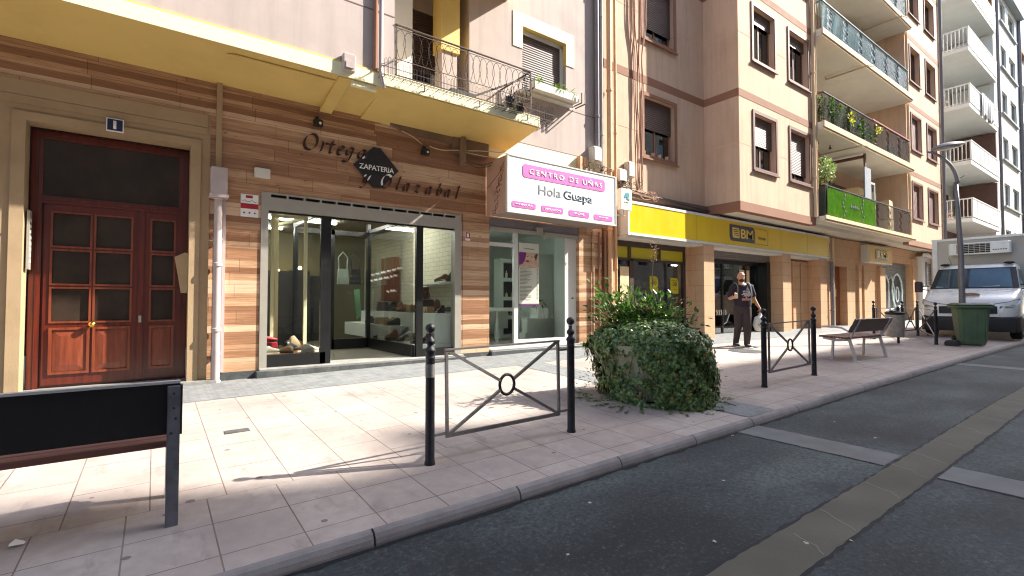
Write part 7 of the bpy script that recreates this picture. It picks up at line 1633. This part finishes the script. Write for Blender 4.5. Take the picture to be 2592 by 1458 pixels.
# ------------------------------------------------------------------ the walking man (local x image right, y away from the camera, z up)
def solid(mb, vox, it=3, dec=None):
    me = mb.mesh(); bm = bmesh.new(); bm.from_mesh(me); bmesh.ops.recalc_face_normals(bm, faces=bm.faces); bm.to_mesh(me); bm.free()
    ob = bpy.data.objects.new('tmp', me); COL.objects.link(ob); md = ob.modifiers.new('r', 'REMESH'); md.mode = 'VOXEL'; md.voxel_size = vox
    sm = ob.modifiers.new('s', 'SMOOTH'); sm.iterations = it; sm.factor = .5
    dg = bpy.context.evaluated_depsgraph_get(); ev = ob.evaluated_get(dg); out = bpy.data.meshes.new_from_object(ev); bpy.data.objects.remove(ob)
    for p in out.polygons: p.use_smooth = True
    return out
def limb(b, pts, n=14):
    """pts (x,y,z,rx,ry): overlapping closed ellipsoids and lofts along a chain"""
    for (x, y, z, rx, ry) in pts: b.ball((x, y, z), 1, n, 8, (rx, ry, min(rx, ry)*.98))
    for p, q in zip(pts[:-1], pts[1:]):
        vs = []; a, c = Vector(p[:3]), Vector(q[:3]); d = (c-a).normalized()
        if abs(d.z) > .5: ex, ey = Vector((1, 0, 0)), Vector((0, 1, 0))
        else: ex = Vector((0, 0, 1)).cross(d).normalized(); ey = d.cross(ex)
        for e, pt in ((a, p), (c, q)):
            for k in range(n): an = 2*math.pi*k/n; vs.append(tuple(e+ex*math.cos(an)*pt[3]+ey*math.sin(an)*pt[4]))
        b.add(vs, [tuple(reversed(range(n))), tuple(range(n, 2*n))]+[(k, (k+1) % n, (k+1) % n+n, k+n) for k in range(n)])
SKIN = mat('tanned_skin', C(196, 144, 116), .5, var=.06, vs=25)
t = thing('person', 'bald bearded man in a black printed T-shirt and dark trousers, walking with a white bag', 'person', (0, 0, 0))
hx = -.115
b = MB()
b.ball((hx, .0, 1.635), 1, 20, 14, (.077, .093, .098)); b.ball((hx, -.012, 1.565), 1, 16, 12, (.062, .072, .068)); b.ball((hx, -.035, 1.535), 1, 12, 8, (.042, .045, .035))
b.ball((hx, -.092, 1.605), 1, 8, 6, (.014, .022, .026)); b.ball((hx, -.087, 1.65), 1, 10, 6, (.055, .014, .014))
for s_ in (-1, 1): b.ball((hx+s_*.078, .012, 1.605), 1, 8, 6, (.012, .022, .034))
limb(b, [(hx, .02, 1.54, .056, .058), (hx+.01, .03, 1.44, .062, .062)])
limb(b, [(-.10, .03, 1.40, .15, .10), (-.09, .03, 1.30, .175, .12), (-.085, .01, 1.12, .175, .145), (-.08, .02, .98, .17, .135)])
RS, RE, RH = (-.285, .03, 1.385), (-.345, .06, 1.13), (-.345, -.17, 1.15)
LS, LE, LH = (.10, .03, 1.385), (.20, .06, 1.12), (.305, .0, .895)
limb(b, [(-.2, .03, 1.39, .07, .07), (*RS, .058, .06), (*RE, .043, .045)]); limb(b, [(*RE, .043, .043), (RH[0], RH[1]+.12, 1.14, .036, .036), (*RH, .026, .03)])
limb(b, [(.03, .03, 1.39, .07, .07), (*LS, .058, .06), (*LE, .045, .047)]); limb(b, [(*LE, .045, .045), (.25, .03, 1.0, .039, .039), (*LH, .026, .028)])
limb(b, [(-.16, .03, .93, .095, .10), (-.14, .10, .50, .06, .065), (-.115, .30, .10, .04, .045)]); limb(b, [(-.01, .02, .93, .095, .10), (-.0, -.03, .50, .062, .066), (.01, .02, .10, .042, .046)])
# hands: palm, four fingers, thumb
def hand(b, w, dirv, side, curl=.5, s_=1.0):
    d = Vector(dirv).normalized(); sd = Vector(side).normalized(); nn = d.cross(sd).normalized(); w = Vector(w)
    for k in range(4):
        o_ = sd*(-.027+.018*k)*s_; limb(b, [(*(w+o_*.7), .012, .013), (*(w+o_+d*.075*s_), .012, .012)], 8)
        L_ = (.068, .078, .074, .058)[k]*s_; p0 = w+o_+d*.078*s_; p1 = p0+(d*(1-curl*.5)+nn*curl*.8).normalized()*L_*.5; p2 = p1+(d*(1-curl*1.2)+nn*curl*1.4).normalized()*L_*.5
        limb(b, [(*p0, .0095, .0095), (*p1, .009, .009), (*p2, .0075, .0075)], 8)
    p0 = w-sd*.03*s_+d*.022*s_; p1 = p0+(-sd*.7+d*.6+nn*.35).normalized()*.036*s_; p2 = p1+(-sd*.1+d*.8+nn*.6).normalized()*.03*s_
    limb(b, [(*p0, .012, .012), (*p1, .011, .011), (*p2, .009, .009)], 8)
hand(b, RH, (-.05, -.7, .35), (1, 0, .2), .75); hand(b, LH, (.18, -.05, -1), (0, -1, 0), .8)
place('body', solid(b, .0095, 2), SKIN, t)
# T-shirt
b = MB()
limb(b, [(-.105, .03, 1.425, .12, .082), (-.10, .03, 1.36, .185, .118), (-.09, .03, 1.28, .195, .138), (-.085, .005, 1.10, .197, .165), (-.08, .01, .985, .19, .155)], 20)
limb(b, [(-.2, .03, 1.392, .084, .08), (-.285, .035, 1.378, .078, .08), (-.335, .055, 1.20, .072, .075)]); limb(b, [(.03, .03, 1.392, .084, .08), (.105, .035, 1.378, .078, .08), (.172, .055, 1.21, .074, .077)])
place('tshirt', solid(b, .011, 4), mat('black_cotton', C(40, 34, 44), .85, var=.25, vs=9, bs=.3, bscale=30), t)
# trousers
b = MB()
limb(b, [(-.08, .01, 1.0, .178, .145), (-.085, .02, .90, .19, .15)], 18)
limb(b, [(-.165, .03, .90, .115, .125), (-.15, .08, .68, .098, .105), (-.14, .11, .48, .085, .09), (-.125, .22, .28, .072, .08), (-.115, .31, .09, .062, .072)], 16)
limb(b, [(-.005, .02, .90, .115, .125), (-.0, -.01, .68, .10, .108), (.0, -.03, .48, .088, .092), (.005, -.01, .28, .076, .082), (.01, .02, .08, .064, .074)], 16)
place('trousers', solid(b, .012, 3), mat('charcoal_trousers', C(60, 50, 50), .85, var=.2, vs=7, bs=.4, bscale=25), t)
# shoes
for nm, (x, y, tz) in (('shoe', (.012, .0, 0)), ('shoe', (-.115, .32, 1))):
    b = MB(); limb(b, [(x, y+.06, .05, .040, .045), (x, y-.03, .045, .044, .04), (x+.005, y-.13, .032, .042, .032)], 12); b.box(x-.042, x+.044, y-.17, y+.10, .0, .022); so_ = place(nm, solid(b, .008, 2), mat('dark_trainer', C(46, 42, 48), .6), t)
    b = MB(); b.cham(x-.047, x+.049, y-.18, y+.11, .0, .02, .008); b.build('sole', M_TXTW, so_)
    b = MB(); b.box(x-.03, x+.035, y-.14, y-.06, .066, .074); b.build('laces', M_TXTW, so_)
# beard, brows, eyes, mouth
b = MB(); b.ball((hx, -.022, 1.545), 1, 16, 10, (.060, .070, .048)); b.ball((hx, -.078, 1.572), 1, 8, 6, (.026, .012, .008)); place('beard', solid(b, .007, 1), mat('dark_stubble', C(70, 50, 42), .9, var=.2, vs=60), t)
b = MB(); b.ball((hx, -.091, 1.562), 1, 8, 5, (.020, .006, .005)); b.build('mouth', mat('lip_skin', C(150, 90, 78), .5), t, smooth=True)
for s_ in (-1, 1):
    b = MB(); b.ball((hx+s_*.030, -.083, 1.632), 1, 8, 6, (.013, .008, .007)); b.build('eye', mat('eye_dark', C(46, 34, 30), .3), t, smooth=True)
    b = MB(); b.box(hx+s_*.030-.018, hx+s_*.030+.018, -.104, -.094, 1.651, 1.657); b.build('eyebrow', MATS['dark_stubble'], t)
# shirt print: pale rounded picture with a pinkish bar (generic)
b = MB(); pr = []; r_ = random.Random(2)
for i in range(60):
    a = r_.uniform(0, 6.28); q = r_.uniform(.2, 1); x = -.085+.082*q*math.cos(a); z = 1.215+.085*q*math.sin(a); s_ = r_.uniform(.008, .017)
    yy = .005-.170*math.sqrt(max(.2, 1-((x+.087)/.24)**2))+.02*max(0, (z-1.15)/.15)-.006
    b.add([(x-s_, yy, z-s_*.5), (x+s_, yy-.001, z-s_*.8), (x+s_*.8, yy, z+s_*.7), (x-s_*.6, yy+.001, z+s_)], [(0, 1, 2, 3)])
b.build('pale_print', mat('pale_shirt_print', C(206, 186, 176), .8, var=.2, vs=50), t)
b = MB()
for i in range(10):
    x0_, x1_ = -.175+.017*i, -.159+.017*i; f_ = lambda x: .003-.168*math.sqrt(max(.2, 1-((x+.087)/.235)**2))-.008
    b.quad((x0_, f_(x0_), 1.075), (x1_, f_(x1_), 1.075), (x1_, f_(x1_)+.001, 1.125+.006*(i % 2)), (x0_, f_(x0_)+.001, 1.125+.006*((i+1) % 2)))
b.build('pink_print', mat('pink_shirt_print', C(206, 132, 112), .8, var=.15, vs=50), t)
t.location = (10.965, 5.922, G(10.965, 5.922)); t.rotation_euler = (0, 0, YAW-R(90))
PT = t
# shoulder straps and backpack behind
bk = thing('backpack', 'grey and black backpack on the back of the walking man, its straps over his shoulders', 'backpack', (0, 0, 0))
b = MB(); limb(b, [(-.10, .22, 1.36, .13, .08), (-.10, .23, 1.10, .14, .10)], 14); place('pack', solid(b, .014, 3), mat('grey_pack', C(74, 70, 74), .8), bk)
for s_, m_ in ((-1, mat('grey_strap', C(120, 112, 108), .8)), (1, mat('pale_blue_strap', C(166, 178, 186), .7))):
    b = MB(); x = -.10+s_*.135; pts = smoothpts([(x, .16, 1.42), (x, .06, 1.478), (x+s_*.01, -.05, 1.46), (x+s_*.012, -.118, 1.36), (x+s_*.03, -.125, 1.22), (x+s_*.055, -.03, 1.12)], 4); b.tube(pts, .022, 6, sx=.35); b.build('strap', m_, bk, smooth=True)
bk.location = t.location; bk.rotation_euler = t.rotation_euler
# the carrier bag
sb = thing('carrier_bag', 'bulging translucent white carrier bag held in the hand of the walking man', 'bag', (0, 0, 0))
b = MB(); limb(b, [(.30, -.02, .74, .045, .035), (.27, -.02, .66, .11, .07), (.265, -.02, .52, .135, .09), (.28, -.02, .45, .12, .08)], 14)
bagm = mat('thin_white_plastic', C(214, 208, 194), .45, var=.12, vs=14, bs=.7, bscale=22); bagm2 = solid(b, .012, 2); place('bag_body', bagm2, bagm, sb)
b = MB(); b.tube(smoothpts([(.30, -.05, .74), (.325, -.03, .80), (.322, -.01, .835), (.325, .02, .80), (.30, .02, .74)], 4), .010, 6, sx=.4); b.build('handle', bagm, sb, smooth=True)
b = MB(); b.box(.20, .27, -.118, -.113, .53, .545); b.box(.20, .25, -.118, -.113, .50, .51); b.build('print', M_BINM, sb)
sb.location = t.location; sb.rotation_euler = t.rotation_euler
hp = thing('phone', 'small pale object held up in the bent hand of the walking man', 'phone', (0, 0, 0))
b = MB(); b.cham(-.40, -.33, -.30, -.288, 1.12, 1.23, .004); b.build('case', M_SLABW, hp); b = MB(); b.box(-.395, -.335, -.287, -.286, 1.13, 1.22); b.build('screen', M_DOORGL, hp); hp.location = t.location; hp.rotation_euler = t.rotation_euler
